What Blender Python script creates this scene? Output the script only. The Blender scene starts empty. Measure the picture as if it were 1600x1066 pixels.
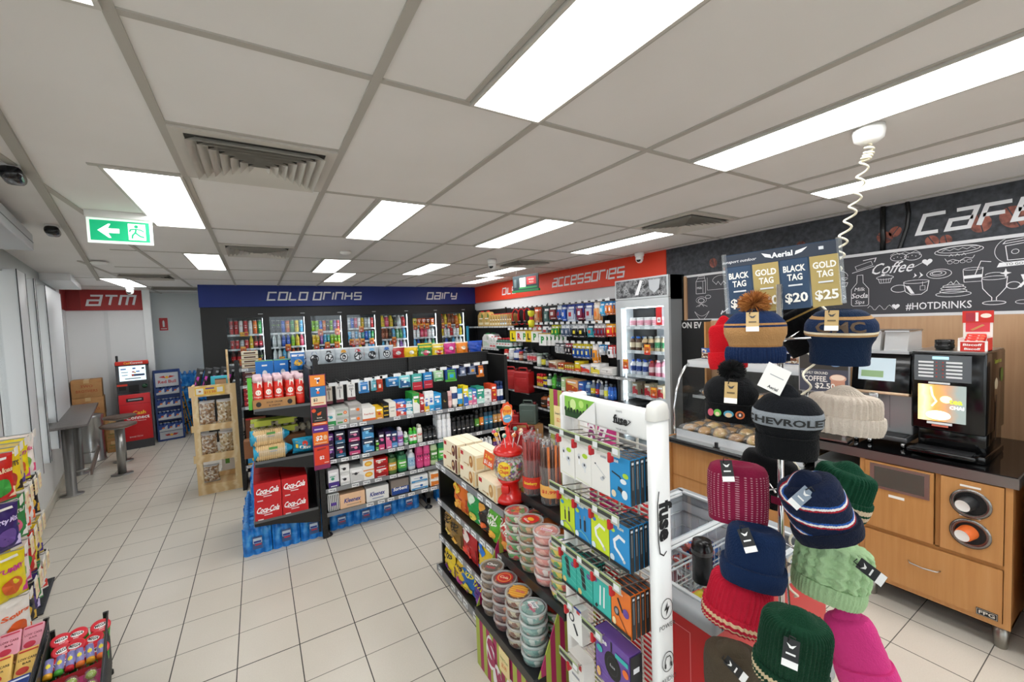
import bpy, bmesh, math, random
from mathutils import Matrix, Vector, Euler
PI = math.pi
R = random.Random(7)
scn = bpy.context.scene
COL = scn.collection

# ---------------------------------------------------------------- camera, world, lights, exposure
F_PX, YAW, PITCH, ROLL, CAM_H = 651.0, .5488, .0490, .0386, 1.78
def cam_axes():
    cy, sy, cp, sp = math.cos(YAW), math.sin(YAW), math.cos(PITCH), math.sin(PITCH)
    fwd = Vector((sy*cp, cy*cp, -sp)); right = Vector((cy, -sy, 0)); down = fwd.cross(right)
    c, s = math.cos(ROLL), math.sin(ROLL)
    return right*c + down*s, down*c - right*s, fwd
AX_R, AX_D, AX_F = cam_axes()
cam = bpy.data.cameras.new('camera'); cam_ob = bpy.data.objects.new('camera', cam); COL.objects.link(cam_ob)
cam.sensor_width = 36; cam.lens = 36*F_PX/1600; cam.clip_start = .02; cam.clip_end = 200
mw = Matrix.Identity(4)
for i in range(3):
    mw[i][0] = AX_R[i]; mw[i][1] = -AX_D[i]; mw[i][2] = -AX_F[i]
mw[2][3] = CAM_H
cam_ob.matrix_world = mw
scn.camera = cam_ob
scn.view_settings.view_transform = 'Standard'; scn.view_settings.look = 'None'
scn.view_settings.exposure = 0.60; scn.view_settings.gamma = 1; scn.view_settings.use_curve_mapping = False
PANEL_LIGHT = 7.0        # emission of the ceiling light panels
DAYLIGHT = 2.3
w = bpy.data.worlds.new('daylight'); scn.world = w; w.use_nodes = True
nt = w.node_tree
sky = nt.nodes.new('ShaderNodeTexSky'); sky.sky_type = 'HOSEK_WILKIE'; sky.turbidity = 4; sky.ground_albedo = .5
sky.sun_direction = Vector((-.75, .35, .56)).normalized()
mixw = nt.nodes.new('ShaderNodeMixRGB'); mixw.inputs[0].default_value = .75; mixw.inputs[2].default_value = (.93, .97, 1, 1)
nt.links.new(sky.outputs[0], mixw.inputs[1])
nt.links.new(mixw.outputs[0], nt.nodes['Background'].inputs[0]); nt.nodes['Background'].inputs[1].default_value = DAYLIGHT

# ---------------------------------------------------------------- materials
def lin(c):
    c /= 255.
    return c/12.92 if c <= .04045 else ((c+.055)/1.055)**2.4
def rgb(h):
    h = h.lstrip('#'); return tuple(lin(int(h[i:i+2], 16)) for i in (0, 2, 4)) + (1,)
MATS = {}
def M(col, rough=.5, metal=0., emit=0., alpha=1., name=None, coat=0.):
    k = (col, rough, metal, emit, alpha, coat)
    if k in MATS: return MATS[k]
    m = bpy.data.materials.new(name or 'paint'); m.use_nodes = True
    b = m.node_tree.nodes['Principled BSDF']
    b.inputs['Base Color'].default_value = rgb(col); b.inputs['Roughness'].default_value = rough
    b.inputs['Metallic'].default_value = metal
    if emit:
        b.inputs['Emission Color'].default_value = rgb(col); b.inputs['Emission Strength'].default_value = emit
    if coat: b.inputs['Coat Weight'].default_value = coat; b.inputs['Coat Roughness'].default_value = .08
    if alpha < 1: b.inputs['Alpha'].default_value = alpha
    MATS[k] = m; return m
def nodemat(name):
    m = bpy.data.materials.new(name); m.use_nodes = True
    return m, m.node_tree, m.node_tree.nodes['Principled BSDF']
def N(nt, t, **kw):
    n = nt.nodes.new(t)
    for k, v in kw.items(): setattr(n, k, v)
    return n
def clear(name, tint=(.97, .99, 1), gloss=.08, rough=.03, body=0.):
    m = bpy.data.materials.new(name); m.use_nodes = True; nt = m.node_tree; nt.nodes.clear()
    o = N(nt, 'ShaderNodeOutputMaterial'); t = N(nt, 'ShaderNodeBsdfTransparent'); g = N(nt, 'ShaderNodeBsdfGlossy')
    t.inputs[0].default_value = (*tint, 1); g.inputs['Roughness'].default_value = rough
    lw = N(nt, 'ShaderNodeLayerWeight'); lw.inputs[0].default_value = .5
    pw = N(nt, 'ShaderNodeMath', operation='POWER'); pw.inputs[1].default_value = 4.; nt.links.new(lw.outputs['Facing'], pw.inputs[0])
    a = N(nt, 'ShaderNodeMath', operation='MULTIPLY_ADD'); a.inputs[1].default_value = .8; a.inputs[2].default_value = gloss*.6
    nt.links.new(pw.outputs[0], a.inputs[0])
    mx = N(nt, 'ShaderNodeMixShader'); nt.links.new(a.outputs[0], mx.inputs[0])
    nt.links.new(t.outputs[0], mx.inputs[1]); nt.links.new(g.outputs[0], mx.inputs[2])
    last = mx
    if body:
        d = N(nt, 'ShaderNodeBsdfDiffuse'); d.inputs[0].default_value = (.85, .87, .88, 1)
        m2 = N(nt, 'ShaderNodeMixShader'); m2.inputs[0].default_value = body
        nt.links.new(mx.outputs[0], m2.inputs[1]); nt.links.new(d.outputs[0], m2.inputs[2]); last = m2
    nt.links.new(last.outputs[0], o.inputs[0])
    return m
def noisy(name, cols, scale=30, rough=.5, detail=3, bump=0., metal=0., kind='noise', stretch=(1, 1, 1), coord='Object', dist=.002):
    m, nt, b = nodemat(name)
    tc = N(nt, 'ShaderNodeTexCoord'); mp = N(nt, 'ShaderNodeMapping'); mp.inputs['Scale'].default_value = stretch
    nt.links.new(tc.outputs[coord], mp.inputs[0])
    if kind == 'noise':
        t = N(nt, 'ShaderNodeTexNoise'); t.inputs['Scale'].default_value = scale; t.inputs['Detail'].default_value = detail; out = t.outputs[0]
    elif kind == 'vor':
        t = N(nt, 'ShaderNodeTexVoronoi'); t.inputs['Scale'].default_value = scale; out = t.outputs['Color']
    else:
        t = N(nt, 'ShaderNodeTexWave'); t.inputs['Scale'].default_value = scale; t.inputs['Distortion'].default_value = 2.5; t.inputs['Detail'].default_value = 3; out = t.outputs[0]
    nt.links.new(mp.outputs[0], t.inputs['Vector'])
    cr = N(nt, 'ShaderNodeValToRGB'); cr.color_ramp.elements.remove(cr.color_ramp.elements[0])
    lo, hi = (.3, .7) if kind == 'noise' else (.1, .9)
    if kind == 'vor': cr.color_ramp.interpolation = 'CONSTANT'; lo, hi = 0, .85
    for i, c in enumerate(cols):
        p = lo + (hi-lo)*i/max(1, len(cols)-1)
        e = cr.color_ramp.elements.new(p) if i else cr.color_ramp.elements[0]
        e.position = p; e.color = rgb(c)
    if kind == 'vor':
        sp = N(nt, 'ShaderNodeSeparateColor'); nt.links.new(out, sp.inputs[0]); out = sp.outputs[0]
    nt.links.new(out, cr.inputs[0]); nt.links.new(cr.outputs[0], b.inputs['Base Color'])
    b.inputs['Roughness'].default_value = rough; b.inputs['Metallic'].default_value = metal
    if bump:
        bp = N(nt, 'ShaderNodeBump'); bp.inputs['Strength'].default_value = bump; bp.inputs['Distance'].default_value = dist
        nt.links.new(out, bp.inputs['Height']); nt.links.new(bp.outputs[0], b.inputs['Normal'])
    return m
def mathn(nt, op, a, b=None):
    n = N(nt, 'ShaderNodeMath', operation=op)
    for i, v in enumerate((a, b)):
        if v is None: continue
        if isinstance(v, (int, float)): n.inputs[i].default_value = v
        else: nt.links.new(v, n.inputs[i])
    return n.outputs[0]

BLACK = M('#131313', .45, name='black_powdercoat'); BLACK2 = M('#0b0b0c', .6); WHITE = M('#f2f2f0', .5, name='white_paint')
PAPER = M('#f4f2ec', .7); STEEL = M('#b9bab9', .28, 1., name='steel'); CHROME = M('#d8d8d8', .12, 1., name='chrome')
ALU = M('#c4c6c6', .38, .85, name='aluminium'); LIP = M('#8d9093', .4, .3, name='shelf_lip'); TICKET = M('#e9ebec', .5); INK = M('#24262b', .6)
GREY = M('#6d7073', .5); CREAM = M('#ece3cd', .55); RED = M('#c8161d', .4)
GLASS = clear('window_glass', gloss=.06); PLASTIC = clear('clear_plastic', gloss=.12, rough=.12, body=.10)
TUBP = clear('tub_plastic', gloss=.12, rough=.15, body=.08); FILM = clear('clear_film', gloss=.22, rough=.18, body=.06)

# ---------------------------------------------------------------- mesh builder
TXT = {}
def textmesh(s, bold=0.):
    k = (s, bold)
    if k not in TXT:
        cu = bpy.data.curves.new('t', 'FONT'); cu.body = s; cu.size = 1; cu.resolution_u = 2; cu.offset = bold; cu.align_x = 'CENTER'
        o = bpy.data.objects.new('t', cu); COL.objects.link(o)
        dg = bpy.context.evaluated_depsgraph_get(); dg.update()
        me = bpy.data.meshes.new_from_object(o.evaluated_get(dg))
        vs = [(v.co.x, v.co.y-.34) for v in me.vertices]; fs = [tuple(p.vertices) for p in me.polygons]
        bpy.data.objects.remove(o); bpy.data.curves.remove(cu); bpy.data.meshes.remove(me)
        TXT[k] = (vs, fs)
    return TXT[k]
TECH = {'C': [[(1, 1), (0, 1), (0, 0), (1, 0)]], 'O': [[(0, 0), (0, 1), (1, 1), (1, 0), (0, 0)]], 'L': [[(0, 1), (0, 0), (.9, 0)]],
 'D': [[(0, 0), (0, 1), (1, 1), (1, 0), (0, 0)]], 'r': [[(0, 0), (0, 1), (.9, 1)]], 'i': [[(0, 1), (0, 0)]], 'n': [[(0, 0), (0, 1), (1, 1), (1, 0)]],
 'H': [[(0, 1), (0, 0)], [(0, .5), (1, .5), (1, 0)], [(.92, 1), (.92, .5)]], 'S': [[(1, 1), (0, 1), (0, .5), (1, .5), (1, 0), (0, 0)]],
 'a': [[(.1, 1), (1, 1), (1, 0), (0, 0), (0, .5), (1, .5)]], 'y': [[(0, 1), (0, .4), (1, .4)], [(1, 1), (1, 0), (.1, 0)]],
 'e': [[(1, 0), (0, 0), (0, 1), (1, 1), (1, .5), (0, .5)]], 'T': [[(0, 1), (1, 1)], [(.5, 1), (.5, 0)]], 'm': [[(0, 0), (0, 1), (1.2, 1), (1.2, 0)], [(.6, 1), (.6, 0)]],
 'F': [[(1, 1), (0, 1), (0, 0)], [(0, .5), (.9, .5)]], 'E': [[(1, 1), (0, 1), (0, 0), (1, 0)], [(0, .5), (.9, .5)]]}
class MB:
    def __init__(s): s.v = []; s.f = []; s.m = []; s.sm = []; s.mats = []; s.T = Matrix.Identity(4); s.layer = 0
    def mi(s, m):
        if m not in s.mats: s.mats.append(m)
        return s.mats.index(m)
    def add(s, vs, fs, m, smooth=False):
        n = len(s.v); s.v += [tuple(s.T @ Vector(v)) for v in vs]
        for i, f in enumerate(fs):
            s.f.append(tuple(n+j for j in f)); s.m.append(s.mi(m[i] if isinstance(m, list) else m)); s.sm.append(smooth)
        return s
    def box(s, x0, x1, y0, y1, z0, z1, m):
        vs = [(x, y, z) for z in (z0, z1) for y in (y0, y1) for x in (x0, x1)]
        return s.add(vs, [(0, 2, 3, 1), (4, 5, 7, 6), (0, 1, 5, 4), (2, 6, 7, 3), (0, 4, 6, 2), (1, 3, 7, 5)], m)
    def rbox(s, x0, x1, y0, y1, z0, z1, m, b=.005, seg=2):
        bm = bmesh.new(); bmesh.ops.create_cube(bm, size=1)
        for v in bm.verts: v.co = Vector(((x0+x1)/2+v.co.x*(x1-x0), (y0+y1)/2+v.co.y*(y1-y0), (z0+z1)/2+v.co.z*(z1-z0)))
        b = min(b, .49*min(x1-x0, y1-y0, z1-z0))
        bmesh.ops.bevel(bm, geom=bm.edges[:], offset=b, segments=seg, affect='EDGES', profile=.5)
        bm.verts.index_update()
        s.add([v.co[:] for v in bm.verts], [tuple(v.index for v in f.verts) for f in bm.faces], m, True); bm.free(); return s
    def lathe(s, prof, m, seg=20, sx=1., sy=1., c=(0, 0, 0), cap=True, smooth=True):
        # prof: [(r, z)], m: one material or a list with one per band
        vs = []; fs = []; ms = []
        for r, z in prof:
            for i in range(seg):
                a = 2*PI*i/seg; vs.append((c[0]+r*sx*math.cos(a), c[1]+r*sy*math.sin(a), c[2]+z))
        for k in range(len(prof)-1):
            for i in range(seg):
                j = (i+1) % seg; fs.append((k*seg+i, k*seg+j, (k+1)*seg+j, (k+1)*seg+i)); ms.append(m[k] if isinstance(m, list) else m)
        if cap:
            if prof[0][0] > 1e-5: fs.append(tuple(range(seg))[::-1]); ms.append(m[0] if isinstance(m, list) else m)
            if prof[-1][0] > 1e-5: fs.append(tuple((len(prof)-1)*seg+i for i in range(seg))); ms.append(m[-1] if isinstance(m, list) else m)
        return s.add(vs, fs, ms, smooth)
    def tube(s, pts, r, m, seg=8, closed=False):
        pts = [Vector(p) for p in pts]; n = len(pts); vs = []; fs = []
        prev = None
        for i, p in enumerate(pts):
            a = pts[(i-1) % n] if (closed or i) else p; b = pts[(i+1) % n] if (closed or i < n-1) else p
            t = (b-a).normalized() if (b-a).length > 1e-9 else Vector((0, 0, 1))
            if prev is None: u = t.cross(Vector((0, 0, 1)) if abs(t.z) < .9 else Vector((1, 0, 0))).normalized()
            else:
                u = prev - t*prev.dot(t); u = u.normalized() if u.length > 1e-6 else t.orthogonal().normalized()
            prev = u; q = t.cross(u); rr = r[i] if isinstance(r, (list, tuple)) else r
            for k in range(seg):
                an = 2*PI*k/seg; vs.append(tuple(p+(u*math.cos(an)+q*math.sin(an))*rr))
        for i in range(n if closed else n-1):
            for k in range(seg):
                j = (k+1) % seg; i2 = (i+1) % n; fs.append((i*seg+k, i*seg+j, i2*seg+j, i2*seg+k))
        if not closed: fs += [tuple(range(seg))[::-1], tuple((n-1)*seg+k for k in range(seg))]
        return s.add(vs, fs, m, True)
    def prism(s, pts, y0, y1, m, axis='y', side=None):
        # outline in (x,z) extruded along y; axis 'x': outline (y,z) along x; 'z': (x,y) along z
        n = len(pts)
        f = {'y': lambda p, t: (p[0], t, p[1]), 'x': lambda p, t: (t, p[0], p[1]), 'z': lambda p, t: (p[0], p[1], t)}[axis]
        vs = [f(p, y0) for p in pts]+[f(p, y1) for p in pts]
        fs = [tuple(range(n)), tuple(range(2*n-1, n-1, -1))]+[(i, (i+1) % n, n+(i+1) % n, n+i) for i in range(n)]
        return s.add(vs, fs, [m, m]+[side or m]*n)
    def grid(s, fn, nu, nv, m, smooth=True, mf=None, closeu=False):
        vs = [fn(i/nu, j/nv) for j in range(nv+1) for i in range(nu+1)]
        fs = []; ms = []
        for j in range(nv):
            for i in range(nu):
                a = j*(nu+1)+i; fs.append((a, a+1, a+nu+2, a+nu+1)); ms.append(mf((i+.5)/nu, (j+.5)/nv) if mf else m)
        return s.add(vs, fs, ms, smooth)
    # ---- printed art; mp(x, y, off) puts flat art on the surface
    def art(s, mp, w, h, items):
        for it in items:
            s.layer += 1; off = .0004+.00025*s.layer; k = it[0]
            if k == 'r':
                _, x, y, ww, hh, c = it[:6]; nx = max(1, int(abs(ww*w)/.02)) if abs(ww*w) > .03 else 2; ny = 3 if hh*h > .05 else 1
                sk = it[6] if len(it) > 6 else 0
                s.grid(lambda u, v: mp((x+(u-.5)*ww+sk*(v-.5))*w, (y+(v-.5)*hh)*h, off), nx, ny, c if not isinstance(c, str) else M(c))
            elif k == 'e':
                _, x, y, rx, ry, c = it[:6]; c = c if not isinstance(c, str) else M(c)
                n = 18; vs = [mp(x*w, y*h, off)]+[mp(x*w+rx*math.cos(2*PI*i/n), y*h+ry*math.sin(2*PI*i/n), off) for i in range(n)]
                s.add(vs, [(0, 1+i, 1+(i+1) % n) for i in range(n)], c)
            elif k == 'p':
                _, pts, c = it[:3]; c = c if not isinstance(c, str) else M(c)
                s.add([mp(px*w, py*h, off) for px, py in pts], [tuple(range(len(pts)))], c)
            elif k == 't':
                _, x, y, size, c, st = it[:6]; sh = it[6] if len(it) > 6 else 0; bold = it[7] if len(it) > 7 else 0
                fit = it[8] if len(it) > 8 else None
                vs, fs = textmesh(st, bold); c = c if not isinstance(c, str) else M(c)
                if not vs: continue
                sz = size*h; x0 = min(v[0] for v in vs); x1 = max(v[0] for v in vs); fx = 1.
                if fit: fx = fit*w/((x1-x0)*sz)
                cxm = (x0+x1)/2
                s.add([mp(x*w+((vx-cxm)*fx+vy*sh)*sz, y*h+vy*sz, off) for vx, vy in vs], fs, c)
            elif k == 'l':   # line strokes
                _, pts, wd, c = it[:4]; c = c if not isinstance(c, str) else M(c)
                s.stroke([(px*w, py*h) for px, py in pts], wd, c, mp, off)
        return s
    def stroke(s, pts, wd, m, mp, off=.0006, closed=False):
        P = [Vector(p) for p in pts]; n = len(P)
        if n < 2: return
        L = []; Rr = []
        for i in range(n):
            a = P[i-1] if (i or closed) else P[i]; b = P[(i+1) % n] if (i < n-1 or closed) else P[i]
            e1, e2 = P[i]-a, b-P[i]; e1 = e1.normalized() if e1.length > 1e-9 else e2.normalized(); e2 = e2.normalized() if e2.length > 1e-9 else e1
            d = e1+e2; d = d.normalized() if d.length > 1e-6 else e1; nn = Vector((-d.y, d.x))
            k = 1.
            if 0 < i < n-1 or closed:
                d1 = (P[i]-a)
                if d1.length > 1e-9: k = 1/max(.45, abs(Vector((-d1.normalized().y, d1.normalized().x)).dot(nn)))
            L.append(P[i]+nn*wd/2*k); Rr.append(P[i]-nn*wd/2*k)
        vs = [mp(q.x, q.y, off) for q in L]+[mp(q.x, q.y, off) for q in Rr]
        s.add(vs, [(i, (i+1) % n, n+(i+1) % n, n+i) for i in range(n if closed else n-1)], m)
    def tech(s, word, x, y, h, m, mp, asp=.95, gap=.36, th=.2, shear=.22, off=.002):
        cx = x
        for ch in word:
            if ch == ' ': cx += h*.5; continue
            g = TECH[ch]; wd = h*asp*(max(p[0] for l in g for p in l))
            for l in g:
                cl = l[0] == l[-1]; pts = [(cx+px*h*asp+py*h*shear, y+py*h) for px, py in l]
                if cl: pts = pts[:-1]
                s.stroke(pts, th*h, m, mp, off, closed=cl)
                if not cl:   # square ends
                    pass
            cx += wd+h*gap
        return cx
    def mesh(s, name):
        me = bpy.data.meshes.new(name); me.from_pydata(s.v, [], s.f)
        for m in s.mats: me.materials.append(m)
        me.polygons.foreach_set('material_index', s.m); me.polygons.foreach_set('use_smooth', s.sm); me.update()
        return me
    def build(s, name, parent=None, label=None):
        o = bpy.data.objects.new(name, s.mesh(name)); COL.objects.link(o)
        if parent is not None: o.parent = parent
        if label: o['label'] = label
        return o
def front(y=0.): return lambda a, b, off: (a, y-off, b)                 # facing -Y
def back(y=0.): return lambda a, b, off: (-a, y+off, b)
def leftside(x=0.): return lambda a, b, off: (x-off, -a, b)
def rightside(x=0.): return lambda a, b, off: (x+off, a, b)
def topside(z=0.): return lambda a, b, off: (a, b, z+off)
def cyl(r): return lambda a, b, off: ((r+off)*math.sin(a/r), -(r+off)*math.cos(a/r), b)
def shift(mp, dx=0, dz=0): return lambda a, b, off: mp(a+dx, b+dz, off)

def thing(name, label, cat, loc=(0, 0, 0), rz=0., group=None, mesh=None):
    o = bpy.data.objects.new(name, mesh); COL.objects.link(o); o.location = loc; o.rotation_euler = (0, 0, rz)
    o['label'] = label; o['category'] = cat
    if group: o['group'] = group
    return o
def tag(o, label, cat, group=None, kind=None):
    o['label'] = label; o['category'] = cat
    if group: o['group'] = group
    if kind: o['kind'] = kind
    return o
def struct(name, mb):
    o = mb.build(name); o['kind'] = 'structure'; return o

# a kit is one product: root mesh plus optional part meshes [(part name, mesh, [(sub name, mesh)])]
class Kit:
    def __init__(s, name, cat, desc, root, parts=(), w=.08):
        s.name, s.cat, s.desc, s.root, s.parts, s.w = name, cat, desc, root.mesh(name) if root else None, [(n, b.mesh(n)) for n, b in parts], w
        s.first = None
    def put(s, loc, rz=0., where='', label=None, rot=None, group=None):
        lab = label or (s.desc+' '+where)
        if s.first is None:
            o = bpy.data.objects.new(s.name, s.root); COL.objects.link(o); s.first = o; ch = []
            for n, me in s.parts:
                c = bpy.data.objects.new(n, me); COL.objects.link(c); c.parent = o; ch.append(c)
            s.ch = ch
        else:
            o = s.first.copy(); COL.objects.link(o)
            for c0 in s.ch:
                c = c0.copy(); COL.objects.link(c); c.parent = o
        o.location = loc; o.rotation_euler = rot or (0, 0, rz); o['label'] = lab; o['category'] = s.cat
        if group: o['group'] = group
        elif 'group' in o: del o['group']
        return o

def at(px, py, depth):            # the point seen at a pixel of the 1600x1066 frame, depth metres along the view axis
    d = AX_R*((px-800)/F_PX)+AX_D*((py-533)/F_PX)+AX_F
    return Vector((0, 0, CAM_H))+d*depth
LA = math.radians(10.8); LO = Vector((-2.0, 6.5, 0))       # frame of the slanted shop window on the left
def lf(u, v, z=0.): return (LO.x+u*math.cos(LA)-v*math.sin(LA), LO.y+u*math.sin(LA)+v*math.cos(LA), z)
LM = Matrix.Translation(LO) @ Matrix.Rotation(LA, 4, 'Z')
# ================================================================ the shop itself
CEIL = 2.53
def floor_mat():
    m, nt, b = nodemat('floor_tiles')
    tc = N(nt, 'ShaderNodeTexCoord'); sp = N(nt, 'ShaderNodeSeparateXYZ'); nt.links.new(tc.outputs['Object'], sp.inputs[0])
    def line(sock, o, t, wd):
        f = mathn(nt, 'FRACT', mathn(nt, 'DIVIDE', mathn(nt, 'SUBTRACT', sock, o), t))
        d = mathn(nt, 'SUBTRACT', .5, mathn(nt, 'ABSOLUTE', mathn(nt, 'SUBTRACT', f, .5)))
        return mathn(nt, 'LESS_THAN', d, wd/2/t)
    lx = line(sp.outputs[0], .1056-.2958*40, .2958, .0052); ly = line(sp.outputs[1], 2.5965-.2995*40, .2995, .0042)
    lb = line(sp.outputs[1], 2.5965-.2995*140, .2995*14, .0062)
    no = N(nt, 'ShaderNodeTexNoise'); no.inputs['Scale'].default_value = 1.3; no.inputs['Detail'].default_value = 5
    n2 = N(nt, 'ShaderNodeTexNoise'); n2.inputs['Scale'].default_value = 160; n2.inputs['Detail'].default_value = 2
    nt.links.new(tc.outputs['Object'], no.inputs['Vector']); nt.links.new(tc.outputs['Object'], n2.inputs['Vector'])
    cr = N(nt, 'ShaderNodeValToRGB'); cr.color_ramp.elements[0].position = .3; cr.color_ramp.elements[0].color = rgb('#cdc6b8'); cr.color_ramp.elements[1].position = .7; cr.color_ramp.elements[1].color = rgb('#dad4c8')
    nt.links.new(mathn(nt, 'ADD', mathn(nt, 'MULTIPLY', no.outputs[0], .6), mathn(nt, 'MULTIPLY', n2.outputs[0], .4)), cr.inputs[0])
    g1 = N(nt, 'ShaderNodeMixRGB'); g1.inputs[2].default_value = rgb('#5c5851'); nt.links.new(ly, g1.inputs[0]); nt.links.new(cr.outputs[0], g1.inputs[1])
    g2 = N(nt, 'ShaderNodeMixRGB'); g2.inputs[2].default_value = rgb('#35332f'); nt.links.new(mathn(nt, 'MAXIMUM', lx, lb), g2.inputs[0]); nt.links.new(g1.outputs[0], g2.inputs[1])
    nt.links.new(g2.outputs[0], b.inputs['Base Color'])
    allg = mathn(nt, 'MAXIMUM', mathn(nt, 'MAXIMUM', lx, lb), ly)
    nt.links.new(mathn(nt, 'ADD', mathn(nt, 'MULTIPLY', allg, .4), .33), b.inputs['Roughness'])
    bp = N(nt, 'ShaderNodeBump'); bp.inputs['Strength'].default_value = .35; bp.inputs['Distance'].default_value = .002
    nt.links.new(mathn(nt, 'SUBTRACT', 1, allg), bp.inputs['Height']); nt.links.new(bp.outputs[0], b.inputs['Normal'])
    return m
struct('floor', MB().box(-6, 4.2, -2.6, 10.6, -.1, 0, floor_mat()))
CEILM = noisy('ceiling_board', ['#e6e4e1', '#ebe9e7'], 2, .8); TBAR = M('#b4b0a8', .5, name='ceiling_tbar')
gx = [-.245+.6*i for i in range(-2, 9)]; gy = [1.31+.6*j for j in range(-8, 16, 2)]
HOLES = []
PANELS = [(-.5, 2), (1.52, 2), (-.5, 6), (1.52, 6), (2.0, 8), (3.52, 6), (3.52, 2), (5.52, 2), (5.52, 6), (6.02, 8), (1.52, -2), (3.52, -2), (5.52, -2), (3.52, -4), (5.52, -4), (-2.4, 10), (-.5, -2)]
struct('ceiling', MB().box(-6, 4.2, -2.6, 10.6, CEIL, CEIL+.12, CEILM))
g = MB()
def clipx(y): return -2.0-.19*(y-6.5)+.66 if y < 6.2 else -2.5
for x in gx:
    if x > 4.1: continue
    y0, y1 = -2.6, 10
    if x < -.9: y0 = 3.0+(-.9-x)*5
    g.box(x-.014, x+.014, y0, y1, CEIL-.006, CEIL+.001, TBAR)
for y in gy:
    g.box(max(-2.6, clipx(y)-.0), 4.1, y-.012, y+.012, CEIL-.005, CEIL+.001, TBAR)
for (cx, cy) in ((0, 1), (0, 5), (5, 1), (5, 5)):
    g.box(-.245+.6*cx, -.245+.6*cx+.6, 1.31+.6*cy-.008, 1.31+.6*cy+.008, CEIL-.004, CEIL+.001, TBAR)
for i in (-1, 1, 3, 5, 7):     # half-width joints beside the light panels
    for j in (2, 6, -2, -4):
        x = -.245+.6*i+.3
        if x < 4: g.box(x-.008, x+.008, 1.31+.6*j, 1.31+.6*j+1.2, CEIL-.004, CEIL+.001, TBAR)
struct('trim_1', g)
# slanted edge trim where the window bulkhead begins
g = MB(); g.T = LM
g.box(.44, .475, -9, 1.0, CEIL-.014, CEIL+.001, M('#a9a69c', .5))
struct('trim_2', g)
wl = M('#e4e5e6', .55, name='left_wall_paint')
g = MB(); g.T = LM
g.box(-.12, 0, -9, 1.75, 0, .54, M('#e6e6e4', .45))            # dado below the glass
g.box(-.12, .012, -9, 1.75, .54, .58, ALU)
g.box(-.12, 0, -9, 1.75, 2.34, CEIL, M('#a9afad', .4, .3))
g.box(-.12, 0, 1.75, 2.75, 0, CEIL, wl)                         # solid wall after the last column
g.box(0, .95, 2.70, 2.80, 0, CEIL, M('#eceded', .5)); g.box(.90, 1.0, 2.55, 3.3, 0, CEIL, M('#eef0f0', .5))
g.box(.42, .47, 2.68, 2.70, 0, 2.18, M('#e2e4e4', .5))
struct('wall_left', g)
g = MB(); g.T = LM
g.box(0, .02, -9, 1.75, 0, .09, M('#c9c3b5', .5)); struct('baseboard_left', g)
g = MB(); g.T = LM
g.box(.95, 2.6, 3.24, 3.34, 0, CEIL, M('#e6ebeb', .5)); struct('wall_back', g)
g = MB()
g.box(-6, 4.25, 10.5, 10.6, 0, CEIL, WHITE); struct('wall_outer', g)
g = MB(); g.box(4.12, 4.25, -2.6, 10.5, 0, CEIL, M('#eceded', .5)); struct('wall_right', g)
g = MB(); WFm = M('#dddddb', .5)
for q in ((-1.0, .2, 0, CEIL), (3.9, 4.25, 0, CEIL), (.2, 3.9, 0, .35), (.2, 3.9, 2.35, CEIL), (2.0, 2.1, .35, 2.35)): g.box(q[0], q[1], -2.7, -2.6, q[2], q[3], WFm)
struct('wall_front', g)
for i, (a, b) in enumerate(((.2, 2.0), (2.1, 3.9))): g = MB(); g.box(a, b, -2.66, -2.654, .35, 2.35, GLASS); struct('window_%d' % (i+9), g)
g = MB(); g.T = LM
g.box(.0, .25, .35, 1.72, 2.45, CEIL-.001, M('#eef0f1', .5)); struct('trim_3', g)
# window posts and glass
cols = [(-1.5, -1.12), (-.70, -.62), (0, 1.32), (-2.5, -2.3), (-4.3, -4.1), (-6.5, -6.3)]
WP = M('#e2e5e7', .42, .1, name='window_post'); SEAL = M('#3a3d40', .6)
for i, (a, b) in enumerate(cols):
    g = MB(); g.T = LM
    g.rbox(-.06, .075 if i < 3 else .05, a, b, .56, 2.36, WP, .004)
    for q in (a, b): g.box(.072 if i < 3 else .047, .077 if i < 3 else .052, q-.008, q+.008, .56, 2.36, SEAL)
    struct('trim_%d' % (4+i), g)
edges = [(-9, -6.5), (-6.3, -4.3), (-4.1, -2.5), (-2.3, -1.5), (-1.12, -.70), (-.62, 0), (1.32, 1.75)]
for i, (a, b) in enumerate(edges):
    g = MB(); g.T = LM
    g.box(-.035, -.029, a, b, .56, 2.34, GLASS)
    if i > 3: g.box(-.04, -.024, a, b, 1.12, 1.22, M('#dfe9ea', .5, alpha=.75))
    struct('window_%d' % (i+1), g)
# outside pavement and fence so that the daylight falls on something
g = MB(); g.box(-30, 6, -25, -2.75, -.12, -.02, M('#b7b3aa', .8)); g.box(-30, -2.6, -2.75, 30, -.12, -.02, M('#b7b3aa', .8)); o = g.build('forecourt'); tag(o, 'pale concrete forecourt outside the shop window', 'pavement'); o['kind'] = 'structure'
# automatic door operator, sensors
g = MB(); g.T = LM
g.rbox(.003, .30, -7.5, -2.6, 2.36, 2.47, M('#b9bcbe', .35, .5), .006); g.box(.30, .302, -7.5, -2.6, 2.41, 2.414, GREY)
tag(g.build('door_operator'), 'grey metal automatic door header box above the glass', 'door operator')
for (px, py, lab) in ((20, 272, 'black door sensor nearest the left edge, under the ceiling'), (82, 360, 'black door sensor hanging above the grey door header end')):
    p = LO; 
    s = MB(); s.rbox(-.075, .075, -.035, .035, -.055, 0, M('#14161a', .15), .022, 3); s.rbox(-.05, .05, -.03, .03, -.004, .012, WHITE, .004)
    d = .0
    t = (CEIL-.03-CAM_H)
    dirv = AX_R*((px-800)/F_PX)+AX_D*((py-533)/F_PX)+AX_F; q = Vector((0, 0, CAM_H))+dirv*(t/dirv.z)
    o = s.build('door_sensor'); o.location = q+Vector((0, 0, .02)); o.rotation_euler = (0, 0, LA+PI/2); tag(o, lab, 'sensor')
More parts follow.
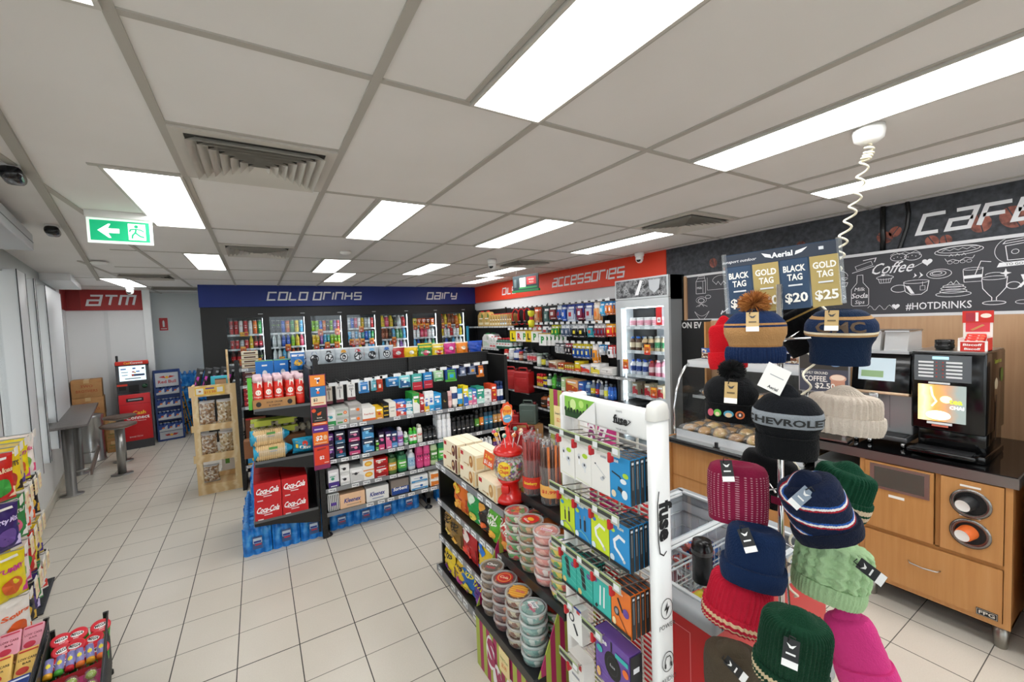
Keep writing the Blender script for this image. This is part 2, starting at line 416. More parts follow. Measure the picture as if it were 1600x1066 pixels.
# ---- wall signs (built flat on the wall)
SIGNW = M('#e9eaec', .45)
g = MB(); g.box(-.745, 4.10, 8.14, 8.30, 2.175, CEIL, M('#0c2a7c', .5, name='blue_fascia'))
o = g.build('blue_fascia_sign'); tag(o, 'long blue fascia reading COLD DRINKS and DAIRY above the cooler doors', 'sign')
g = MB(); mp = front(8.14)
g.tech('COLD DrinHS', .19, 2.285, .125, SIGNW, mp, asp=.92, gap=.38); g.tech('Dairy', 2.99, 2.285, .125, SIGNW, mp, asp=.92, gap=.38)
g.build('sign_lettering', o, 'pale square slanted letters')
REDM = M('#e6401f', .5, name='red_fascia')
g = MB(); g.box(4.085, 4.12, 3.20, 8.14, 2.19, CEIL, REDM)
o = g.build('red_fascia_sign'); tag(o, 'orange red fascia reading OILS and ACCESSORIES on the right wall', 'sign')
def wr(x): return lambda a, b, off: (x-off, -a, b)
g = MB(); g.tech('OiLS', -6.97, 2.285, .115, SIGNW, wr(4.085), asp=1.05, gap=.36); g.tech('aCCeSSOrieS', -5.37, 2.295, .12, SIGNW, wr(4.085), asp=.94, gap=.33)
g.build('sign_lettering', o, 'white square slanted letters')
g = MB(); g.T = LM
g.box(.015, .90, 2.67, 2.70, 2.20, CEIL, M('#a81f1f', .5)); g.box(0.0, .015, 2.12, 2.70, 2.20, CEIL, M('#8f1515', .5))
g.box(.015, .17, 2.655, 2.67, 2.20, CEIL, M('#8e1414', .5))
o = g.build('atm_wall_sign'); tag(o, 'dark red wall band reading ATM in pale square letters', 'sign')
g = MB(); g.T = LM; g.tech('aTm', .24, 2.285, .15, SIGNW, front(2.67), asp=.95, gap=.3); g.build('sign_lettering', o, 'pale square slanted letters')
# cafe wallpaper band, board
STONE = noisy('dark_stone_print', ['#2b2e33', '#3b3e44', '#4a4d53'], 28, .7, 6, .3)
g = MB(); g.box(4.095, 4.12, -2.6, 3.20, 2.10, CEIL, STONE)
o = g.build('cafe_fascia_sign'); tag(o, 'dark stone patterned fascia reading CAFE with scattered coffee beans', 'sign')
g = MB(); g.tech('CaFE', -1.045, 2.29, .122, SIGNW, wr(4.095), asp=.86, gap=.36, th=.2, shear=.3)
g.build('sign_lettering', o, 'white slanted letters')
BEAN = noisy('bean_print', ['#4a211b', '#8b4a3a', '#a8604c'], 25, .5)
g = MB()
for (y, z, rr, c) in ((2.62, 2.30, .05, .3), (2.47, 2.215, .04, .9), (1.23, 2.30, .05, 1.0), (1.17, 2.33, .04, -.6), (1.80, 2.33, .045, 0), (.97, 2.225, .04, .5), (.60, 2.31, .07, .4), (.74, 2.30, .06, .2), (.9, 2.22, .035, .2)):
    n = 16; ca, sa = math.cos(c), math.sin(c)
    for q in (-1, 1):
        vs = []
        for i in range(n):
            a = PI*i/(n-1)*q; ex, ez = .78*rr*math.sin(a)+.003*q, rr*math.cos(a)
            vs.append((4.0935, y-(ex*ca-ez*sa), z+ex*sa+ez*ca))
        g.add(vs, [tuple(range(n))], BEAN)
g.build('coffee_beans_print', o, 'brown coffee beans in the print')
g = MB(); g.tube([(4.08, 1.236, CEIL), (4.08, 1.236, 2.16)], .017, M('#0d0d0e', .3)); g.tube([(4.08, 1.10, CEIL), (4.08, 1.09, 2.45), (4.08, 1.10, 2.35), (4.08, 1.14, 2.2), (4.08, 1.14, 2.16)], .013, M('#0d0d0e', .3))
tag(g.build('power_conduit'), 'two black cable conduits on the dark wall above the menu board', 'conduit')
# ================================================================ ceiling fixtures
DIFF = M('#ffffff', .5, emit=PANEL_LIGHT, name='lit_diffuser'); FRM = M('#c9c6bf', .4)
names = {(-.5, 2): 'bright ceiling panel light above the exit sign, left of the big air vent', (1.52, 2): 'ceiling panel light right of the big square air vent',
 (-.5, 6): 'small looking ceiling panel light beyond the second air vent, left side', (1.52, 6): 'ceiling panel light just beyond the round smoke detector',
 (2.0, 8): 'ceiling panel light nearest the blue fascia above COLD DRINKS', (3.52, 6): 'ceiling panel light above the DAIRY lettering',
 (3.52, 2): 'ceiling panel light in front of the small ceiling dome camera', (5.52, 2): 'long thin looking ceiling panel light above ACCESSORIES',
 (5.52, 6): 'ceiling panel light just before the hanging green banner over OILS', (6.02, 8): 'ceiling panel light in the far right corner above the OILS lettering',
 (1.52, -2): 'largest ceiling panel light at the top centre', (3.52, -2): 'ceiling panel light beside the white ceiling rose with the cord',
 (5.52, -2): 'ceiling panel light closest to the dark cafe fascia', (3.52, -4): 'ceiling panel light continuing the row past the ceiling rose', (5.52, -4): 'ceiling panel light near the cafe wall at the right edge',
 (-2.4, 10): 'ceiling panel light near the ATM corner', (-.5, -2): 'ceiling panel light behind the viewer by the window'}
for i, j in PANELS:
    x, y = -.245+.6*i, 1.31+.6*j
    t = thing('ceiling_light', names[(i, j)], 'ceiling light', (x+.145, y+.6, CEIL-.012), mesh=None)
    g = MB(); g.box(-.145, -.133, -.6, .6, 0, .012, FRM); g.box(.133, .145, -.6, .6, 0, .012, FRM); g.box(-.133, .133, -.6, -.588, 0, .012, FRM); g.box(-.133, .133, .588, .6, 0, .012, FRM)
    g.build('frame', t)
    g = MB(); g.box(-.133, .133, -.588, .588, .004, .012, DIFF); g.build('diffuser', t)
VENTM = M('#cbc7bf', .5, name='vent_metal'); DARK = M('#55524d', .8)
vn = {(0, 1): 'large square ceiling air vent nearest the camera', (0, 5): 'square ceiling air vent further back above the aisle', (5, 1): 'square ceiling air vent near the cafe wall', (5, 5): 'distant square ceiling air vent by the hanging banner', (-2, 9): 'dark looking ceiling air vent near the ATM sign'}
for (i, j), lab in vn.items():
    t = thing('ceiling_vent', lab, 'air vent', (-.245+.6*i+.3, 1.31+.6*j+.3, CEIL-.006))
    g = MB(); h = .287
    for a, b in ((h, .245),):
        for sgn in (-1, 1):
            g.box(-a, a, sgn*b if sgn > 0 else -a, a if sgn > 0 else -b, -.004, .004, VENTM); g.box(sgn*b if sgn > 0 else -a, a if sgn > 0 else -b, -b, b, -.004, .004, VENTM)
    g.build('frame', t)
    g = MB(); g.box(-.245, .245, -.245, .245, .0015, .003, DARK); g.build('duct_opening', t)
    for k in range(7):
        a = .243-.034*k; g = MB(); b = a-.030
        vs = [(-a, -a, -.026), (a, -a, -.026), (a, a, -.026), (-a, a, -.026), (-b, -b, .0), (b, -b, .0), (b, b, .0), (-b, b, .0)]
        vs2 = [(x*.994, y*.994, z+.0015) for x, y, z in vs]
        g.add(vs, [(0, 1, 5, 4), (1, 2, 6, 5), (2, 3, 7, 6), (3, 0, 4, 7)], VENTM); g.add(vs2, [(4, 5, 1, 0), (5, 6, 2, 1), (6, 7, 3, 2), (7, 4, 0, 3)], VENTM)
        g.build('louvre', t)
g = MB(); g.T = Matrix.Translation((-1.1, 8.8, 0)) @ Matrix.Rotation(LA, 4, 'Z')
g.box(-.3, .3, -.25, .25, CEIL-.012, CEIL-.002, M('#9a958b', .7))
for k in range(12): g.box(-.28, .28, -.24+.04*k, -.225+.04*k, CEIL-.016, CEIL-.012, M('#7d786f', .6))
tag(g.build('return_air_grille'), 'brown grey return air grille in the ceiling beside the blue fascia', 'air vent')
# exit sign
EX = thing('exit_sign', 'green and white illuminated running man exit sign with left arrow', 'exit sign', (-.67, 3.44, 2.36), math.radians(2))
EX.scale = (.9, .9, .95)
g = MB(); g.rbox(-.17, .17, -.035, .035, .135, .18, WHITE, .006); g.box(-.165, .165, -.012, .012, -.02, .135, M('#eefaf2', .4, emit=.35)); g.build('housing', EX)
g = MB(); GR = M('#0fa06c', .4, emit=.55, name='exit_green'); WH = M('#f4fff8', .4, emit=1.0, name='exit_white')
g.art(front(-.0125), .3, .13, [('r', 0, .45, 1.0, .98, GR), ('p', [(-.38, .45), (-.2, .78), (-.16, .78), (-.21, .56), (-.02, .56), (-.02, .34), (-.21, .34), (-.16, .10), (-.2, .10)], WH),
  ('r', .28, .45, .3, .8, WH), ('e', .27, .72, .011, .011, GR), ('l', [(.27, .62), (.25, .42), (.33, .25), (.40, .2)], .010, GR), ('l', [(.25, .42), (.2, .28), (.19, .12)], .010, GR),
  ('l', [(.28, .6), (.36, .55), (.4, .48)], .008, GR), ('l', [(.27, .6), (.17, .56), (.15, .44)], .008, GR)])
g.build('sign_face', EX)
# sensors, cameras, rose
g = MB(); g.lathe([(.052, 0), (.052, -.018), (.03, -.03), (0, -.032)], WHITE, 24); o = g.build('smoke_detector'); o.location = (.80, 4.41, CEIL-.004); tag(o, 'round white smoke detector on the ceiling between panel lights', 'smoke detector')
g = MB(); g.lathe([(.07, 0), (.07, -.01), (.05, -.022), (0, -.026)], WHITE, 24); o = g.build('sprinkler_plate'); o.location = lf(.55, -.95, CEIL-.016); tag(o, 'flat white round disc at the end of the slanted ceiling trim', 'ceiling plate')
for (x, y, lab, ang) in ((2.47, 4.43, 'white dome camera on the ceiling over the centre of the shop', -.9), (3.93, 3.45, 'white dome camera above the orange red ACCESSORIES fascia', -1.2), (-1.62, 8.55, 'white dome camera in front of the ATM lettering', -.2)):
    t = thing('security_camera', lab, 'camera', (x, y, CEIL-.006), ang)
    g = MB(); g.lathe([(.055, 0), (.055, -.03), (.048, -.045)], WHITE, 24); g.build('base', t)
    g = MB(); g.lathe([(.044, -.04), (.047, -.07), (.038, -.10), (.02, -.118), (0, -.122)], WHITE, 24); g.build('ball', t)
    g = MB(); g.T = Matrix.Translation((0, -.028, -.088)) @ Matrix.Rotation(math.radians(60), 4, 'X'); g.lathe([(.026, 0), (.024, .012), (.0, .016)], M('#0a0b0d', .1), 20); g.build('lens', t)
t = thing('cord_rose', 'white ceiling rose with a coiled white cord reaching down to the freezer', 'power cord', (2.22, .72, CEIL-.004))
g = MB(); g.lathe([(.052, 0), (.055, -.02), (.05, -.05), (.03, -.065), (0, -.068)], WHITE, 28); g.build('ceiling_rose', t)
g = MB(); P0 = Vector((2.22, .72, CEIL-.06)); pts = []
tr = [at(1357, 215, 1.75)]+[at(1352, 250, 1.74), at(1338, 310, 1.72), at(1318, 370, 1.70), at(1306, 425, 1.68), at(1275, 520, 1.64), at(1256, 620, 1.60), at(1246, 740, 1.56), at(1242, 850, 1.52), at(1238, 935, 1.50)]
tr = [P0, P0+Vector((0, 0, -.05))]+tr[1:]
n = 420
for k in range(n+1):
    s_ = k/n*(len(tr)-1); i = min(int(s_), len(tr)-2); f = s_-i; p = tr[i].lerp(tr[i+1], f); a = k/n*2*PI*26; amp = .016*min(1, k/25)
    pts.append(p+Vector((math.cos(a)*amp, math.sin(a)*amp, 0)))
g.tube([p-Vector((2.22, .72, CEIL-.004)) for p in pts], .0042, M('#e8e2cc', .45), 6); g.build('coiled_cord', t)
# hanging banner over OILS
t = thing('hanging_banner', 'small dark banner with red and white blocks and green base hanging before OILS', 'banner', (3.4, 5.12, 2.31), math.radians(-82))
g = MB(); g.box(-.28, .28, -.006, .006, -.09, .13, M('#22343a', .5)); g.box(-.29, .29, -.02, .02, -.115, -.085, M('#2a7a46', .5))
g.art(front(-.006), .56, .2, [('r', -.1, .12, .24, .7, '#d9dcd2'), ('r', .24, .2, .36, .55, '#b8262c'), ('t', .24, .28, .16, '#f2ead8', 'MEMBER'), ('t', .24, .08, .16, '#f2ead8', 'PRICES'), ('r', .1, -.28, .7, .12, '#2f8a4d'), ('r', -.4, .1, .1, .6, '#59686a')])
g.build('panel', t); g = MB(); g.tube([(-.2, 0, .13), (-.2, 0, .225)], .002, STEEL, 5); g.tube([(.2, 0, .13), (.2, 0, .225)], .002, STEEL, 5); g.build('wire', t)

# ================================================================ ATM corner
A = thing('cash_machine', 'red and charcoal cash machine with lit screen beside the cardboard boxes', 'cash machine', lf(.71, 2.03), LA)
CH = M('#36373b', .45, name='charcoal_plastic')
g = MB(); g.prism([(0, 0), (.45, 0), (.45, 1.33), (.12, 1.33), (.05, 1.05), (.05, .88), (0, .84)], -.195, .195, CH, 'x'); g.rbox(-.2, .2, .1, .45, 1.30, 1.36, CH, .01)
g.rbox(-.19, -.16, .32, .36, 1.33, 1.46, BLACK2, .006); g.build('cabinet', A)
g = MB(); g.rbox(-.195, .195, .095, .14, 1.315, 1.375, M('#d5301f', .4), .006); g.art(shift(front(.095), -.02, 1.345), .36, .06, [('t', -.1, 0, .7, '#ffd23c', 'Cash', 0, .02), ('t', .2, 0, .7, '#ffffff', 'Connect', 0, .02)]); g.build('header', A)
g = MB(); s1 = Vector((.0, .053, 1.065)); ang = math.atan2(.07, .28)
def scr(a, b, off): return (a, .052+.25*b-off, 1.07+b*.968)
g.grid(lambda u, v: scr((u-.5)*.31, v*.235, .006), 1, 1, M('#cfe3ea', .2, emit=.75, name='screen'))
g.art(lambda a, b, off: scr(a, b+.118, .006+off), .31, .235, [('r', -.34, .3, .2, .09, '#5a6fa8'), ('r', .06, .32, .12, .1, '#2a4f9a'), ('e', .09, .03, .012, .012, '#d9b02a'), ('r', .4, .3, .1, .12, '#222'.replace('#222', '#222a33')), ('r', -.3, .08, .26, .05, '#7b8794'), ('r', .02, .08, .09, .09, '#a8382e'), ('r', .2, .1, .14, .08, '#3a66b0'), ('r', -.3, -.12, .22, .05, '#7b8794'), ('r', .2, -.14, .5, .14, '#27365e'), ('r', .0, -.14, .08, .14, '#c2452f'), ('r', 0, -.36, .6, .06, '#49525c')]); g.build('screen', A)
g = MB(); g.box(-.06, .06, -.0, .055, .90, 1.0, BLACK2); g.box(-.17, -.09, .02, .055, .93, .99, BLACK2); g.art(shift(front(.0), -.13, 1.01), .1, .03, [('r', 0, 0, 1.2, 1, '#d8402c')]); g.art(shift(front(0.045), 0, 0), .1, .1, []); g.build('keypad_recess', A)
g = MB(); g.T = Matrix.Translation((.13, .045, .97)) @ Matrix.Rotation(math.radians(80), 4, 'X'); g.lathe([(.034, 0), (.034, .02), (.02, .028), (0, .03)], M('#0e3b22', .25), 20); g.build('card_reader', A)
g = MB(); g.rbox(-.185, .185, -.012, .03, .13, .86, M('#cc1720', .38, name='atm_red'), .01); g.box(-.10, .10, -.014, .0, .745, .80, BLACK2); g.box(-.08, .08, -.018, -.012, .765, .785, M('#a8abb0', .3, .8))
g.box(-.186, .186, -.0135, -.011, .705, .709, M('#7f0d13', .5))
g.art(shift(front(-.012), 0, .5), .34, .3, [('t', .12, .22, .26, '#ffd23c', 'Cash', 0, .02), ('t', .06, -.02, .26, '#ffffff', 'Connect', 0, .02), ('t', .1, -.2, .09, '#f3d9d9', 'ATM Network'), ('t', -.05, -1.02, .1, '#f3d9d9', 'BANKTECH')]); g.build('red_door', A)
# stacked boxes, bin
CARD = noisy('cardboard', ['#a9794a', '#b88a58', '#b07f4f'], 6, .8)
def cbox(x, y, z, w_, d_, h_, lab, txt='#a8481f', grp=None, words=('TWO', 'BROTHERS')):
    g = MB(); g.T = Matrix.Translation((0, 0, 0)); g.rbox(-w_/2, w_/2, -d_/2, d_/2, 0, h_, CARD, .004); g.box(-.03, .03, -d_/2-.0006, d_/2+.0006, h_-.05, h_+.0006, M('#c9a878', .3))
    if words: g.art(shift(front(-d_/2), 0, h_*.5), w_, h_, [('t', 0, .15, .2, txt, words[0], 0, .01), ('t', 0, -.12, .2, txt, words[1], 0, .01, .7)])
    o = g.build('cardboard_box'); o.location = lf(x, y, z); o.rotation_euler = (0, 0, LA+R.uniform(-.03, .03)); tag(o, lab, 'box', grp)
cbox(.185, 2.36, .86, .33, .3, .27, 'brown cardboard box on top of the tall stack beside the cash machine')
cbox(.19, 2.36, .58, .34, .3, .278, 'printed cardboard box directly below the topmost box')
cbox(.19, 2.36, .30, .34, .3, .278, 'cardboard box third from the top behind the steel bin', words=None)
cbox(.19, 2.36, .0, .34, .3, .298, 'cardboard box at the floor of the tall stack', words=None)
for k in range(3): cbox(.43, 2.17, .17*k, .15, .22, .168, ['small carton at the bottom, against the cash machine foot', 'small carton in the middle, against the cash machine', 'small carton on top, against the cash machine'][k], '#4b7a3a', words=('FRESH', 'FOODS'))
g = MB(); g.lathe([(.165, 0), (.165, .02), (.155, .03), (.155, .62), (.16, .63), (.16, .66), (.14, .665), (.13, .60)], STEEL, 32); o = g.build('litter_bin'); o.location = lf(.20, 1.72); tag(o, 'round brushed steel litter bin between bar table and boxes', 'bin')
# red bull style display
t = thing('drink_can_display', 'slanted blue framed display of blue and silver energy drinks beside cash machine', 'display stand', lf(1.13, 2.25), LA+.05)
NAVY = M('#1b3a7a', .4)
g = MB()
for q in (-1, 1): g.prism([(0, 0), (.36, 0), (.36, .08), (.16, 1.14), (.10, 1.18), (.06, 1.16), (0, .06)], q*.165-.012, q*.165+.012, NAVY, 'x')
g.box(-.165, .165, .12, .135, .06, 1.17, NAVY); g.rbox(-.165, .165, .08, .12, 1.13, 1.18, NAVY, .006); g.box(-.165, .165, 0, .3, .0, .03, NAVY); g.build('frame', t)
g = MB(); g.box(-.15, .15, .075, .085, .90, 1.13, M('#c9ced6', .35, .4)); g.art(shift(front(.075), 0, 1.0), .3, .24, [('t', 0, -.08, .3, '#c01a2c', 'Red Bull', 0, .02), ('e', 0, .22, .022, .022, '#f2b632'), ('p', [(-.36, .26), (-.12, .34), (-.06, .16), (-.2, .2)], '#c8342c'), ('p', [(.36, .26), (.12, .34), (.06, .16), (.2, .2)], '#c8342c')]); g.build('header_panel', t)
g = MB(); g.box(-.15, .15, .0, .01, .03, .15, M('#b8bec8', .35, .5)); g.art(shift(front(0), 0, .09), .3, .12, [('e', 0, 0, .02, .02, '#f2b632'), ('p', [(-.3, .1), (-.1, .2), (-.05, -.1), (-.2, -.1)], '#b0332c'), ('p', [(.3, .1), (.1, .2), (.05, -.1), (.2, -.1)], '#b0332c')]); g.build('kick_panel', t)
lv = [.17, .36, .57, .78]
for k, z in enumerate(lv):
    g = MB(); y = .02+.12*(z/1.1); g.box(-.155, .155, y-.02, .14, z-.01, z, STEEL); g.box(-.155, .155, y-.025, y-.018, z-.012, z+.02, M('#c6cad0', .3, .6)); g.build('shelf', t)
rb = MB(); r4 = .026
for i in range(4): rb.lathe([(r4*.9, 0), (r4, .006), (r4, .118), (r4*.85, .128)], [ALU, NAVY, STEEL], 12, c=((i % 2)*.055-.027, (i//2)*.055, 0))
rb.box(-.056, .056, -.028, .083, .0, .09, M('#28488f', .4)); rb.art(shift(front(-.028), 0, .045), .11, .09, [('p', [(-.5, -.5), (.5, .5), (.5, -.5)], '#c3ccd8'), ('e', 0, 0, .018, .014, '#cf2430'), ('e', 0, 0, .008, .008, '#f4c136')])
K = Kit('drink_can_pack', 'drink cans', 'blue and silver four pack of energy drinks', rb)
ord_ = ['bottom', 'second', 'third', 'top']
for k, z in enumerate(lv):
    for i in range(3 if k else 3):
        u = -.105+.105*i; p = Vector(lf(1.13, 2.25))+Matrix.Rotation(LA+.05, 3, 'Z') @ Vector((u*.95, .03+.12*(z/1.1), z)); K.put(p, LA+.05, 'on the %s shelf of the blue framed display' % ord_[k])
for q in (0, 1):
    g = MB(); 
    for s_ in (-1, 1): g.tube([(s_*.12, 0, 0), (s_*.12*.3, .0, .75)], .008, M('#e0a020', .4))
    for z in (.2, .45, .65): g.box(-.1+.1*z, .1-.1*z, -.008, .008, z, z+.02, M('#1d1d1d', .5))
    o = g.build('folding_trestle'); o.location = lf(1.36+.05*q, 2.42+.22*q); o.rotation_euler = (math.radians(-7), 0, LA+1.1); tag(o, ['yellow and black folding frame leaning beside the energy drink display', 'second yellow and black folding frame leaning behind the first'][q], 'folding frame')
g = MB(); g.T = Matrix.Translation(lf(1.18, 3.24, 1.96)) @ Matrix.Rotation(LA, 4, 'Z'); g.box(-.06, .06, -.006, 0, -.115, .115, M('#cc1f25', .4)); g.art(front(-.006), .12, .23, [('p', [(-.12, -.22), (.12, -.22), (.12, .18), (.06, .3), (-.06, .3), (-.12, .18)], '#ffffff'), ('r', 0, -.36, .7, .05, '#ffffff')]); tag(g.build('fire_extinguisher_sign'), 'small red fire extinguisher sign with white cylinder on the pale wall', 'sign')
# bar table and stools
LAM = noisy('dark_laminate', ['#4f4a48', '#6a6461', '#5a5552'], 60, .35)
SS = M('#a9a8a5', .33, .9, name='brushed_steel')
t = thing('bar_table', 'long dark laminate bar table on steel legs along the window', 'table', lf(.13, -.35), LA)
g = MB(); g.rbox(-.13, .20, -.08, 1.85, .825, .855, LAM, .006); g.build('tabletop', t)
for y in (.42, 1.38):
    g = MB(); g.lathe([(.10, 0), (.10, .008), (.045, .012), (.045, .825)], SS, 24, c=(.0, y, 0)); g.build('leg', t)
g = MB(); g.box(.17, .19, .2, 1.62, .235, .285, M('#6b5a52', .4)); g.box(.16, .172, .2, 1.62, .24, .28, SS); g.build('foot_rail', t)
for y in (.42, 1.38):
    g = MB(); g.tube([(.04, y, .26), (.165, y, .26)], .012, SS); g.build('rail_bracket', t)
g = MB(); g.box(-.135, -.12, -.05, 1.5, .855, .91, LAM); g.build('upstand', t)
for k, v in enumerate((.57, 1.32)):
    t = thing('bar_stool', ['round seated steel pedestal stool nearer to the camera, by the table', 'round seated steel pedestal stool further back, before the cash machine'][k], 'stool', lf(.54, v), LA)
    g = MB(); g.lathe([(.175, .625), (.18, .635), (.18, .645), (.172, .652), (0, .652)], noisy('stool_top', ['#5a4a40', '#6e5c50'], 30, .5), 32); g.lathe([(.10, .6), (.172, .625)], SS, 24); g.build('seat', t)
    g = MB(); g.lathe([(.042, .01), (.042, .61)], SS, 24); g.build('pedestal', t)
    g = MB(); g.lathe([(.11, 0), (.11, .008), (.045, .016)], SS, 28); g.build('base', t)
g = MB(); g.T = Matrix.Translation(lf(.035, .47, 1.117)) @ Matrix.Rotation(LA+PI/2, 4, 'Z'); g.rbox(-.03, .03, -.01, .01, -.04, .04, BLACK, .004); g.lathe([(.02, 0), (.02, .012)], M('#1f8a4c', .4), 16); o = g.build('door_release_button'); tag(o, 'green door release button on the white window post', 'button')
# ================================================================ products
def solveX(px, Y, z):
    k = px-800; Z = z-CAM_H
    return (k*(AX_F.y*Y+AX_F.z*Z)-F_PX*(AX_R.y*Y+AX_R.z*Z))/(F_PX*AX_R.x-k*AX_F.x)
def solveY(px, X, z):
    k = px-800; Z = z-CAM_H
    return (k*(AX_F.x*X+AX_F.z*Z)-F_PX*(AX_R.x*X+AX_R.z*Z))/(F_PX*AX_R.y-k*AX_F.y)
def autoart(c2, c3, txt=None, tc='#ffffff', seed=0):
    r = random.Random(seed); a = []
    a.append(('r', 0, -.34, 1.0, .3, c2)) if r.random() < .6 else a.append(('p', [(-.5, -.5), (.5, -.5), (.5, -.1), (-.5, .1+.2*r.random())], c2))
    a.append(('e', r.uniform(-.12, .12), r.uniform(-.15, .1), .014, .012, c3)) if not txt else a.append(('t', 0, .2, .2, tc, txt, 0, .02, .8))
    a.append(('r', 0, .3, .72, .12, tc if not txt else c3)); a.append(('r', -.1, .13, .5, .05, c3)); a.append(('r', 0, -.42, .6, .05, tc))
    return a
KC = {}
def SP(*p): return p
STY = {
 'soda': [(.82, 0, 'b'), (1, .03, 'b'), (1, .2, 'l'), (1, .52, 'b'), (.96, .62, 'b'), (.42, .84, 'b'), (.36, .9, 'x')],
 'can': [(.78, 0, 's'), (1, .04, 'b'), (1, .92, 's'), (.8, .98, 's'), (.76, 1, 'x')],
 'tallcan': [(.78, 0, 's'), (1, .03, 'b'), (1, .35, 'l'), (1, .8, 'b'), (1, .93, 's'), (.8, 1, 'x')],
 'spray': [(.98, 0, 'b'), (1, .02, 'b'), (1, .25, 'l'), (1, .6, 'b'), (1, .74, 'b'), (.86, .78, 'x')],
 'milk': [(.95, 0, 'b'), (1, .03, 'b'), (1, .25, 'l'), (1, .6, 'b'), (.98, .7, 'b'), (.5, .88, 'x')],
 'sauce': [(.9, 0, 'b'), (1, .04, 'b'), (1, .18, 'l'), (1, .62, 'b'), (.9, .74, 'b'), (.4, .86, 'x')],
 'jar': [(.92, 0, 'b'), (1, .05, 'b'), (1, .2, 'l'), (1, .7, 'b'), (.9, .82, 'x')],
 'shampoo': [(.9, 0, 'b'), (1, .04, 'b'), (1.0, .2, 'l'), (.96, .6, 'b'), (.85, .78, 'b'), (.5, .84, 'x')]}
CAPS = {'soda': (.42, .88, 1.0), 'spray': (.86, .78, 1.0), 'milk': (.52, .87, 1.0), 'sauce': (.42, .85, 1.0), 'jar': (.95, .82, 1.0), 'shampoo': (.55, .82, 1.0)}
def lump(x, y, a=1.): return a*(math.sin(x*37+y*11)*.5+math.sin(y*53-x*19)*.5)
def mk(kind, w_, h_, name, cat, desc, c='#cccccc', c2='#ffffff', c3='#d03030', cap='#ffffff', d=None, txt=None, tc='#ffffff', art=None, style='soda', flat=1., seed=0, rough=.4, side=None, top=None):
    key = (kind, round(w_, 3), h_, name, desc, c, c2, c3, cap, txt, style, seed)
    if key in KC: return KC[key]
    g = MB(); parts = []; m = M(c, rough) if isinstance(c, str) else c
    if art is None and kind != 'bot': art = autoart(c2, c3, txt, tc, seed+hash(desc) % 97 if False else seed+len(desc))
    if kind == 'box':
        d = d or min(.09, w_); g.box(-w_/2, w_/2, 0, d, 0, h_, m)
        if top: g.box(-w_/2+.001, w_/2-.001, .001, d-.001, h_-.001, h_+.0004, M(top, rough))
        g.art(shift(front(0), 0, h_/2), w_, h_, art)
        if side: g.art(lambda a, b, off: (-w_/2-off, d/2-a, b+h_/2), d, h_, side); g.art(lambda a, b, off: (w_/2+off, d/2+a, b+h_/2), d, h_, side)
    elif kind == 'bot':
        r = w_/2; pr = STY[style]; d = w_*flat
        mm = {'b': m, 'l': M(c2, .45) if isinstance(c2, str) else c2, 's': ALU, 'x': m}
        g.lathe([(a*r, z*h_) for a, z, k in pr], [mm[k] for a, z, k in pr[:-1]], 14, 1, flat, c=(0, r*flat, 0))
        if style in CAPS:
            q = MB(); a, z0, z1 = CAPS[style]; q.lathe([(a*r, z0*h_), (a*r, (z1-.02)*h_), (a*r*.8, z1*h_), (0, z1*h_)], M(cap, .35) if isinstance(cap, str) else cap, 12, 1, min(1, flat*1.3), c=(0, r*flat, 0))
            parts.append(('cap', q))
        lz = .4 if style not in ('can', 'tallcan') else .55
        mp0 = cyl(r+.0002); mpf = lambda a, b, off: (mp0(a, b, off)[0], r*flat+mp0(a, b, off)[1]*flat, b+lz*h_)
        g.art(mpf, w_, h_*.4, art or [('r', 0, .15, .8, .22, c3), ('r', 0, -.2, .5, .1, tc)])
    elif kind == 'bag':
        t = d or w_*.28
        def bulge(x, y):
            u, v = 2*x/w_, 2*(y)/h_; u = max(-1, min(1, u)); v = max(-1, min(1, v))
            return t/2*((1-abs(u)**2.0)**.8)*((1-abs(v)**2.2)**.75)+(.10*t*math.sin(9*u+3*v+seed)*v*v+.08*t*math.sin(13*v+5*u+seed*2)+.06*t*math.sin(17*u*v+seed))*(1-abs(u)**3)*(1-abs(v)**5)
        def ex(u, v):
            x = (u-.5)*w_; y = (v-.5)*h_; x *= 1-.10*math.sin(PI*v); y += .012*w_*math.cos(6*u+seed)*(2*v-1)-.03*h_*(2*v-1)*(1-(2*u-1)**2); return x, y
        def mfn(u, v): return M(c2, .3) if (v > .94 or v < .05) else m
        for sgn in (-1, 1):
            g.grid(lambda u, v: (ex(u, v)[0], t/2+sgn*bulge((u-.5)*w_, (v-.5)*h_), (v-.5)*h_+h_/2), 12, 14, m, True, mfn)
        g.art(lambda a, b, off: (a*.9, t/2-bulge(a*.97, b*.97)-off-.0035, b+h_/2), w_, h_, art)
    elif kind == 'card':
        d = d or .02; g.box(-w_/2, w_/2, 0, .003, -h_, 0, m); g.box(-w_*.1, w_*.1, -.0004, .0034, -.012, -.006, BLACK2)
        g.art(shift(front(0), 0, -h_/2), w_, h_, art)
        if d > .008:
            q = MB(); q.rbox(-w_*.36, w_*.36, -d, 0, -h_*.86, -h_*.3, M(c2, .25) if isinstance(c2, str) else c2, min(.006, d*.4)); q.art(shift(front(-d), 0, -h_*.58), w_*.7, h_*.5, [('r', 0, 0, .5, .5, c3)]); parts.append(('blister', q))
    elif kind == 'pouch':      # soft pack hanging or standing
        d = d or .03; g.rbox(-w_/2, w_/2, 0, d, 0, h_, m, min(.01, d*.45), 3); g.art(shift(front(0), 0, h_/2), w_*.9, h_*.9, art)
    elif kind == 'tubepack':
        d = w_*.6; g.grid(lambda u, v: ((.5-.0*v)*w_*math.cos(2*PI*u)*(1-.0*v), w_*.3+w_*.3*(1-v)**.6*math.sin(2*PI*u)*-1+0, h_*(.14+.86*v)), 16, 6, m, True, lambda u, v: M(c2, .4) if .3 < v < .6 else m)
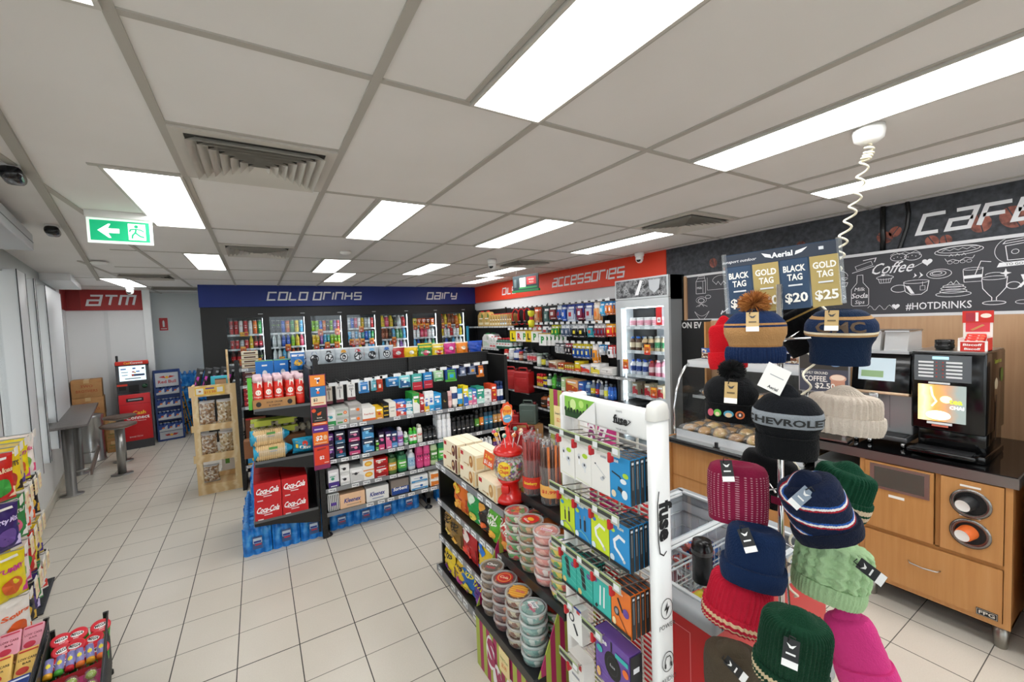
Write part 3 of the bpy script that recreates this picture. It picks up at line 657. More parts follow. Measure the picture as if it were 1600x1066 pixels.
        q = MB(); q.lathe([(w_*.36, 0), (w_*.36, h_*.14), (0, h_*.14)], M(cap, .4), 14, 1, .7, c=(0, w_*.3, 0)); parts.append(('cap', q))
    elif kind == 'jug':        # oil container with handle
        d = d or w_*.55
        g.prism([(-w_/2, 0), (w_/2, 0), (w_/2, h_*.72), (w_*.30, h_*.9), (-.0, h_*.93), (-w_*.2, h_*.93), (-w_/2, h_*.7)], 0, d, m)
        g.prism([(w_*.12, h_*.55), (w_*.36, h_*.55), (w_*.36, h_*.72), (w_*.12, h_*.84)], -.001, -.0005, M(c3, .5)); g.art(shift(front(0), 0, h_*.35), w_*.8, h_*.5, art)
        q = MB(); q.lathe([(w_*.14, h_*.92), (w_*.14, h_), (0, h_)], M(cap, .35), 14, c=(-w_*.1, d/2, 0)); parts.append(('cap', q))
    k = Kit(name, cat, desc, g, parts, w_); KC[key] = k; return k

class Fix:                      # a run of shelving: local x along it, y into it, front at y = 0
    def __init__(s, name, label, cat, org, rz, L, D, sc=1.):
        s.o = thing(name, label, cat, org, rz); s.org = Vector(org); s.rz = rz; s.L = L; s.D = D
        s.o.scale = (sc, sc, sc); s.Mx = Matrix.Translation(org) @ Matrix.Rotation(rz, 4, 'Z') @ Matrix.Scale(sc, 4)
    def w(s, x, y, z): return s.Mx @ Vector((x, y, z))
    def part(s, name, mb, label=None): return mb.build(name, s.o, label)
    def shelf(s, x0, x1, z, y0=0., y1=None, lip=.032, tick=7, seed=0, lipm=None):
        y1 = y1 if y1 is not None else s.D-.03
        g = MB(); g.box(x0, x1, y0+.004, y1, z-.02, z-.002, BLACK); sh = s.part('shelf', g)
        g = MB(); g.box(x0, x1, y0-.004, y0+.004, z-lip, z+.002, lipm or LIP); r = random.Random(seed+int(z*100)); n = int((x1-x0)/.1)
        for i in range(n):
            if r.random() < .8:
                cx = x0+(i+.5)*(x1-x0)/n+r.uniform(-.02, .02); g.box(cx-.03, cx+.03, y0-.0055, y0-.004, z-lip+.003, z, TICKET)
                g.box(cx-.022, cx+.005, y0-.006, y0-.0055, z-lip*.45, z-lip*.3, INK); g.box(cx+.008, cx+.024, y0-.006, y0-.0055, z-lip*.75, z-lip*.3, M('#9da1a6', .5))
        g.build('price_strip', sh)
        return sh
def spread(items, ax, fixed, z, where, rz, dirsign, front_off=0.):
    """items: (pxL, pxR, n, kind, h, desc, name, cat, params[, depth rows, stack])"""
    for it in items:
        pl, pr_, n, kind, h_, desc, name, cat, p = it[:9]; rows = it[9] if len(it) > 9 else 1; stack = it[10] if len(it) > 10 else 1
        f = solveX if ax == 'x' else solveY
        a = f(pl, fixed, z+h_*.4); b = f(pr_, fixed, z+h_*.4); wtot = abs(b-a); w_ = wtot/n*.97
        hang = kind == 'card' or p.get('hang')
        p2 = {k: v for k, v in p.items() if k not in ('hang', 'gap', 'jit')}
        k = mk(kind, w_, h_, name, cat, desc, **p2)
        dd = p.get('gap') or ((p.get('d') or (min(.09, w_) if kind == 'box' else w_*p.get('flat', 1.) if kind == 'bot' else w_*.28 if kind == 'bag' else .03))+.004)
        for i in range(n):
            c = a+(b-a)*(i+.5)/n
            for r_ in range(rows):
                for s_ in range(stack):
                    off = r_*dd
                    if ax == 'x': loc = (c, fixed+off, z+s_*(h_+.001))
                    else: loc = (fixed+off, c, z+s_*(h_+.001))
                    k.put(loc, rz+R.uniform(-.02, .02)*(p.get('jit', 1)), where)
def B(c, c2='#ffffff', c3='#d03030', **k): return dict(c=c, c2=c2, c3=c3, **k)

# ---------------------------------------------------------------- walk-in cooler along the back wall
DX = [-.46, .149, .784, 1.394, 2.008, 2.637, 3.249, 3.878]
YB = 8.2
CO = thing('drinks_cooler', 'black walk in drinks cooler with seven glass doors under the blue fascia', 'cooler', (0, YB, 0))
g = MB()
g.box(-.74, DX[0], 0, .06, 0, 2.175, BLACK); g.box(DX[7]+.02, 4.10, 0, .06, 0, 2.175, BLACK); g.box(DX[0], DX[7]+.02, 0, .06, 2.06, 2.175, BLACK); g.box(DX[0], DX[7]+.02, 0, .06, 0, .22, BLACK)
for x in (.46, 1.70, 2.94): g.box(x-.002, x+.002, -.002, 0, 2.06, 2.175, BLACK2)
g.box(-.74, -.70, .06, 1.9, 0, CEIL-.02, M('#dfe3e3', .5)); CO_s = g.build('surround', CO)
g = MB(); g.box(-.70, 4.10, .72, .74, 0, 2.3, M('#7d878b', .6)); g.box(-.7, 4.1, .06, .72, 2.12, 2.16, M('#ced3d4', .5)); g.box(-.7, 4.1, .06, .72, .15, .2, M('#ced3d4', .5)); g.build('interior_liner', CO)
LED = M('#f4fbff', .4, emit=7.0, name='cooler_led')
for i in range(7):
    x0, x1 = DX[i], DX[i+1]
    g = MB(); fw = .05
    g.box(x0, x0+fw, -.02, .03, .22, 2.06, BLACK); g.box(x1-fw, x1, -.02, .03, .22, 2.06, BLACK); g.box(x0+fw, x1-fw, -.02, .03, 2.00, 2.06, BLACK); g.box(x0+fw, x1-fw, -.02, .03, .22, .29, BLACK)
    g.box(x1-.11, x1-.04, -.026, -.02, 2.048, 2.058, M('#c9ccce', .4)); dr = g.build('glass_door', CO)
    g = MB(); g.box(x0+fw, x1-fw, 0, .008, .29, 2.00, GLASS); g.build('pane', dr)
    g = MB(); g.box(x1-.052, x1-.044, .035, .05, .3, 1.99, LED); g.build('door_light', dr)
    g = MB(); g.tube([(x0+.03, -.02, .9), (x0+.03, -.055, .92), (x0+.03, -.055, 1.3), (x0+.03, -.02, 1.32)], .008, M('#2a2b2d', .3)); g.build('handle', dr)
LEV = [1.72, 1.48, 1.24, .98]
for z in LEV:
    for i in range(7):
        zz = z+(.03 if i > 2 else 0)
        g = MB(); g.box(DX[i]+.03, DX[i+1]-.03, .08, .70, zz-.012, zz-.002, M('#4a5154', .4, .4)); g.box(DX[i]+.03, DX[i+1]-.03, .075, .08, zz-.028, zz+.004, M('#b9c4c8', .3))
        for q in range(4):
            cx = DX[i]+.09+.135*q; g.box(cx, cx+.07, .073, .075, zz-.026, zz, TICKET)
        g.build('cooler_shelf', CO)
cls = {'cola': ('#4a1a12', '#c8161d', '#c8161d'), 'red': ('#c8161d', '#b5121a', '#e9e9e9'), 'clear': ('#c6cfce', '#dfe6e6', '#d8dfe0'), 'orange': ('#e0601c', '#e8862a', '#f0f0f0'), 'green': ('#2d8a4a', '#3aa052', '#f0f0f0'),
 'dk': ('#1b1e20', '#23272a', '#9adf3c'), 'blue': ('#2456c0', '#2e6ad2', '#f2f2f2'), 'lb': ('#5bb4de', '#3c98cc', '#f2f2f2'), 'yel': ('#e8d02c', '#e0b81e', '#2b6a3a'), 'lime': ('#9bd032', '#7fbb22', '#1d2a16'), 'pink': ('#d8486a', '#e0607e', '#ffffff'),
 'wht': ('#e9ecec', '#f4f6f6', '#c02a34'), 'pur': ('#7a4aa0', '#8f5ab4', '#f0e8f4'), 'sil': ('#aab4b8', '#c6cdd0', '#2c58a8'), 'brn': ('#7a3b22', '#94492a', '#f0e2c8'), 'teal': ('#2a9aa0', '#2fb0b2', '#ffffff')}
rows7 = [
 (['red', 'red', 'wht', 'red', 'clear', 'orange', 'green'], ['dk', 'dk', 'blue', 'orange', 'green', 'yel', 'lb'], ['lime', 'lime', 'blue', 'orange', 'dk', 'lime', 'pur', 'red'], ['sil', 'blue', 'pink', 'wht', 'yel', 'sil', 'clear', 'red'], ['yel', 'pink', 'yel', 'dk', 'clear', 'red'], ['yel', 'orange', 'orange', 'brn', 'orange'], ['brn', 'yel', 'brn', 'brn', 'orange', 'yel']),
 (['red', 'red', 'sil', 'red', 'yel', 'cola', 'cola'], ['clear', 'clear', 'blue', 'blue', 'lime', 'yel', 'pink'], ['yel', 'yel', 'pur', 'lb', 'teal', 'lime', 'lime', 'lime'], ['lb', 'sil', 'lb', 'sil', 'teal', 'blue', 'lb', 'green'], ['brn', 'brn', 'dk', 'lb', 'green', 'green', 'lb'], ['wht', 'wht', 'pink', 'pink', 'wht', 'wht'], ['yel', 'wht', 'wht', 'red', 'wht', 'wht', 'yel']),
 (['cola', 'cola', 'cola', 'cola', 'cola', 'dk'], ['clear', 'clear', 'lb', 'clear', 'orange', 'brn', 'wht'], ['lime', 'pur', 'blue', 'red', 'dk', 'red', 'sil', 'lime'], ['dk', 'red', 'sil', 'yel', 'dk', 'wht', 'lb', 'lb'], ['lb', 'wht', 'orange', 'orange', 'wht', 'pur', 'wht'], ['lb', 'blue', 'dk', 'teal', 'wht', 'green'], ['dk', 'blue', 'dk', 'lb', 'wht', 'wht'])]
cn = {'cola': 'dark cola', 'red': 'red', 'clear': 'clear', 'orange': 'orange', 'green': 'green', 'dk': 'black', 'blue': 'blue', 'lb': 'light blue', 'yel': 'yellow', 'lime': 'lime green', 'pink': 'pink', 'wht': 'white', 'pur': 'purple', 'sil': 'silver', 'brn': 'brown', 'teal': 'teal'}
dn = ['first', 'second', 'third', 'fourth', 'fifth', 'sixth', 'seventh']
for ri, rw in enumerate(rows7):
    for i, lst in enumerate(rw):
        n = len(lst); x0, x1 = DX[i]+.075, DX[i+1]-.065; z = LEV[ri]+(.03 if i > 2 else 0); pitch = (x1-x0)/n
        for j, cc in enumerate(lst):
            a, b, c_ = cls[cc]
            if i in (2, 3): kind, st, hh, nm = 'bot', 'tallcan', .205 if ri == 0 else .19, 'drink_can'
            elif i == 0 and ri == 0: kind, st, hh, nm = 'bot', 'tallcan', .24, 'drink_can'
            elif i == 0 and ri == 1 and j < 4: kind, st, hh, nm = 'bot', 'tallcan', .15, 'drink_can'
            elif i in (5, 6) and ri == 1: kind, st, hh, nm = 'bot', 'milk', .19, 'milk_bottle'
            elif i == 5 and ri == 0: kind, st, hh, nm = 'pouch', '', .15, 'cheese_pack'
            elif i == 1 and ri == 0: kind, st, hh, nm = 'bot', 'tallcan', .225, 'drink_can'
            else: kind, st, hh, nm = 'bot', 'soda', .225, 'drink_bottle'
            w_ = min(.072, pitch*.88); capc = {'cola': '#c8161d', 'brn': '#e0601c', 'yel': '#e8d02c', 'lb': '#2456c0'}.get(cc, '#f0f0f0')
            dsc = '%s drink %s' % (cn[cc], 'can' if nm == 'drink_can' else 'bottle') if nm not in ('cheese_pack', 'milk_bottle') else ('%s milk bottle' if nm == 'milk_bottle' else '%s packet') % cn[cc]
            k = mk(kind, w_, hh, nm, nm.replace('_', ' '), dsc, c=a, c2=b, c3=c_, cap=capc, style=st or 'soda', **({'d': .03} if kind == 'pouch' else {}))
            for dep in range(2 if ri < 2 else 1):
                k.put((x0+(j+.5)*pitch, YB+.085+dep*(w_+.035), z), 0, 'on the %s shelf down, %s cooler door' % (['top', 'second', 'third'][ri], dn[i]))
# orange price tickets hanging on the cooler shelves
tk = MB(); tk.box(-.042, .042, 0, .003, -.12, 0, M('#e8782a', .5)); tk.art(shift(front(0), 0, -.06), .084, .12, [('r', 0, -.38, 1, .24, '#c8352c'), ('t', 0, .05, .42, '#5c2a1e', '2 for', 0, .02, .8), ('r', 0, .36, .7, .14, '#f6d24a'), ('t', 0, -.2, .24, '#ffffff', '$5', 0, .02)])
TK = Kit('price_ticket', 'price ticket', 'orange and red price ticket', tk); ty = MB(); ty.box(-.06, .06, 0, .003, -.07, 0, M('#f0b52c', .5)); ty.art(shift(front(0), 0, -.035), .12, .07, [('t', -.2, 0, .5, '#6b3a14', '2 for'), ('r', .25, 0, .4, .7, '#c8352c')])
TKY = Kit('price_ticket', 'price ticket', 'yellow price ticket', ty)
for i, ri, fr in [(0, 0, .45), (0, 1, .40), (0, 2, .35), (0, 2, .8), (1, 1, .5), (1, 2, .3), (1, 2, .75), (2, 0, .3), (2, 0, .85), (2, 1, .15), (2, 1, .5), (2, 1, .82), (2, 2, .3), (2, 2, .9), (3, 0, .5), (3, 1, .15), (3, 1, .33), (3, 1, .52), (3, 1, .85), (3, 2, .5), (4, 1, .5), (4, 2, .5), (5, 0, .15), (5, 0, .4), (5, 0, .63), (6, 0, .12), (6, 0, .4), (6, 0, .75)]:
    z = LEV[ri]+(.03 if i > 2 else 0); K = TKY if (i, ri) == (0, 0) else TK
    K.put((DX[i]+.05+fr*.52, YB+.066, z+(.07 if ri == 2 else .04)), 0, 'on the %s shelf down, %s cooler door' % (['top', 'second', 'third'][ri], dn[i]))
# ---------------------------------------------------------------- long black gondola in the middle
G1 = Fix('gondola_shelving', 'long black pegboard gondola with toiletries facing the camera', 'shelving', (.42, 3.80, 0), 0, 1.82, .53)
PEG = noisy('pegboard', ['#0d0d0d', '#191919'], 60, .5)
def pegmat():
    m, nt, b = nodemat('pegboard'); tc = N(nt, 'ShaderNodeTexCoord'); sp = N(nt, 'ShaderNodeSeparateXYZ'); nt.links.new(tc.outputs['Object'], sp.inputs[0])
    f = lambda s_: mathn(nt, 'SUBTRACT', mathn(nt, 'FRACT', mathn(nt, 'MULTIPLY', s_, 40.)), .5)
    fx = mathn(nt, 'MINIMUM', mathn(nt, 'ABSOLUTE', f(sp.outputs[0])), 1); fz = f(sp.outputs[2])
    r2 = mathn(nt, 'ADD', mathn(nt, 'MULTIPLY', fx, fx), mathn(nt, 'MULTIPLY', fz, fz)); h = mathn(nt, 'LESS_THAN', r2, .05)
    mx = N(nt, 'ShaderNodeMixRGB'); mx.inputs[1].default_value = rgb('#1d1d1e'); mx.inputs[2].default_value = rgb('#020202'); nt.links.new(h, mx.inputs[0]); nt.links.new(mx.outputs[0], b.inputs['Base Color']); b.inputs['Roughness'].default_value = .5
    bp = N(nt, 'ShaderNodeBump'); bp.inputs['Distance'].default_value = .003; nt.links.new(mathn(nt, 'SUBTRACT', 1, h), bp.inputs['Height']); nt.links.new(bp.outputs[0], b.inputs['Normal'])
    return m
PEG = pegmat()
g = MB(); g.box(0, 1.82, .40, .42, .05, 1.44, PEG); G1.part('back_panel', g)
g = MB(); g.box(0, 1.82, .395, .425, 1.425, 1.445, BLACK); G1.part('top_rail', g)
for x in (0, .90):
    g = MB(); g.box(x-.02, x+.02, .36, .40, 0, 1.44, BLACK); g.box(x-.02, x+.02, 0.02, .40, .05, .10, BLACK); G1.part('post', g)
    g = MB(); g.lathe([(.035, 0), (.035, .01), (.012, .02), (.012, .06)], BLACK, 16, c=(x+.005, .035, 0)); g.box(x-.015, x+.02, .02, .06, .04, .2, BLACK); G1.part('foot', g)
g = MB(); g.box(-.04, .0, -.01, .035, 0, 1.53, BLACK); 
for k in range(40): g.box(-.025, -.012, -.0112, -.0098, .06+.036*k, .074+.036*k, BLACK2)
G1.part('end_post', g)
g = MB(); g.box(1.80, 1.82, -.01, .53, .0, 1.42, BLACK); g.box(1.79, 1.825, -.012, .0, .0, 1.42, BLACK); G1.part('end_panel', g)
for z in (.94, .655, .41, .205): G1.shelf(0, 1.80, z, 0, .40, seed=3)
G1.shelf(0, 1.8, 1.36, .43, .72, seed=9)
LAB = lambda s: s+' of the long black gondola'
T = 'top shelf of black gondola'
Y0 = 3.815
w1 = 'on the top product shelf of black gondola'
spread([
 (509, 525, 1, 'box', .135, 'white carton with green top band', 'medicine_carton', 'carton', B('#f2f4ee', '#2f9a52', '#2aa8b8', d=.12, seed=1), 2),
 (525, 546, 1, 'box', .07, 'grey and green tablet box with orange sun', 'medicine_carton', 'carton', B('#c9ccc6', '#5a9a5c', '#e8682a', d=.12, art=[('r', 0, .3, 1, .3, '#b4b8b2'), ('e', .22, -.05, .014, .014, '#e8682a'), ('e', .22, -.05, .006, .006, '#ffe0a0'), ('r', -.2, -.2, .4, .2, '#5a9a5c')]), 2, 2),
 (546, 566, 1, 'box', .08, 'grey tablet box with orange dot', 'medicine_carton', 'carton', B('#b9b6b2', '#8d8a86', '#e8682a', d=.12, art=[('r', 0, .3, 1, .25, '#a5a29e'), ('e', .2, -.1, .014, .014, '#f07a2a'), ('r', -.2, 0, .4, .2, '#e9e7e2')]), 2, 2),
 (566, 587, 1, 'box', .115, 'white carton with orange base', 'medicine_carton', 'carton', B('#f4f2ec', '#e2703a', '#e2703a', d=.12, art=[('r', 0, -.42, 1, .16, '#e06a34'), ('t', 0, .02, .2, '#c8421e', 'herbal', 0, .01, .7)]), 2),
 (587, 599, 1, 'box', .10, 'yellow medicine box', 'medicine_carton', 'carton', B('#f2c21e', '#e0982a', '#c8421e', d=.1), 2),
 (599, 608, 1, 'box', .13, 'black box with yellow stripes', 'medicine_carton', 'carton', B('#15181c', '#f0c62a', '#f0c62a', d=.1, art=[('r', 0, z_, .8, .07, '#f0c62a') for z_ in (-.3, 0, .3)]), 2),
 (608, 619, 1, 'box', .135, 'plain cream carton', 'medicine_carton', 'carton', B('#f1ede0', '#d8d4c6', '#a33', d=.1, art=[('r', 0, .15, .7, .08, '#b8b4a8'), ('r', 0, -.1, .5, .06, '#b8b4a8')]), 2),
 (619, 635, 1, 'box', .068, 'blue and red tablet box', 'medicine_carton', 'carton', B('#2a6cc8', '#d84a38', '#ffffff', d=.11), 1, 2),
 (635, 645, 1, 'box', .065, 'teal tablet box', 'medicine_carton', 'carton', B('#2aa0b4', '#e8f4f4', '#e8f4f4', d=.11), 1, 2),
 (645, 656, 1, 'box', .19, 'tall green and white box', 'medicine_carton', 'carton', B('#2f9a3c', '#f2f4ee', '#d8e84a', d=.11), 2),
 (656, 663, 1, 'box', .17, 'narrow red box', 'medicine_carton', 'carton', B('#c01f2a', '#a0141e', '#f4e8e0', d=.1), 2),
 (663, 671, 1, 'box', .125, 'white and yellow small box', 'medicine_carton', 'carton', B('#f6f4ee', '#f0c23a', '#2a6cc8', d=.08), 1),
 (664, 678, 2, 'box', .19, 'white and sky blue tall pack', 'medicine_carton', 'carton', B('#f2f6f8', '#2aa0d8', '#2a6cc8', d=.05), 1),
 (678, 690, 1, 'box', .16, 'sky blue box', 'medicine_carton', 'carton', B('#2a9cd8', '#1c7ab4', '#ffffff', d=.08), 2),
 (691, 700, 1, 'box', .16, 'black box with gold moon', 'medicine_carton', 'carton', B('#101214', '#101214', '#d8b44a', d=.08, art=[('e', 0, 0, .013, .013, '#d8b44a'), ('e', .08, .03, .011, .011, '#101214')]), 2),
 (700, 707, 1, 'tubepack', .17, 'pink lotion tube', 'lotion_tube', 'tube', B('#eec4c2', '#d89a98', cap='#e8b4b2'), 1),
 (707, 716, 1, 'tubepack', .20, 'cream white lotion tube', 'lotion_tube', 'tube', B('#f4f0e8', '#27407a', cap='#f4f0e8'), 2),
 (716, 724, 1, 'tubepack', .18, 'blue and white sunscreen tube', 'lotion_tube', 'tube', B('#2a94d0', '#f2f4f4', cap='#e8b43a'), 1),
 (724, 732, 1, 'box', .20, 'tall yellow sunscreen pack', 'sunscreen_pack', 'carton', B('#f2dc1e', '#2a6cc8', '#ffffff', d=.04), 3),
 (732, 738, 1, 'box', .155, 'teal and pink striped box', 'toothpaste_box', 'carton', B('#5ac0c0', '#e88aa0', '#ffffff', d=.07), 2),
 (738, 745, 1, 'box', .155, 'purple and blue striped box', 'toothpaste_box', 'carton', B('#3a78c8', '#d86a9a', '#ffffff', d=.07), 2),
 (745, 757, 1, 'box', .17, 'green and white toothpaste box', 'toothpaste_box', 'carton', B('#2a9a80', '#bfe8de', '#ffffff', d=.07), 2),
 (757, 768, 1, 'box', .065, 'plain white small box', 'medicine_carton', 'carton', B('#f2f2f0', '#d8d8d8', '#b0b0b0', d=.08), 1, 2),
 (768, 776, 1, 'box', .18, 'red and orange adhesive box', 'glue_box', 'carton', B('#e04a28', '#b82a1e', '#f0c23a', d=.04), 4),
 (777, 787, 2, 'bot', .20, 'navy shaving foam can', 'shaving_foam', 'spray can', B('#1c3a78', '#f0f2f4', '#2a9cd8', cap='#16305e', style='spray'), 2),
], 'x', Y0, .94, w1, 0, 1)
w2 = 'on the second shelf of black gondola'
spread([
 (511, 523, 1, 'pouch', .11, 'purple sanitary pad pack', 'pad_pack', 'packet', B('#5a2a7a', '#2a1a40', '#c88ae0', d=.14, hang=0), 1, 2),
 (524, 541, 1, 'pouch', .115, 'dark navy pad pack', 'pad_pack', 'packet', B('#16233c', '#2f6a8c', '#d8486a', d=.14), 2, 2),
 (545, 564, 1, 'pouch', .115, 'navy and magenta pad pack', 'pad_pack', 'packet', B('#2c1a3c', '#c8487a', '#e88ab0', d=.14), 2, 2),
 (566, 586, 1, 'pouch', .12, 'navy and sky blue pad pack', 'pad_pack', 'packet', B('#16304e', '#4a9ad0', '#8ad0f0', d=.14), 2, 2),
 (587, 592, 1, 'box', .11, 'small black and green box', 'tampon_box', 'carton', B('#15201a', '#5aa84a', '#8ad05a'), 2),
 (592, 601, 1, 'box', .16, 'dark box with pink flower', 'tampon_box', 'carton', B('#2a1f3a', '#d8487a', '#e86aa0', d=.1), 2),
 (603, 612, 1, 'box', .155, 'purple and pink slim box', 'tampon_box', 'carton', B('#3a2a5c', '#e06a9a', '#f0a0c0', d=.1), 2),
 (612, 621, 1, 'box', .15, 'navy and light blue slim box', 'tampon_box', 'carton', B('#1e3a66', '#5a9ad0', '#d86a9a', d=.1), 2),
 (621, 631, 1, 'bot', .17, 'clear lavender baby lotion bottle', 'lotion_bottle', 'bottle', B('#d8cfe8', '#9a6ac0', cap='#f2eef6', style='shampoo', flat=.6), 2),
 (632, 639, 1, 'bot', .12, 'small white and green bottle', 'lotion_bottle', 'bottle', B('#dce8d8', '#3aa052', cap='#eef4ec', style='shampoo', flat=.7), 2),
 (640, 652, 2, 'bot', .15, 'bright green wash bottle', 'wash_bottle', 'bottle', B('#3aba3c', '#f2f4e8', cap='#7ad84a', style='shampoo', flat=.6), 2),
 (652, 661, 1, 'bot', .17, 'white wash bottle', 'wash_bottle', 'bottle', B('#f0eee6', '#e0dccf', cap='#dcd8cc', style='shampoo', flat=.6), 2),
 (662, 683, 3, 'bot', .12, 'black roll on deodorant', 'roll_on_deodorant', 'deodorant', B('#151719', '#3a3d42', '#8a8f94', cap='#101113', style='spray'), 3),
 (684, 706, 3, 'bot', .235, 'white spray deodorant with dark tick', 'spray_deodorant', 'spray can', B('#eef0f2', '#f4f6f8', '#2a4a7a', cap='#f6f8fa', style='spray'), 3),
 (707, 742, 5, 'bot', .18, 'black spray deodorant', 'spray_deodorant', 'spray can', B('#17181a', '#2a2c30', '#a89a7a', cap='#0e0f10', style='spray'), 2),
 (743, 750, 1, 'bot', .22, 'black and green spray deodorant', 'spray_deodorant', 'spray can', B('#15181a', '#5a9a3a', '#c8e03a', cap='#0e0f10', style='spray'), 2),
 (750, 757, 1, 'bot', .235, 'black and orange spray deodorant', 'spray_deodorant', 'spray can', B('#15181a', '#e8822a', '#f0c23a', cap='#0e0f10', style='spray'), 2),
 (757, 771, 2, 'bot', .235, 'dark blue spray deodorant', 'spray_deodorant', 'spray can', B('#1a3a4e', '#2a8ab0', '#d84a3a', cap='#0e0f10', style='spray'), 2),
 (771, 786, 2, 'bot', .24, 'grey and gold tall spray deodorant', 'spray_deodorant', 'spray can', B('#23282c', '#c8904a', '#d8d8d8', cap='#0e0f10', style='spray'), 2),
], 'x', Y0, .655, w2, 0, 1)
w3 = 'on the third shelf of black gondola'
spread([
 (513, 530, 1, 'box', .15, 'purple and green tissue pack', 'tissue_box', 'carton', B('#e8e6ea', '#4a2f88', '#3aa07a', d=.14, side=None), 1),
 (532, 547, 1, 'box', .09, 'white and black tissue carton', 'tissue_box', 'carton', B('#f0f0ee', '#d0d0ce', '#2a2c30', d=.14), 2, 2),
 (547, 569, 1, 'box', .13, 'wide white tissue carton', 'tissue_box', 'carton', B('#eeeeec', '#d0d0ce', '#2a2c30', d=.14), 2),
 (568, 585, 1, 'box', .095, 'white soap box with orange oval', 'soap_box', 'carton', B('#f4f2ee', '#f4f2ee', '#f0b02a', d=.12, art=[('e', 0, 0, .034, .022, '#f0a81e'), ('e', 0, 0, .022, .012, '#f8d060'), ('r', 0, .42, 1, .1, '#e88a2a')]), 1, 2),
 (585, 607, 1, 'box', .085, 'red laundry powder box', 'soap_box', 'carton', B('#c8201e', '#a01416', '#f4e8d8', d=.14), 2, 2),
 (607, 621, 1, 'bot', .18, 'amber and green hand wash bottle', 'soap_bottle', 'bottle', B('#5a7a3a', '#d8a84a', '#f2f2e8', cap='#2a5a3a', style='shampoo', flat=.6), 3),
 (622, 637, 1, 'bot', .19, 'green hand wash bottle', 'soap_bottle', 'bottle', B('#2a7a50', '#5ab84a', '#f2f2e8', cap='#1c5a3c', style='shampoo', flat=.6), 3),
 (638, 650, 1, 'bot', .19, 'clear pump soap bottle with blue liquid', 'pump_bottle', 'bottle', B('#d4dde4', '#9ac0dc', '#3a6ab0', cap='#f2f4f6', style='sauce', flat=.8), 2),
 (651, 662, 1, 'bot', .25, 'tall pink shampoo bottle', 'shampoo_bottle', 'bottle', B('#e0508c', '#d8407e', '#2a1a2c', cap='#d03a78', style='shampoo', flat=.55), 2),
 (662, 673, 1, 'bot', .255, 'tall bright pink conditioner bottle', 'shampoo_bottle', 'bottle', B('#e85a94', '#e04a88', '#2a1a2c', cap='#e04a88', style='shampoo', flat=.55), 2),
 (673, 685, 1, 'bot', .24, 'pale green shampoo bottle', 'shampoo_bottle', 'bottle', B('#c4d8a8', '#4a8a3c', '#f2f4e8', cap='#2a6a3c', style='shampoo', flat=.55), 2),
 (685, 698, 1, 'bot', .25, 'deep green shampoo bottle', 'shampoo_bottle', 'bottle', B('#1e8a5c', '#5ac04a', '#f2f4e8', cap='#127048', style='shampoo', flat=.55), 2),
 (712, 726, 1, 'box', .07, 'small red carton', 'carton', 'carton', B('#c8202a', '#a01420', '#f4f0e8', d=.1), 1, 2),
 (727, 741, 1, 'box', .08, 'blue and white carton', 'carton', 'carton', B('#2a5aa8', '#f0f2f4', '#d84a3a', d=.1), 1),
 (752, 770, 3, 'bot', .16, 'white lotion bottle', 'lotion_bottle', 'bottle', B('#eceef0', '#dfe2e6', '#3a6ab0', cap='#f6f8fa', style='shampoo', flat=.6), 2),
 (771, 784, 2, 'bot', .17, 'amber and purple bottle', 'lotion_bottle', 'bottle', B('#c8862a', '#5a2a7a', '#f2e8c8', cap='#3a1a4a', style='shampoo', flat=.6), 1),
], 'x', Y0, .41, w3, 0, 1)
w4 = 'on the bottom shelf of black gondola'
def bars(n, c): return [('r', -.5+(i+.5)/n, 0, .45/n, 1, c) for i in range(n)]
spread([
 (512, 531, 1, 'pouch', .15, 'black and white striped toilet roll pack', 'toilet_roll_pack', 'packet', B('#f2f2f0', d=.2, art=bars(6, '#17181a')+[('r', 0, -.1, .5, .2, '#5a3a9a')]), 1),
 (531, 571, 1, 'box', .125, 'long peach tissue box with blue script', 'tissue_box', 'tissue box', B('#f2c8a0', d=.12, art=[('t', 0, .02, .42, '#2a3a8c', 'Kleenex', .2, .03, .66), ('r', 0, -.3, .5, .06, '#b89a80'), ('e', .3, -.3, .008, .008, '#d89a5a')]), 1),
 (572, 608, 1, 'box', .125, 'long white tissue box with blue script', 'tissue_box', 'tissue box', B('#f2f2ee', d=.12, art=[('t', 0, .02, .42, '#2a3a8c', 'Kleenex', .2, .03, .66), ('r', 0, -.3, .5, .06, '#8a96b8')]), 1),
 (611, 640, 1, 'pouch', .145, 'blue and brown toilet paper pack', 'toilet_roll_pack', 'packet', B('#8a8078', d=.12, art=[('r', 0, -.25, 1.05, .5, '#1e4a9a'), ('t', 0, -.1, .32, '#ffffff', 'Sorbent', .2, .03, .85)]), 1),
 (642, 670, 1, 'pouch', .07, 'white and blue wipes pack', 'wipes_pack', 'packet', B('#eef2f4', '#4a9ad0', '#2a6cb0', d=.12), 1, 2),
 (672, 700, 1, 'pouch', .07, 'white and orange wipes pack', 'wipes_pack', 'packet', B('#f2ece0', '#e8822a', '#e8a04a', d=.12), 1, 2),
 (702, 740, 1, 'pouch', .11, 'pale napkin pack half hidden by the snack stand', 'napkin_pack', 'packet', B('#e8e4dc', '#c8b8a0', '#8a9ab0', d=.12), 1),
], 'x', Y0, .205, w4, 0, 1)
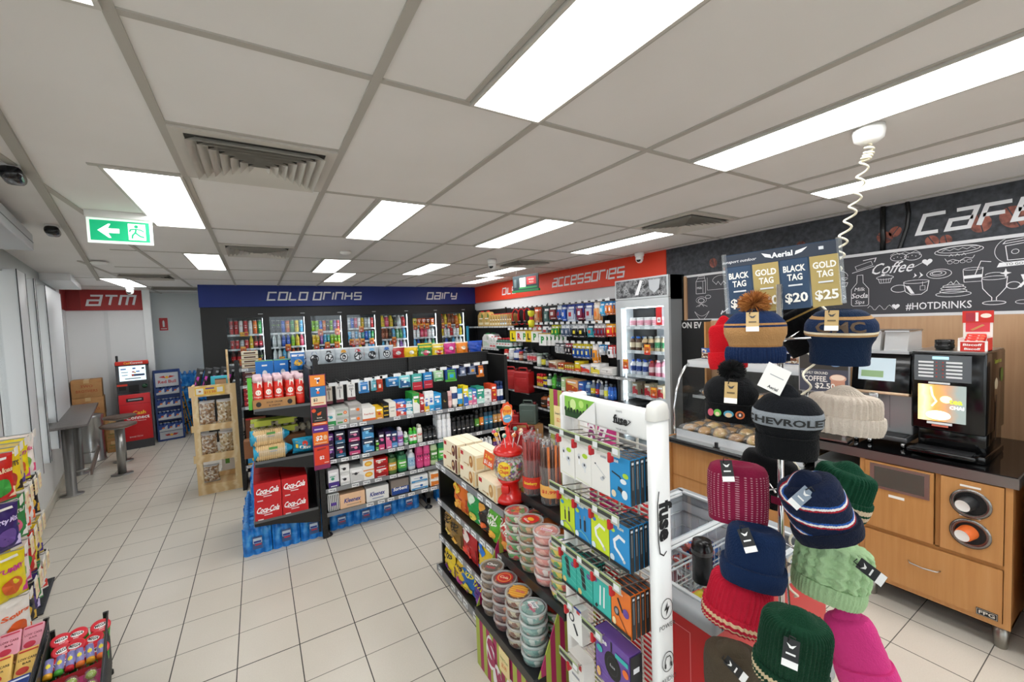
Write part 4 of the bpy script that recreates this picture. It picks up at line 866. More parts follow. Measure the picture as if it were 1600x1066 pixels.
# hanging row on peg hooks
hk = [(514, .165, .055, '#d4cbbb', 'beige file card', '#8a7a6c', '#6b2a34'), (531, .165, .06, '#e8e6e2', 'white tweezer card', '#b0b0b0', '#6b2a34'), (549, .16, .065, '#f0efec', 'white scissors card', '#c8c8c8', '#6b2a34'),
 (569, .115, .09, '#cfe3f2', 'pale blue earbud pack', '#3a8ad0', '#e8e8f0'), (585, .11, .05, '#bfe0e8', 'pale teal card', '#5ab0c0', '#f0f0f0'), (593, .13, .06, '#e8502c', 'red orange card', '#b83a1e', '#f4e0d0'),
 (614, .09, .12, '#2a8ac8', 'blue tissue pocket pack', '#1c6aa0', '#f0f4f6'), (633, .12, .11, '#8adbe0', 'aqua wet wipes pack', '#1e5a90', '#f2fafa'), (652, .16, .10, '#4ab0a8', 'teal and red tissue packs', '#c8203a', '#e8f4f4'), (669, .16, .09, '#1e86c8', 'blue and red tissue packs', '#c8203a', '#e8f4f4'),
 (686, .11, .10, '#b8e0b0', 'pale green wipes pack', '#4aa05a', '#f4f8f0'), (705, .14, .12, '#1e4a9a', 'blue and green sponge pack', '#5ab84a', '#2ab0e0'), (723, .10, .08, '#2a3a6a', 'navy razor card', '#8a96b0', '#e8e8f0'), (738, .10, .09, '#1e2c54', 'dark blue razor card', '#8a96b0', '#e8a02a'), (751, .14, .08, '#2a3050', 'navy and orange razor card', '#e8822a', '#f0f0f0')]
for i, (px, hh, ww, c, nm, c2, c3) in enumerate(hk):
    z = 1.262+i*.0045; yf = 3.98; x = solveX(px, yf, z-.08)
    g = MB(); lx = x-.42; yy = yf-3.80
    g.tube([(lx, .40, z), (lx, yy-.03, z), (lx, yy-.045, z+.012)], .0025, STEEL, 6); g.tube([(lx, .40, z+.03), (lx, yy-.05, z+.02)], .002, STEEL, 6); hkp = G1.part('peg_hook', g)
    g = MB(); g.box(lx-.005, lx+.065, yy-.055, yy-.052, z+.004, z+.034, TICKET); g.build('price_tag', hkp)
    cards = 3 if i not in (0,) else 2
    if i in (6, 7, 10): k = mk('pouch', ww, hh, 'hanging_wipes', 'packet', nm, c=c, c2=c2, c3=c3, d=.045); k.put((x, yf, z-hh-.005), 0, 'hanging on black gondola')
    elif i in (8, 9):
        k = mk('pouch', ww, hh, 'tissue_multipack', 'packet', nm, c=c, d=.06, art=[('r', 0, -.28, 1.1, .55, '#c01f34'), ('r', 0, .3, .8, .1, '#e8f4f4'), ('r', 0, .12, .8, .05, '#e8f4f4'), ('r', 0, -.3, .8, .04, '#e8a0a8')], c2=c2); k.put((x, yf, z-hh-.005), 0, 'hanging on black gondola')
    else:
        art = [('r', 0, -.42, 1, .16, c3 if i < 3 else c2), ('r', 0, .3, .7, .12, c2)]
        if i == 2: art += [('l', [(-.05, -.3), (.04, .05)], .003, '#2a2a2a'), ('l', [(.05, -.3), (-.04, .05)], .003, '#2a2a2a'), ('e', -.13, .12, .008, .010, '#2a2a2a'), ('e', .13, .12, .008, .010, '#2a2a2a'), ('e', -.13, .12, .005, .007, '#f0efec'), ('e', .13, .12, .005, .007, '#f0efec')]
        elif i < 2: art += [('l', [(0, -.25), (0, .2)], .006, '#4a4540')]
        k = mk('card', ww, hh, 'hanging_card', 'hanging pack', nm, c=c, c2=c2, c3=c3, d=.004 if i < 3 else .014, art=art)
        for q in range(cards): k.put((x, yf+.016*q, z+.006), 0, 'hanging on a peg hook of black gondola')
# chip bags along the back top shelf
chips = [(455, 478, 'blue and white corn chip bag with yellow word', '#2a7ac8', '#f0f2f4', '#f0c23a', 'TASTY', .19), (478, 517, None, None, None, None, None, None), (612, 634, 'dark red chip bag', '#b01e24', '#e8e4e0', '#c83a3a', None, .17), (632, 655, 'yellow and black chip bag', '#f0c81e', '#f2eee0', '#2a2018', None, .165), (655, 677, 'green chip bag', '#3a9a4a', '#f0d23a', '#e04a6a', 'Smiths', .19),
 (677, 696, 'yellow chip bag', '#f2d01e', '#f2e8c0', '#d8402c', 'Smiths', .18), (696, 715, 'magenta chip bag', '#d8388c', '#f2e0ea', '#f0b01e', None, .185), (715, 734, 'orange chip bag', '#f08a1e', '#f6e8d0', '#d84a1e', None, .18), (734, 756, 'blue corn chip bag with yellow triangle', '#1e4ab0', '#2a5ac8', '#f0c21e', None, .18)]
for i, (a, b, nm, c, c2, c3, tx, hh) in enumerate(chips):
    yf = 4.36
    if nm is None:
        for j, (pa, cc) in enumerate(((484, '#8a9ab0'), (507, '#2a2c30'), (530, '#c8902a'), (552, '#b8343a'), (574, '#7ab0d8'), (597, '#3a6ab0'))):
            x = solveX(pa+8, yf, 1.44); k = mk('bag', .155, .185, 'silver_chip_bag', 'chip bag', 'silver chip bag with round %s emblem' % ('grey', 'black', 'gold', 'red', 'sky blue', 'navy')[j], c='#b9c2c8', c2='#d8dee2', d=.07, rough=.25,
              art=[('e', 0, .02, .042, .042, '#22262c'), ('e', 0, .02, .034, .034, '#dfe3e6'), ('e', 0, .02, .02, .02, '#22262c'), ('e', 0, .02, .011, .011, '#eef0f2'), ('p', [(-.2, .25), (.2, .25), (.12, .4), (-.12, .4)], cc)], seed=j)
            k.put((x, yf, 1.39), R.uniform(-.1, .1), 'on top of black gondola')
        continue
    x0, x1 = solveX(a, yf, 1.44), solveX(b, yf, 1.44)
    art = [('p', [(-.5, -.1), (.5, .05), (.5, -.45), (-.5, -.45)], c3), ('e', 0, .12, .03, .02, c2)] if not tx else [('e', 0, -.05, .035, .03, c3), ('t', 0, -.12 if tx == 'TASTY' else .0, .2, '#f0c23a' if tx == 'TASTY' else '#ffffff', tx, .1, .03, .7), ('r', 0, .3, .9, .1, c2)]
    k = mk('bag', (x1-x0)*1.03, hh, 'chip_bag', 'chip bag', nm, c=c, c2=c2, c3=c3, d=.08, art=art, rough=.3, seed=i)
    k.put(((x0+x1)/2, yf, 1.38), R.uniform(-.06, .06), 'on top of black gondola'); 
# blue shrink wrapped water packs
WRAP = noisy('blue_shrink_wrap', ['#1668c4', '#2a8ce4', '#63bcf6'], 14, .14, 4, .5, dist=.006)
def waterpack(nx, ny, r, h, name='water_pack', desc='blue shrink wrapped pack of water bottles'):
    g = MB(); L, D = nx*2*r, ny*2*r
    def surf(side):
        def f(u, v):
            if side in 'fb':
                x = (u-.5)*L; k = abs(math.sin(PI*u*nx)); rr = r*(1-k)*.55; z = v*h*.80; sh = (max(0, v-.72)/.28)**2*r*.5
                y = (rr+sh+.002*lump(x, z)) if side == 'f' else D-rr-sh; return (x, y, z)
            y = (u)*D; k = abs(math.sin(PI*u*ny)); rr = r*(1-k)*.55; z = v*h*.80; sh = (max(0, v-.72)/.28)**2*r*.5
            return ((-L/2+rr+sh) if side == 'l' else L/2-rr-sh, y, z)
        return f
    for s_ in 'fb': g.grid(surf(s_), nx*8, 8, WRAP)
    for s_ in 'lr': g.grid(surf(s_), ny*8, 8, WRAP)
    g.grid(lambda u, v: ((u-.5)*(L-.5*r), v*(D-.5*r)+.25*r, h*.80+r*.28*abs(math.sin(PI*u*nx)*math.sin(PI*v*ny))), nx*6, ny*6, WRAP)
    g.art(shift(front(-.0015), 0, h*.36), L, h*.5, [('r', 0, 0, .34, .75, '#3a5a8c'), ('r', 0, .12, .3, .3, '#c9d8e8'), ('r', 0, .05, .26, .12, '#1e3c96'), ('r', .02, -.12, .22, .08, '#c8344a')])
    c = MB(); 
    for i in range(nx):
        for j in range(ny): c.lathe([(r*.8, h*.78), (r*.45, h*.9), (r*.33, h*.93), (r*.33, h*.985), (0, h*.985)], WRAP if 0 else M('#4a9ae4', .15), 10, c=(-L/2+r+i*2*r, r+j*2*r, 0))
    return Kit(name, 'water pack', desc, g, [('bottle_tops', c)])
WP3 = waterpack(3, 4, .033, .27)
for i in range(3):
    for j in range(3): WP3.put((-.09+.203*i, 3.845+.27*j, 0), R.uniform(-.02, .02), 'on the floor under the end shelves, %s row' % ['front', 'middle', 'rear'][j])
for j in range(2):
    for i in range(2): WP3.put((-.02+.21*i, 4.1+.28*j, .272), R.uniform(-.03, .03), 'stacked second layer under the end shelves, %s pair' % ['front', 'rear'][j])
WL = MB()
def wl_fn(side):
    pass
r_ = .033
for i in range(4):
    WL.lathe([(r_*.9, 0), (r_, .012), (r_, .14), (r_*.9, .175), (r_*.4, .20)], WRAP, 12, c=(0, 0, 0)) if 0 else None
WL = waterpack(3, 2, .034, .205)
g_seen = 0
for i, px in enumerate((535, 573, 607, 641, 700)):
    x = solveX(px, 3.86, .1); WL.put((x, 3.90, 0), R.uniform(-.03, .03), 'on the floor below the bottom shelf, number %s from the left' % ['one', 'two', 'three', 'four', 'five'][i]) if 0 else Kit.put(WL, (x, 3.895, 0), R.uniform(-.03, .03), label='blue water bottle pack on the floor under the bottom shelf, %s' % ['beside the left foot', 'below the peach tissue box', 'below the white tissue box', 'below the blue toilet paper pack', 'right of the middle foot'][i])
# ---- end shelves (brackets stick out to the left of the end post)
EN = Fix('end_shelving', 'black end bay with red cans, bread and cola boxes at the gondola end', 'shelving', (-.10, 3.80, 0), 0, .48, .9)
g = MB(); g.box(.455, .475, .035, .9, .05, 1.44, PEG); EN.part('back_panel', g)
for z, x0 in ((.28, 0.0), (.745, .03), (1.16, .05)):
    g = MB(); g.box(x0, .455, .0, .9, z-.018, z, M('#2a2b2c', .35, .3)); sh = EN.part('shelf', g)
    g = MB(); g.prism([(x0, z-.02), (x0, z-.035), (.15, z-.05), (.36, z-.10), (.455, z-.12), (.455, z-.01), (x0, z-.01)], -.012, -.002, BLACK); g.build('bracket', sh)
    g = MB(); g.box(x0-.004, x0+.004, 0, .9, z-.03, z+.006, LIP); g.box(x0, .455, -.013, -.010, z-.012, z+.008, M('#6a6c6e', .3, .6)); g.build('price_strip', sh)
def script_art(tx, sz=.5): return [('t', 0, .08, sz, '#ffffff', tx, .32, .03, .84), ('l', [(-.36, -.06), (-.2, -.13), (.05, -.1), (.3, .0)], .004, '#ffffff'), ('r', -.02, -.22, .3, .05, '#f2d8d8'), ('r', -.3, -.42, .2, .06, '#f2d8d8')]
for k in range(2):
    for i in range(2):
        for j in range(3):
            kk = mk('box', .186, .148, 'soft_drink_carton', 'carton', 'red soft drink carton with white script', c='#c8141c', art=script_art('Coca-Cola', .42), d=.27, top='#b01218')
            kk.put((.0+.19*i+.003*k, 3.79+.275*j, .281+.149*k), R.uniform(-.01, .01), ['in the lower layer', 'in the upper layer'][k]+[' at the front', ' in the middle', ' at the rear'][j]+[', left stack', ', right stack'][i])
# red snack tubes in a brown tray
tr = MB(); tr.box(-.15, .15, 0, .003, 0, .075, CARD); tr.box(-.15, .15, .18, .183, 0, .06, CARD); tr.box(-.15, -.147, 0, .18, 0, .07, CARD); tr.box(.147, .15, 0, .18, 0, .07, CARD); tr.box(-.15, .15, 0, .18, 0, .004, CARD)
tr.art(shift(front(0), 0, .037), .3, .075, [('t', 0, .14, .24, '#1d1a17', 'SOUR CREAM', 0, .015), ('t', 0, -.2, .24, '#1d1a17', '& ONION', 0, .015), ('e', -.36, 0, .018, .02, '#1d1a17'), ('e', .36, 0, .018, .02, '#1d1a17')])
o = tr.build('shelf_tray'); o.location = (.09, 3.80, 1.162); o.rotation_euler = (0, 0, math.radians(-8) * 0); tag(o, 'brown cardboard tray reading SOUR CREAM & ONION holding red snack tubes', 'tray')
for i in range(5):
    k = mk('bot', .066, .245, 'snack_tube', 'snack tube', 'red crisp tube with pink lid', c='#d8281e', c2='#e03a2a', c3='#f4efe6', cap='#e8c8d0', style='jar', tc='#f0b42a', art=[('e', 0, .25, .02, .022, '#f4efe6'), ('t', -.1, -.1, .14, '#f4efe6', 'Pringles', 0, .02, .8), ('r', .2, .9, .5, .5, '#f4efe6')])
    k.put((-.015+.07*i+(.012 if i > 2 else 0), 3.808, 1.168), 0, 'in the front row of the brown tray' if i < 3 else 'beside the brown tray, next to the end post')
for j in range(3):
    for i in range(5): mk('bot', .066, .245, 'snack_tube', 'snack tube', 'red crisp tube with pink lid', c='#d8281e', c2='#e03a2a', c3='#f4efe6', cap='#e8c8d0', style='jar', tc='#f0b42a').put((-.02+.07*i, 3.885+.08*j, 1.168), 0, 'in the rows behind the front crisp tubes')
g = MB(); g.box(-.03, .0, 0, .003, 0, .25, M('#5ab83a', .5)); o = g.build('shelf_divider'); o.location = (-.055, 3.81, 1.162); tag(o, 'lime green edge card at the left of the crisp tubes', 'card')
# bread and eggs
def loaf(c, bagc, name, desc, w_=.25):
    g = MB(); n = 14
    g.rbox(-w_/2, w_*.32, 0, .10, 0, .115, c, .02, 4)
    for i in range(n): x = -w_/2+.012+(w_*.8)*i/n; g.rbox(x, x+.010, -.002, .102, -.0005, .118, M('#e0c28e', .6), .003, 1)
    b = MB(); b.grid(lambda u, v: (w_*.30+u*w_*.26, .05+(.05*(1-u*.8))*math.cos(2*PI*v), .058+(.058*(1-u*.75))*math.sin(2*PI*v)+.004*lump(u*3, v*3)), 6, 14, bagc)
    b.grid(lambda u, v: (-w_*.54+u*w_*.14, .05+.055*math.cos(2*PI*v), .058+.061*math.sin(2*PI*v)+.002*lump(u*9, v*5)), 3, 14, bagc)
    f = MB(); f.grid(lambda u, v: (-w_*.42+u*w_*.8, .05+.056*math.cos(2*PI*v), .06+.063*math.sin(2*PI*v)+.002*lump(u*9, v*9)), 12, 16, FILM)
    f.art(shift(front(-.008), -.01, .06), w_*.8, .11, [('r', .05, .28, .3, .16, '#5a9a4a'), ('r', .05, .05, .25, .06, '#9aa0a4')])
    return Kit(name, 'bread', desc, g, [('bag_end', b), ('film', f)])
BAGB = M('#2a9ec4', .3)
L1 = loaf(M('#d6b07a', .7), BAGB, 'bread_loaf', 'sliced bread loaf in clear and teal bag')
L1.put((.06, 3.81, .75), .03, label='sliced loaf in a teal ended bag, lower of the two on the end shelf'); L1.put((.05, 3.82, .87), .12, label='sliced loaf in a teal ended bag, upper of the two on the end shelf')
k = mk('bag', .19, .125, 'bread_bag', 'bread', 'teal bread bag with red spot', c='#1f92b8', c2='#2aa8cc', d=.10, art=[('e', 0, .15, .022, .022, '#d8402c'), ('t', 0, -.08, .34, '#f2f0e6', 'One', 0, .03, .5), ('r', -.35, .1, .1, .4, '#e8c23a')]); k.put((.29, 3.82, .75), 0, 'on the end shelf beside the loaves')
k.put((.30, 3.95, .86), .1, label='second teal bread bag lying behind, above the other') if 0 else None
eg = MB(); PULP = M('#b9ae98', .9)
for i in range(3):
    for j in range(2): eg.lathe([(.018, 0), (.026, .025), (.028, .03), (.026, .04), (.016, .058), (0, .062)], PULP, 10, c=(-.055+.055*i, .03+.055*j, 0))
eg.rbox(-.088, .088, 0, .115, .028, .034, PULP, .003); et = MB(); et.box(-.085, .085, -.002, .117, .052, .066, M('#b4c23a', .6)); et.box(-.06, .06, -.003, -.002, .02, .066, M('#c8d04a', .6))
EGK = Kit('egg_carton', 'egg carton', 'grey egg carton with lime sleeve', eg, [('sleeve', et)])
for i in range(2):
    for q in range(2): EGK.put((.02+.18*i, 4.02, .955+.07*q) if 0 else (-.0+.17*i, 3.98, .90+.07*q), .05*i, ['in the lower', 'in the upper'][q]+' layer above the bread, '+['left', 'right']
[i]+' side')
EG2 = Kit('egg_carton', 'egg carton', 'plain grey egg carton', eg); EG2.put((.30, 4.0, .90), .1, 'right of the lime sleeved cartons')
g = MB(); g.box(-.2, .36, 0, .1, 0, .14, M('#8a5a3a', .8)); o = g.build('bread_crate'); o.location = (.02, 3.95, .75); o.scale = (.8, 1, 1); tag(o, 'brown crate of bread behind the loaves under the egg cartons', 'crate')
# blue cracker boxes behind the tubes
for i in range(2):
    k = mk('box', .145, .235, 'cracker_box', 'carton', 'bright blue box with white and green print', c='#1e7ad0', art=[('r', 0, -.2, 1, .03, '#8ad04a'), ('t', 0, -.38, .2, '#ffffff', '$5.50', 0, .02, .6), ('r', 0, .3, .3, .06, '#ffffff'), ('e', 0, -.02, .02, .03, '#e8eef2'), ('r', 0, .49, 1, .03, '#8ad04a')], d=.07)
    k.put((.045+.15*i, 4.55, 1.26), 0, ['left of the two above the crisp tubes', 'right of the two above the crisp tubes'][i])
for i in range(2):
    for q in range(4): mk('box', .085, .055, 'navy_carton', 'carton', 'navy snack box', c='#1c2f5c', c2='#1c2f5c', c3='#c8d4e8', d=.08).put((.285+.09*i, 4.55, 1.26+.056*q), 0, 'in the %s stack right of the blue cracker boxes' % ['left', 'right'][i])
g = MB(); g.box(-.04, .42, 0, .2, -.02, 0, BLACK); g.box(-.04, .42, -.004, 0, -.03, .002, LIP); g.build('shelf', EN.o).location = (.07, .74, 1.258)
# phone recharge card strip on the end post
t = thing('voucher_strip', 'tall hanging strip of phone recharge cards in orange, blue, black and red', 'card strip', (.405, 3.775, 0), 0)
g = MB(); g.box(-.062, .062, 0, .006, .60, 1.395, M('#8a2a5a', .4)); g.build('backing', t)
secs = [(1.30, 1.39, '#f0902a', [('t', 0, 0, .7, '#ffffff', 'T', 0, .04), ('e', .05, -.02, .01, .01, '#3a2a6a')]), (1.215, 1.295, '#2a7ab8', [('t', 0, .1, .6, '#ffffff', 'T', 0, .04), ('e', 0, -.1, .012, .012, '#e8622a')]), (1.14, 1.213, '#f2dcb8', [('t', -.2, .15, .45, '#2a2a2a', '$2', 0, .02), ('r', 0, -.25, .7, .1, '#d8622a')]),
 (1.0, 1.12, '#26221f', [('e', -.36, .32, .016, .016, '#e8562a'), ('p', [(-.15, .1), (.15, .22), (.1, .0), (-.12, -.05)], '#e8622a'), ('t', 0, -.2, .14, '#e8e0d8', 'boost', 0, .02), ('r', 0, -.38, .7, .03, '#b8b0a8')]), (.975, .998, '#f0702a', [('r', 0, 0, .8, .3, '#f8d8b8')]), (.915, .965, '#5a2a8a', [('r', -.1, 0, .6, .2, '#d8c8e8')]), (.81, .912, '#f07a1e', [('t', -.1, .05, .5, '#ffffff', '$2', .1, .03), ('e', .3, .05, .015, .02, '#f8c89a'), ('r', 0, -.36, .8, .06, '#f8d8b8')]), (.64, .79, '#e03e22', [('t', 0, -.1, .24, '#ffffff', '$2', 0, .03), ('r', .3, -.4, .3, .05, '#f8c8b8'), ('p', [(-.3, .3), (.3, .36), (.3, .44), (-.3, .4)], '#9a2a2a')])]
for z0, z1, c, a in secs:
    g = MB(); g.box(-.056, .056, -.003, .0, z0, z1, M(c, .35)); g.art(shift(front(-.003), 0, (z0+z1)/2), .112, z1-z0, a); g.build('card', t)
# ---- gondola behind (its left end shows beyond the end bay)
G2 = Fix('rear_gondola', 'second black gondola behind with cereal boxes and snack bars at its end', 'shelving', (-.19, 5.50, 0), 0, 2.4, .55)
g = MB(); g.box(0, 2.4, .50, .52, .05, 1.34, PEG); G2.part('back_panel', g)
for x in (-.02, 2.4):
    g = MB(); g.box(x-.02, x+.02, -.01, .03, 0, 1.46 if x < 0 else 1.34, BLACK); g.box(x-.02, x+.02, .0, .5, 0.02, .07, BLACK); 
    for k in range(36): g.box(x-.006, x+.006, -.0112, -.0098, .08+.036*k, .094+.036*k, BLACK2)
    G2.part('post', g)
for z in (.27, .55, .93, 1.17, 1.36): G2.shelf(0, 2.4 if z < 1.2 else .3, z, 0, .5, seed=5)
XS = -.165
mk('box', .2, .245, 'cereal_box', 'cereal box', 'brown cereal box with white title', c='#6e3a1c', d=.06, art=[('t', .05, .28, .17, '#f4f0e6', 'NUTRI', .1, .03, .6), ('t', .05, .12, .17, '#f4f0e6', 'GRAIN', .1, .03, .7), ('r', -.32, .46, .3, .07, '#c8202a'), ('e', 0, -.2, .05, .05, '#a8622c'), ('l', [(-.2, -.3), (0, -.1), (.2, -.3), (.1, -.1)], .006, '#e8d8b8'), ('r', 0, -.45, 1, .08, '#e8a02a')]).put((XS+.1, 5.51, .552), 0, 'behind the end bay, above the blue one')
mk('box', .2, .235, 'cereal_box', 'cereal box', 'blue cereal box with white title', c='#2a9ad4', d=.06, art=[('t', .05, .26, .17, '#f4f6f8', 'RICE', 0, .03, .5), ('t', .05, .10, .15, '#f4f6f8', 'BUBBLES', 0, .03, .8), ('r', -.32, .46, .3, .07, '#c8202a'), ('e', -.15, -.25, .03, .03, '#f0c23a'), ('e', .12, -.3, .035, .03, '#f0d8b0'), ('r', 0, -.46, 1, .06, '#e8b43a')]).put((XS+.1, 5.51, .272), 0, 'on the lower shelf left of the loaves')
for q in range(4): mk('box', .16, .045, 'nougat_box', 'carton', 'cream and brown biscuit box', c='#e6dcc4', art=[('r', 0, .1, .7, .35, '#5a3a24'), ('r', 0, -.4, 1, .2, '#a88a5c')], d=.12).put((XS+.085, 5.515, 1.362+.047*q-.19*0) if q < 2 else (XS+.085, 5.515, 1.362+.047*q), 0, 'in the topmost pile at the rear gondola end')
for q in range(3): mk('box', .17, .05, 'chocolate_box', 'carton', 'dark maroon chocolate box', c='#4a1c1e', c2='#6a2a2c', c3='#c8a05a', d=.12).put((XS+.09, 5.515, 1.172+.052*q), 0, 'in the pile on the rear gondola shelf')
for q in range(4): mk('box', .17, .05, 'bar_box', 'carton', 'red snack bar box', c='#c03034', c2='#8a1c22', c3='#f0c8a0', d=.12).put((XS+.09, 5.515, .932+.052*q), 0, 'in the pile above the brown cereal box')
# ---- plywood pallet shelf with nuts, left of the rear gondola
PLY = noisy('plywood', ['#e6c690', '#f2dab0', '#ead0a0', '#d8b27c'], 1.6, .55, 3, .15, kind='wave', stretch=(1, 1, 6))
PS = Fix('plywood_display', 'light plywood display shelf of bagged nuts standing before the far aisle', 'display stand', (-.64, 5.62, 0), 0, .42, .30)
g = MB()
g.box(0, .055, 0, .018, 0, 1.2, PLY); g.box(.345, .40, 0, .018, 0, 1.2, PLY)
for z0, z1 in ((0, .10), (.36, .44), (.70, .77), (1.08, 1.2)): g.box(-.02 if z0 else 0, .40, -.002, .018, z0, z1, PLY)
g.box(-.03, .0, -.001, .017, .11, .18, PLY) if 0 else None
G_ = PS.part('front_frame', g)
g = MB(); g.box(.0, .40, .28, .298, 0, .15, PLY); g.box(0, .03, .28, .298, 0, 1.15, PLY); g.box(.37, .4, .28, .298, 0, 1.15, PLY); PS.part('back_frame', g)
g = MB(); g.prism([(0, 0), (.3, 0), (.3, .28), (.26, .28), (.26, .40), (.3, .40), (.3, .62), (.26, .62), (.26, .74), (.3, .74), (.3, 1.05), (.22, 1.2), (0, 1.2)], .40, .418, PLY, 'x'); PS.part('side_panel', g)
g = MB(); g.prism([(0, 0), (.3, 0), (.3, 1.05), (.22, 1.2), (0, 1.2), (0, 1.1), (.25, 1.0), (.25, .1), (0, .1)], -.0, .016, PLY, 'x'); PS.part('side_panel', g)
for z in (.10, .40, .74, 1.13):
    g = MB(); g.box(.016, .40, .018, .28, z-.012, z, PLY); PS.part('shelf', g)
g = MB(); g.box(.035, .30, -.006, -.002, 1.095, 1.185, M('#f2c850', .5)); g.art(lambda a, b, off: (.168+a, -.006-off, 1.14+b), .265, .09, [('r', -.34, 0, .24, .7, '#f4efe0'), ('r', .34, .08, .2, .6, '#f4efe0'), ('t', 0, -.15, .42, '#e0662a', '$13.99', 0, .02), ('r', 0, .3, .3, .16, '#6a4a9a'), ('e', -.34, 0, .012, .01, '#b87a4a')]); PS.part('price_banner', g)
g = MB(); g.box(.33, .35, .05, .06, 1.13, 1.58, PLY); PS.part('upright_stick', g)
NUT = noisy('bagged_nuts', ['#9a7652', '#c8a680', '#f2ece0', '#a89080', '#e6dac8'], 55, .35, kind='vor', bump=.6); NUT2 = noisy('bagged_macadamia', ['#c8b48c', '#efe8d8', '#d8c09a', '#a08058'], 50, .3, kind='vor', bump=.6)
for lev, (z, hh) in enumerate(((.10, .20), (.40, .26), (.74, .28), (1.13, .06))):
    for i in range(2 if lev else 1):
        k = mk('bag', .15, hh, 'nut_bag', 'bag of nuts', 'clear bag of %s nuts' % ('mixed', 'pale')[i], c=NUT if i == 0 else NUT2, c2='#cfd2d4', d=.10, art=[('r', 0, .42, .9, .05, '#e8e8e8')], rough=.2, seed=lev)
        k.put(tuple(PS.w(.12+.16*i, .06, z)), 0, 'on the %s shelf of plywood display' % ['lowest', 'second lowest', 'upper', 'top'][lev])
k = mk('pouch', .17, .12, 'tub_pack', 'nut pack', 'turquoise edged nut tray', c='#3ab4c8', d=.02, art=[('r', .05, -.1, .7, .5, '#b8906a'), ('r', .05, .2, .7, .12, '#6a4a3a')]); k.put(tuple(PS.w(.25, .18, 1.13+.03)), 0, 'standing behind the banner of plywood display')
for i in range(5):
    k = mk('bag', .07, .24, 'dog_treat_pack', 'pouch', 'black and magenta striped pouch', c='#1c1d20', c2='#3a3c40', d=.03, art=[('p', [(-.4, -.5), (-.05, -.5), (.1, .1), (-.25, .1)], '#c83ab8'), ('r', .2, .3, .4, .1, '#8a8c90')]); k.put(tuple(PS.w(.02+.075*i, .24, 1.14)), 0, 'in the row behind the top of plywood display', rot=(0, .25, 0))
g = MB(); g.box(-.02, .26, 0, .004, 0, .6, M('#eceae6', .5)); g.art(lambda a, b, off: (.12+a, -off, .3+b), .28, .6, [('t', .1, .2, .3, '#2a2a2e', 'Go', 1.2, .01), ('r', -.3, -.1, .15, .5, '#5aa03a'), ('r', -.3, .2, .1, .2, '#3a8a4a')])
o = g.build('poster_board'); o.location = (-.42, 5.98, .12); o.rotation_euler = (math.radians(-6), 0, 0); tag(o, 'white poster board with green stripe seen through the plywood display', 'poster')
# water pallet behind the energy drink display
WPB = waterpack(4, 3, .035, .27, desc='blue water bottle pack')
for k_ in range(4):
    for i in range(3): WPB.put(lf(1.30+.285*i, 2.75, .275*k_), LA, label='blue water bottle pack in the big stack by the back wall, %s layer, %s column' % (['lowest', 'second', 'third', 'top'][k_], ['left', 'middle', 'right'][i]))
# ---------------------------------------------------------------- snack gondola facing the aisle
RZ = -PI/2
G3 = Fix('snack_gondola', 'low black snack gondola with biscuit boxes on top and chip bags below', 'shelving', (1.03, 2.78, 0), RZ, 1.03, .55)
g = MB(); g.box(0, .95, .40, .42, .05, .80, PEG); G3.part('back_panel', g)
for z, q in ((.80, .95), (.54, .95), (.28, .86)): G3.shelf(0, q, z, 0, .55 if z == .8 else .40, lip=.034, seed=11)
G3.shelf(-.02, .87, .055, -.02, .40, lip=.04, seed=12)
for x in (-.02, .95):
    g = MB(); g.box(x, x+.02, .02 if x < 0 else .14, .55, .03, .80, BLACK); G3.part('end_panel', g)
for x in (.0, .84):
    g = MB(); g.lathe([(.025, 0), (.025, .012), (.012, .02), (.012, .05)], BLACK, 14, c=(x, .01, 0)); G3.part('foot', g)
for k, (px0, px1, st, side_) in enumerate(((691, 714, 2, 1), (716, 743, 2, 1), (746, 774, 1, 1))):
    c2 = ['#6a3220', '#b87a3a', '#c8985a'][k]
    dsc = ['chocolate biscuit box with cream wrapper', 'almond biscuit box with cream wrapper', 'plain cream biscuit box with red badge'][k]
    for r_ in range(4):
        y0, y1 = solveY(px0, 1.045, .85), solveY(px1+3, 1.045, .85); w_ = .225
        kk = mk('box', w_, .098, 'biscuit_box', 'biscuit box', dsc, c='#f8ebcc', d=.058, art=[('r', -.36, .25, .18, .24, '#c8202a'), ('e', .22, .0, .026, .036, c2), ('e', .2, .06, .012, .014, '#e8c890'), ('r', .42, 0, .12, .9, c2 if k == 0 else '#e8c48c'), ('r', -.1, -.3, .3, .05, '#b88a5a'), ('e', .05, -.3, .01, .008, '#c89a5a')], side=[('r', 0, 0, .8, .7, '#e6c890')])
        for s_ in range(st if r_ < 2 else (2 if r_ < 3 else 1)):
            kk.put((1.045+.062*r_, (y0+y1)/2-(.012 if s_ else 0), .802+.0985*s_), RZ+R.uniform(-.03, .03), 'in the %s, %s stack on the snack gondola' % (['bottom layer', 'upper layer'][s_], ['far', 'middle', 'near'][k]))
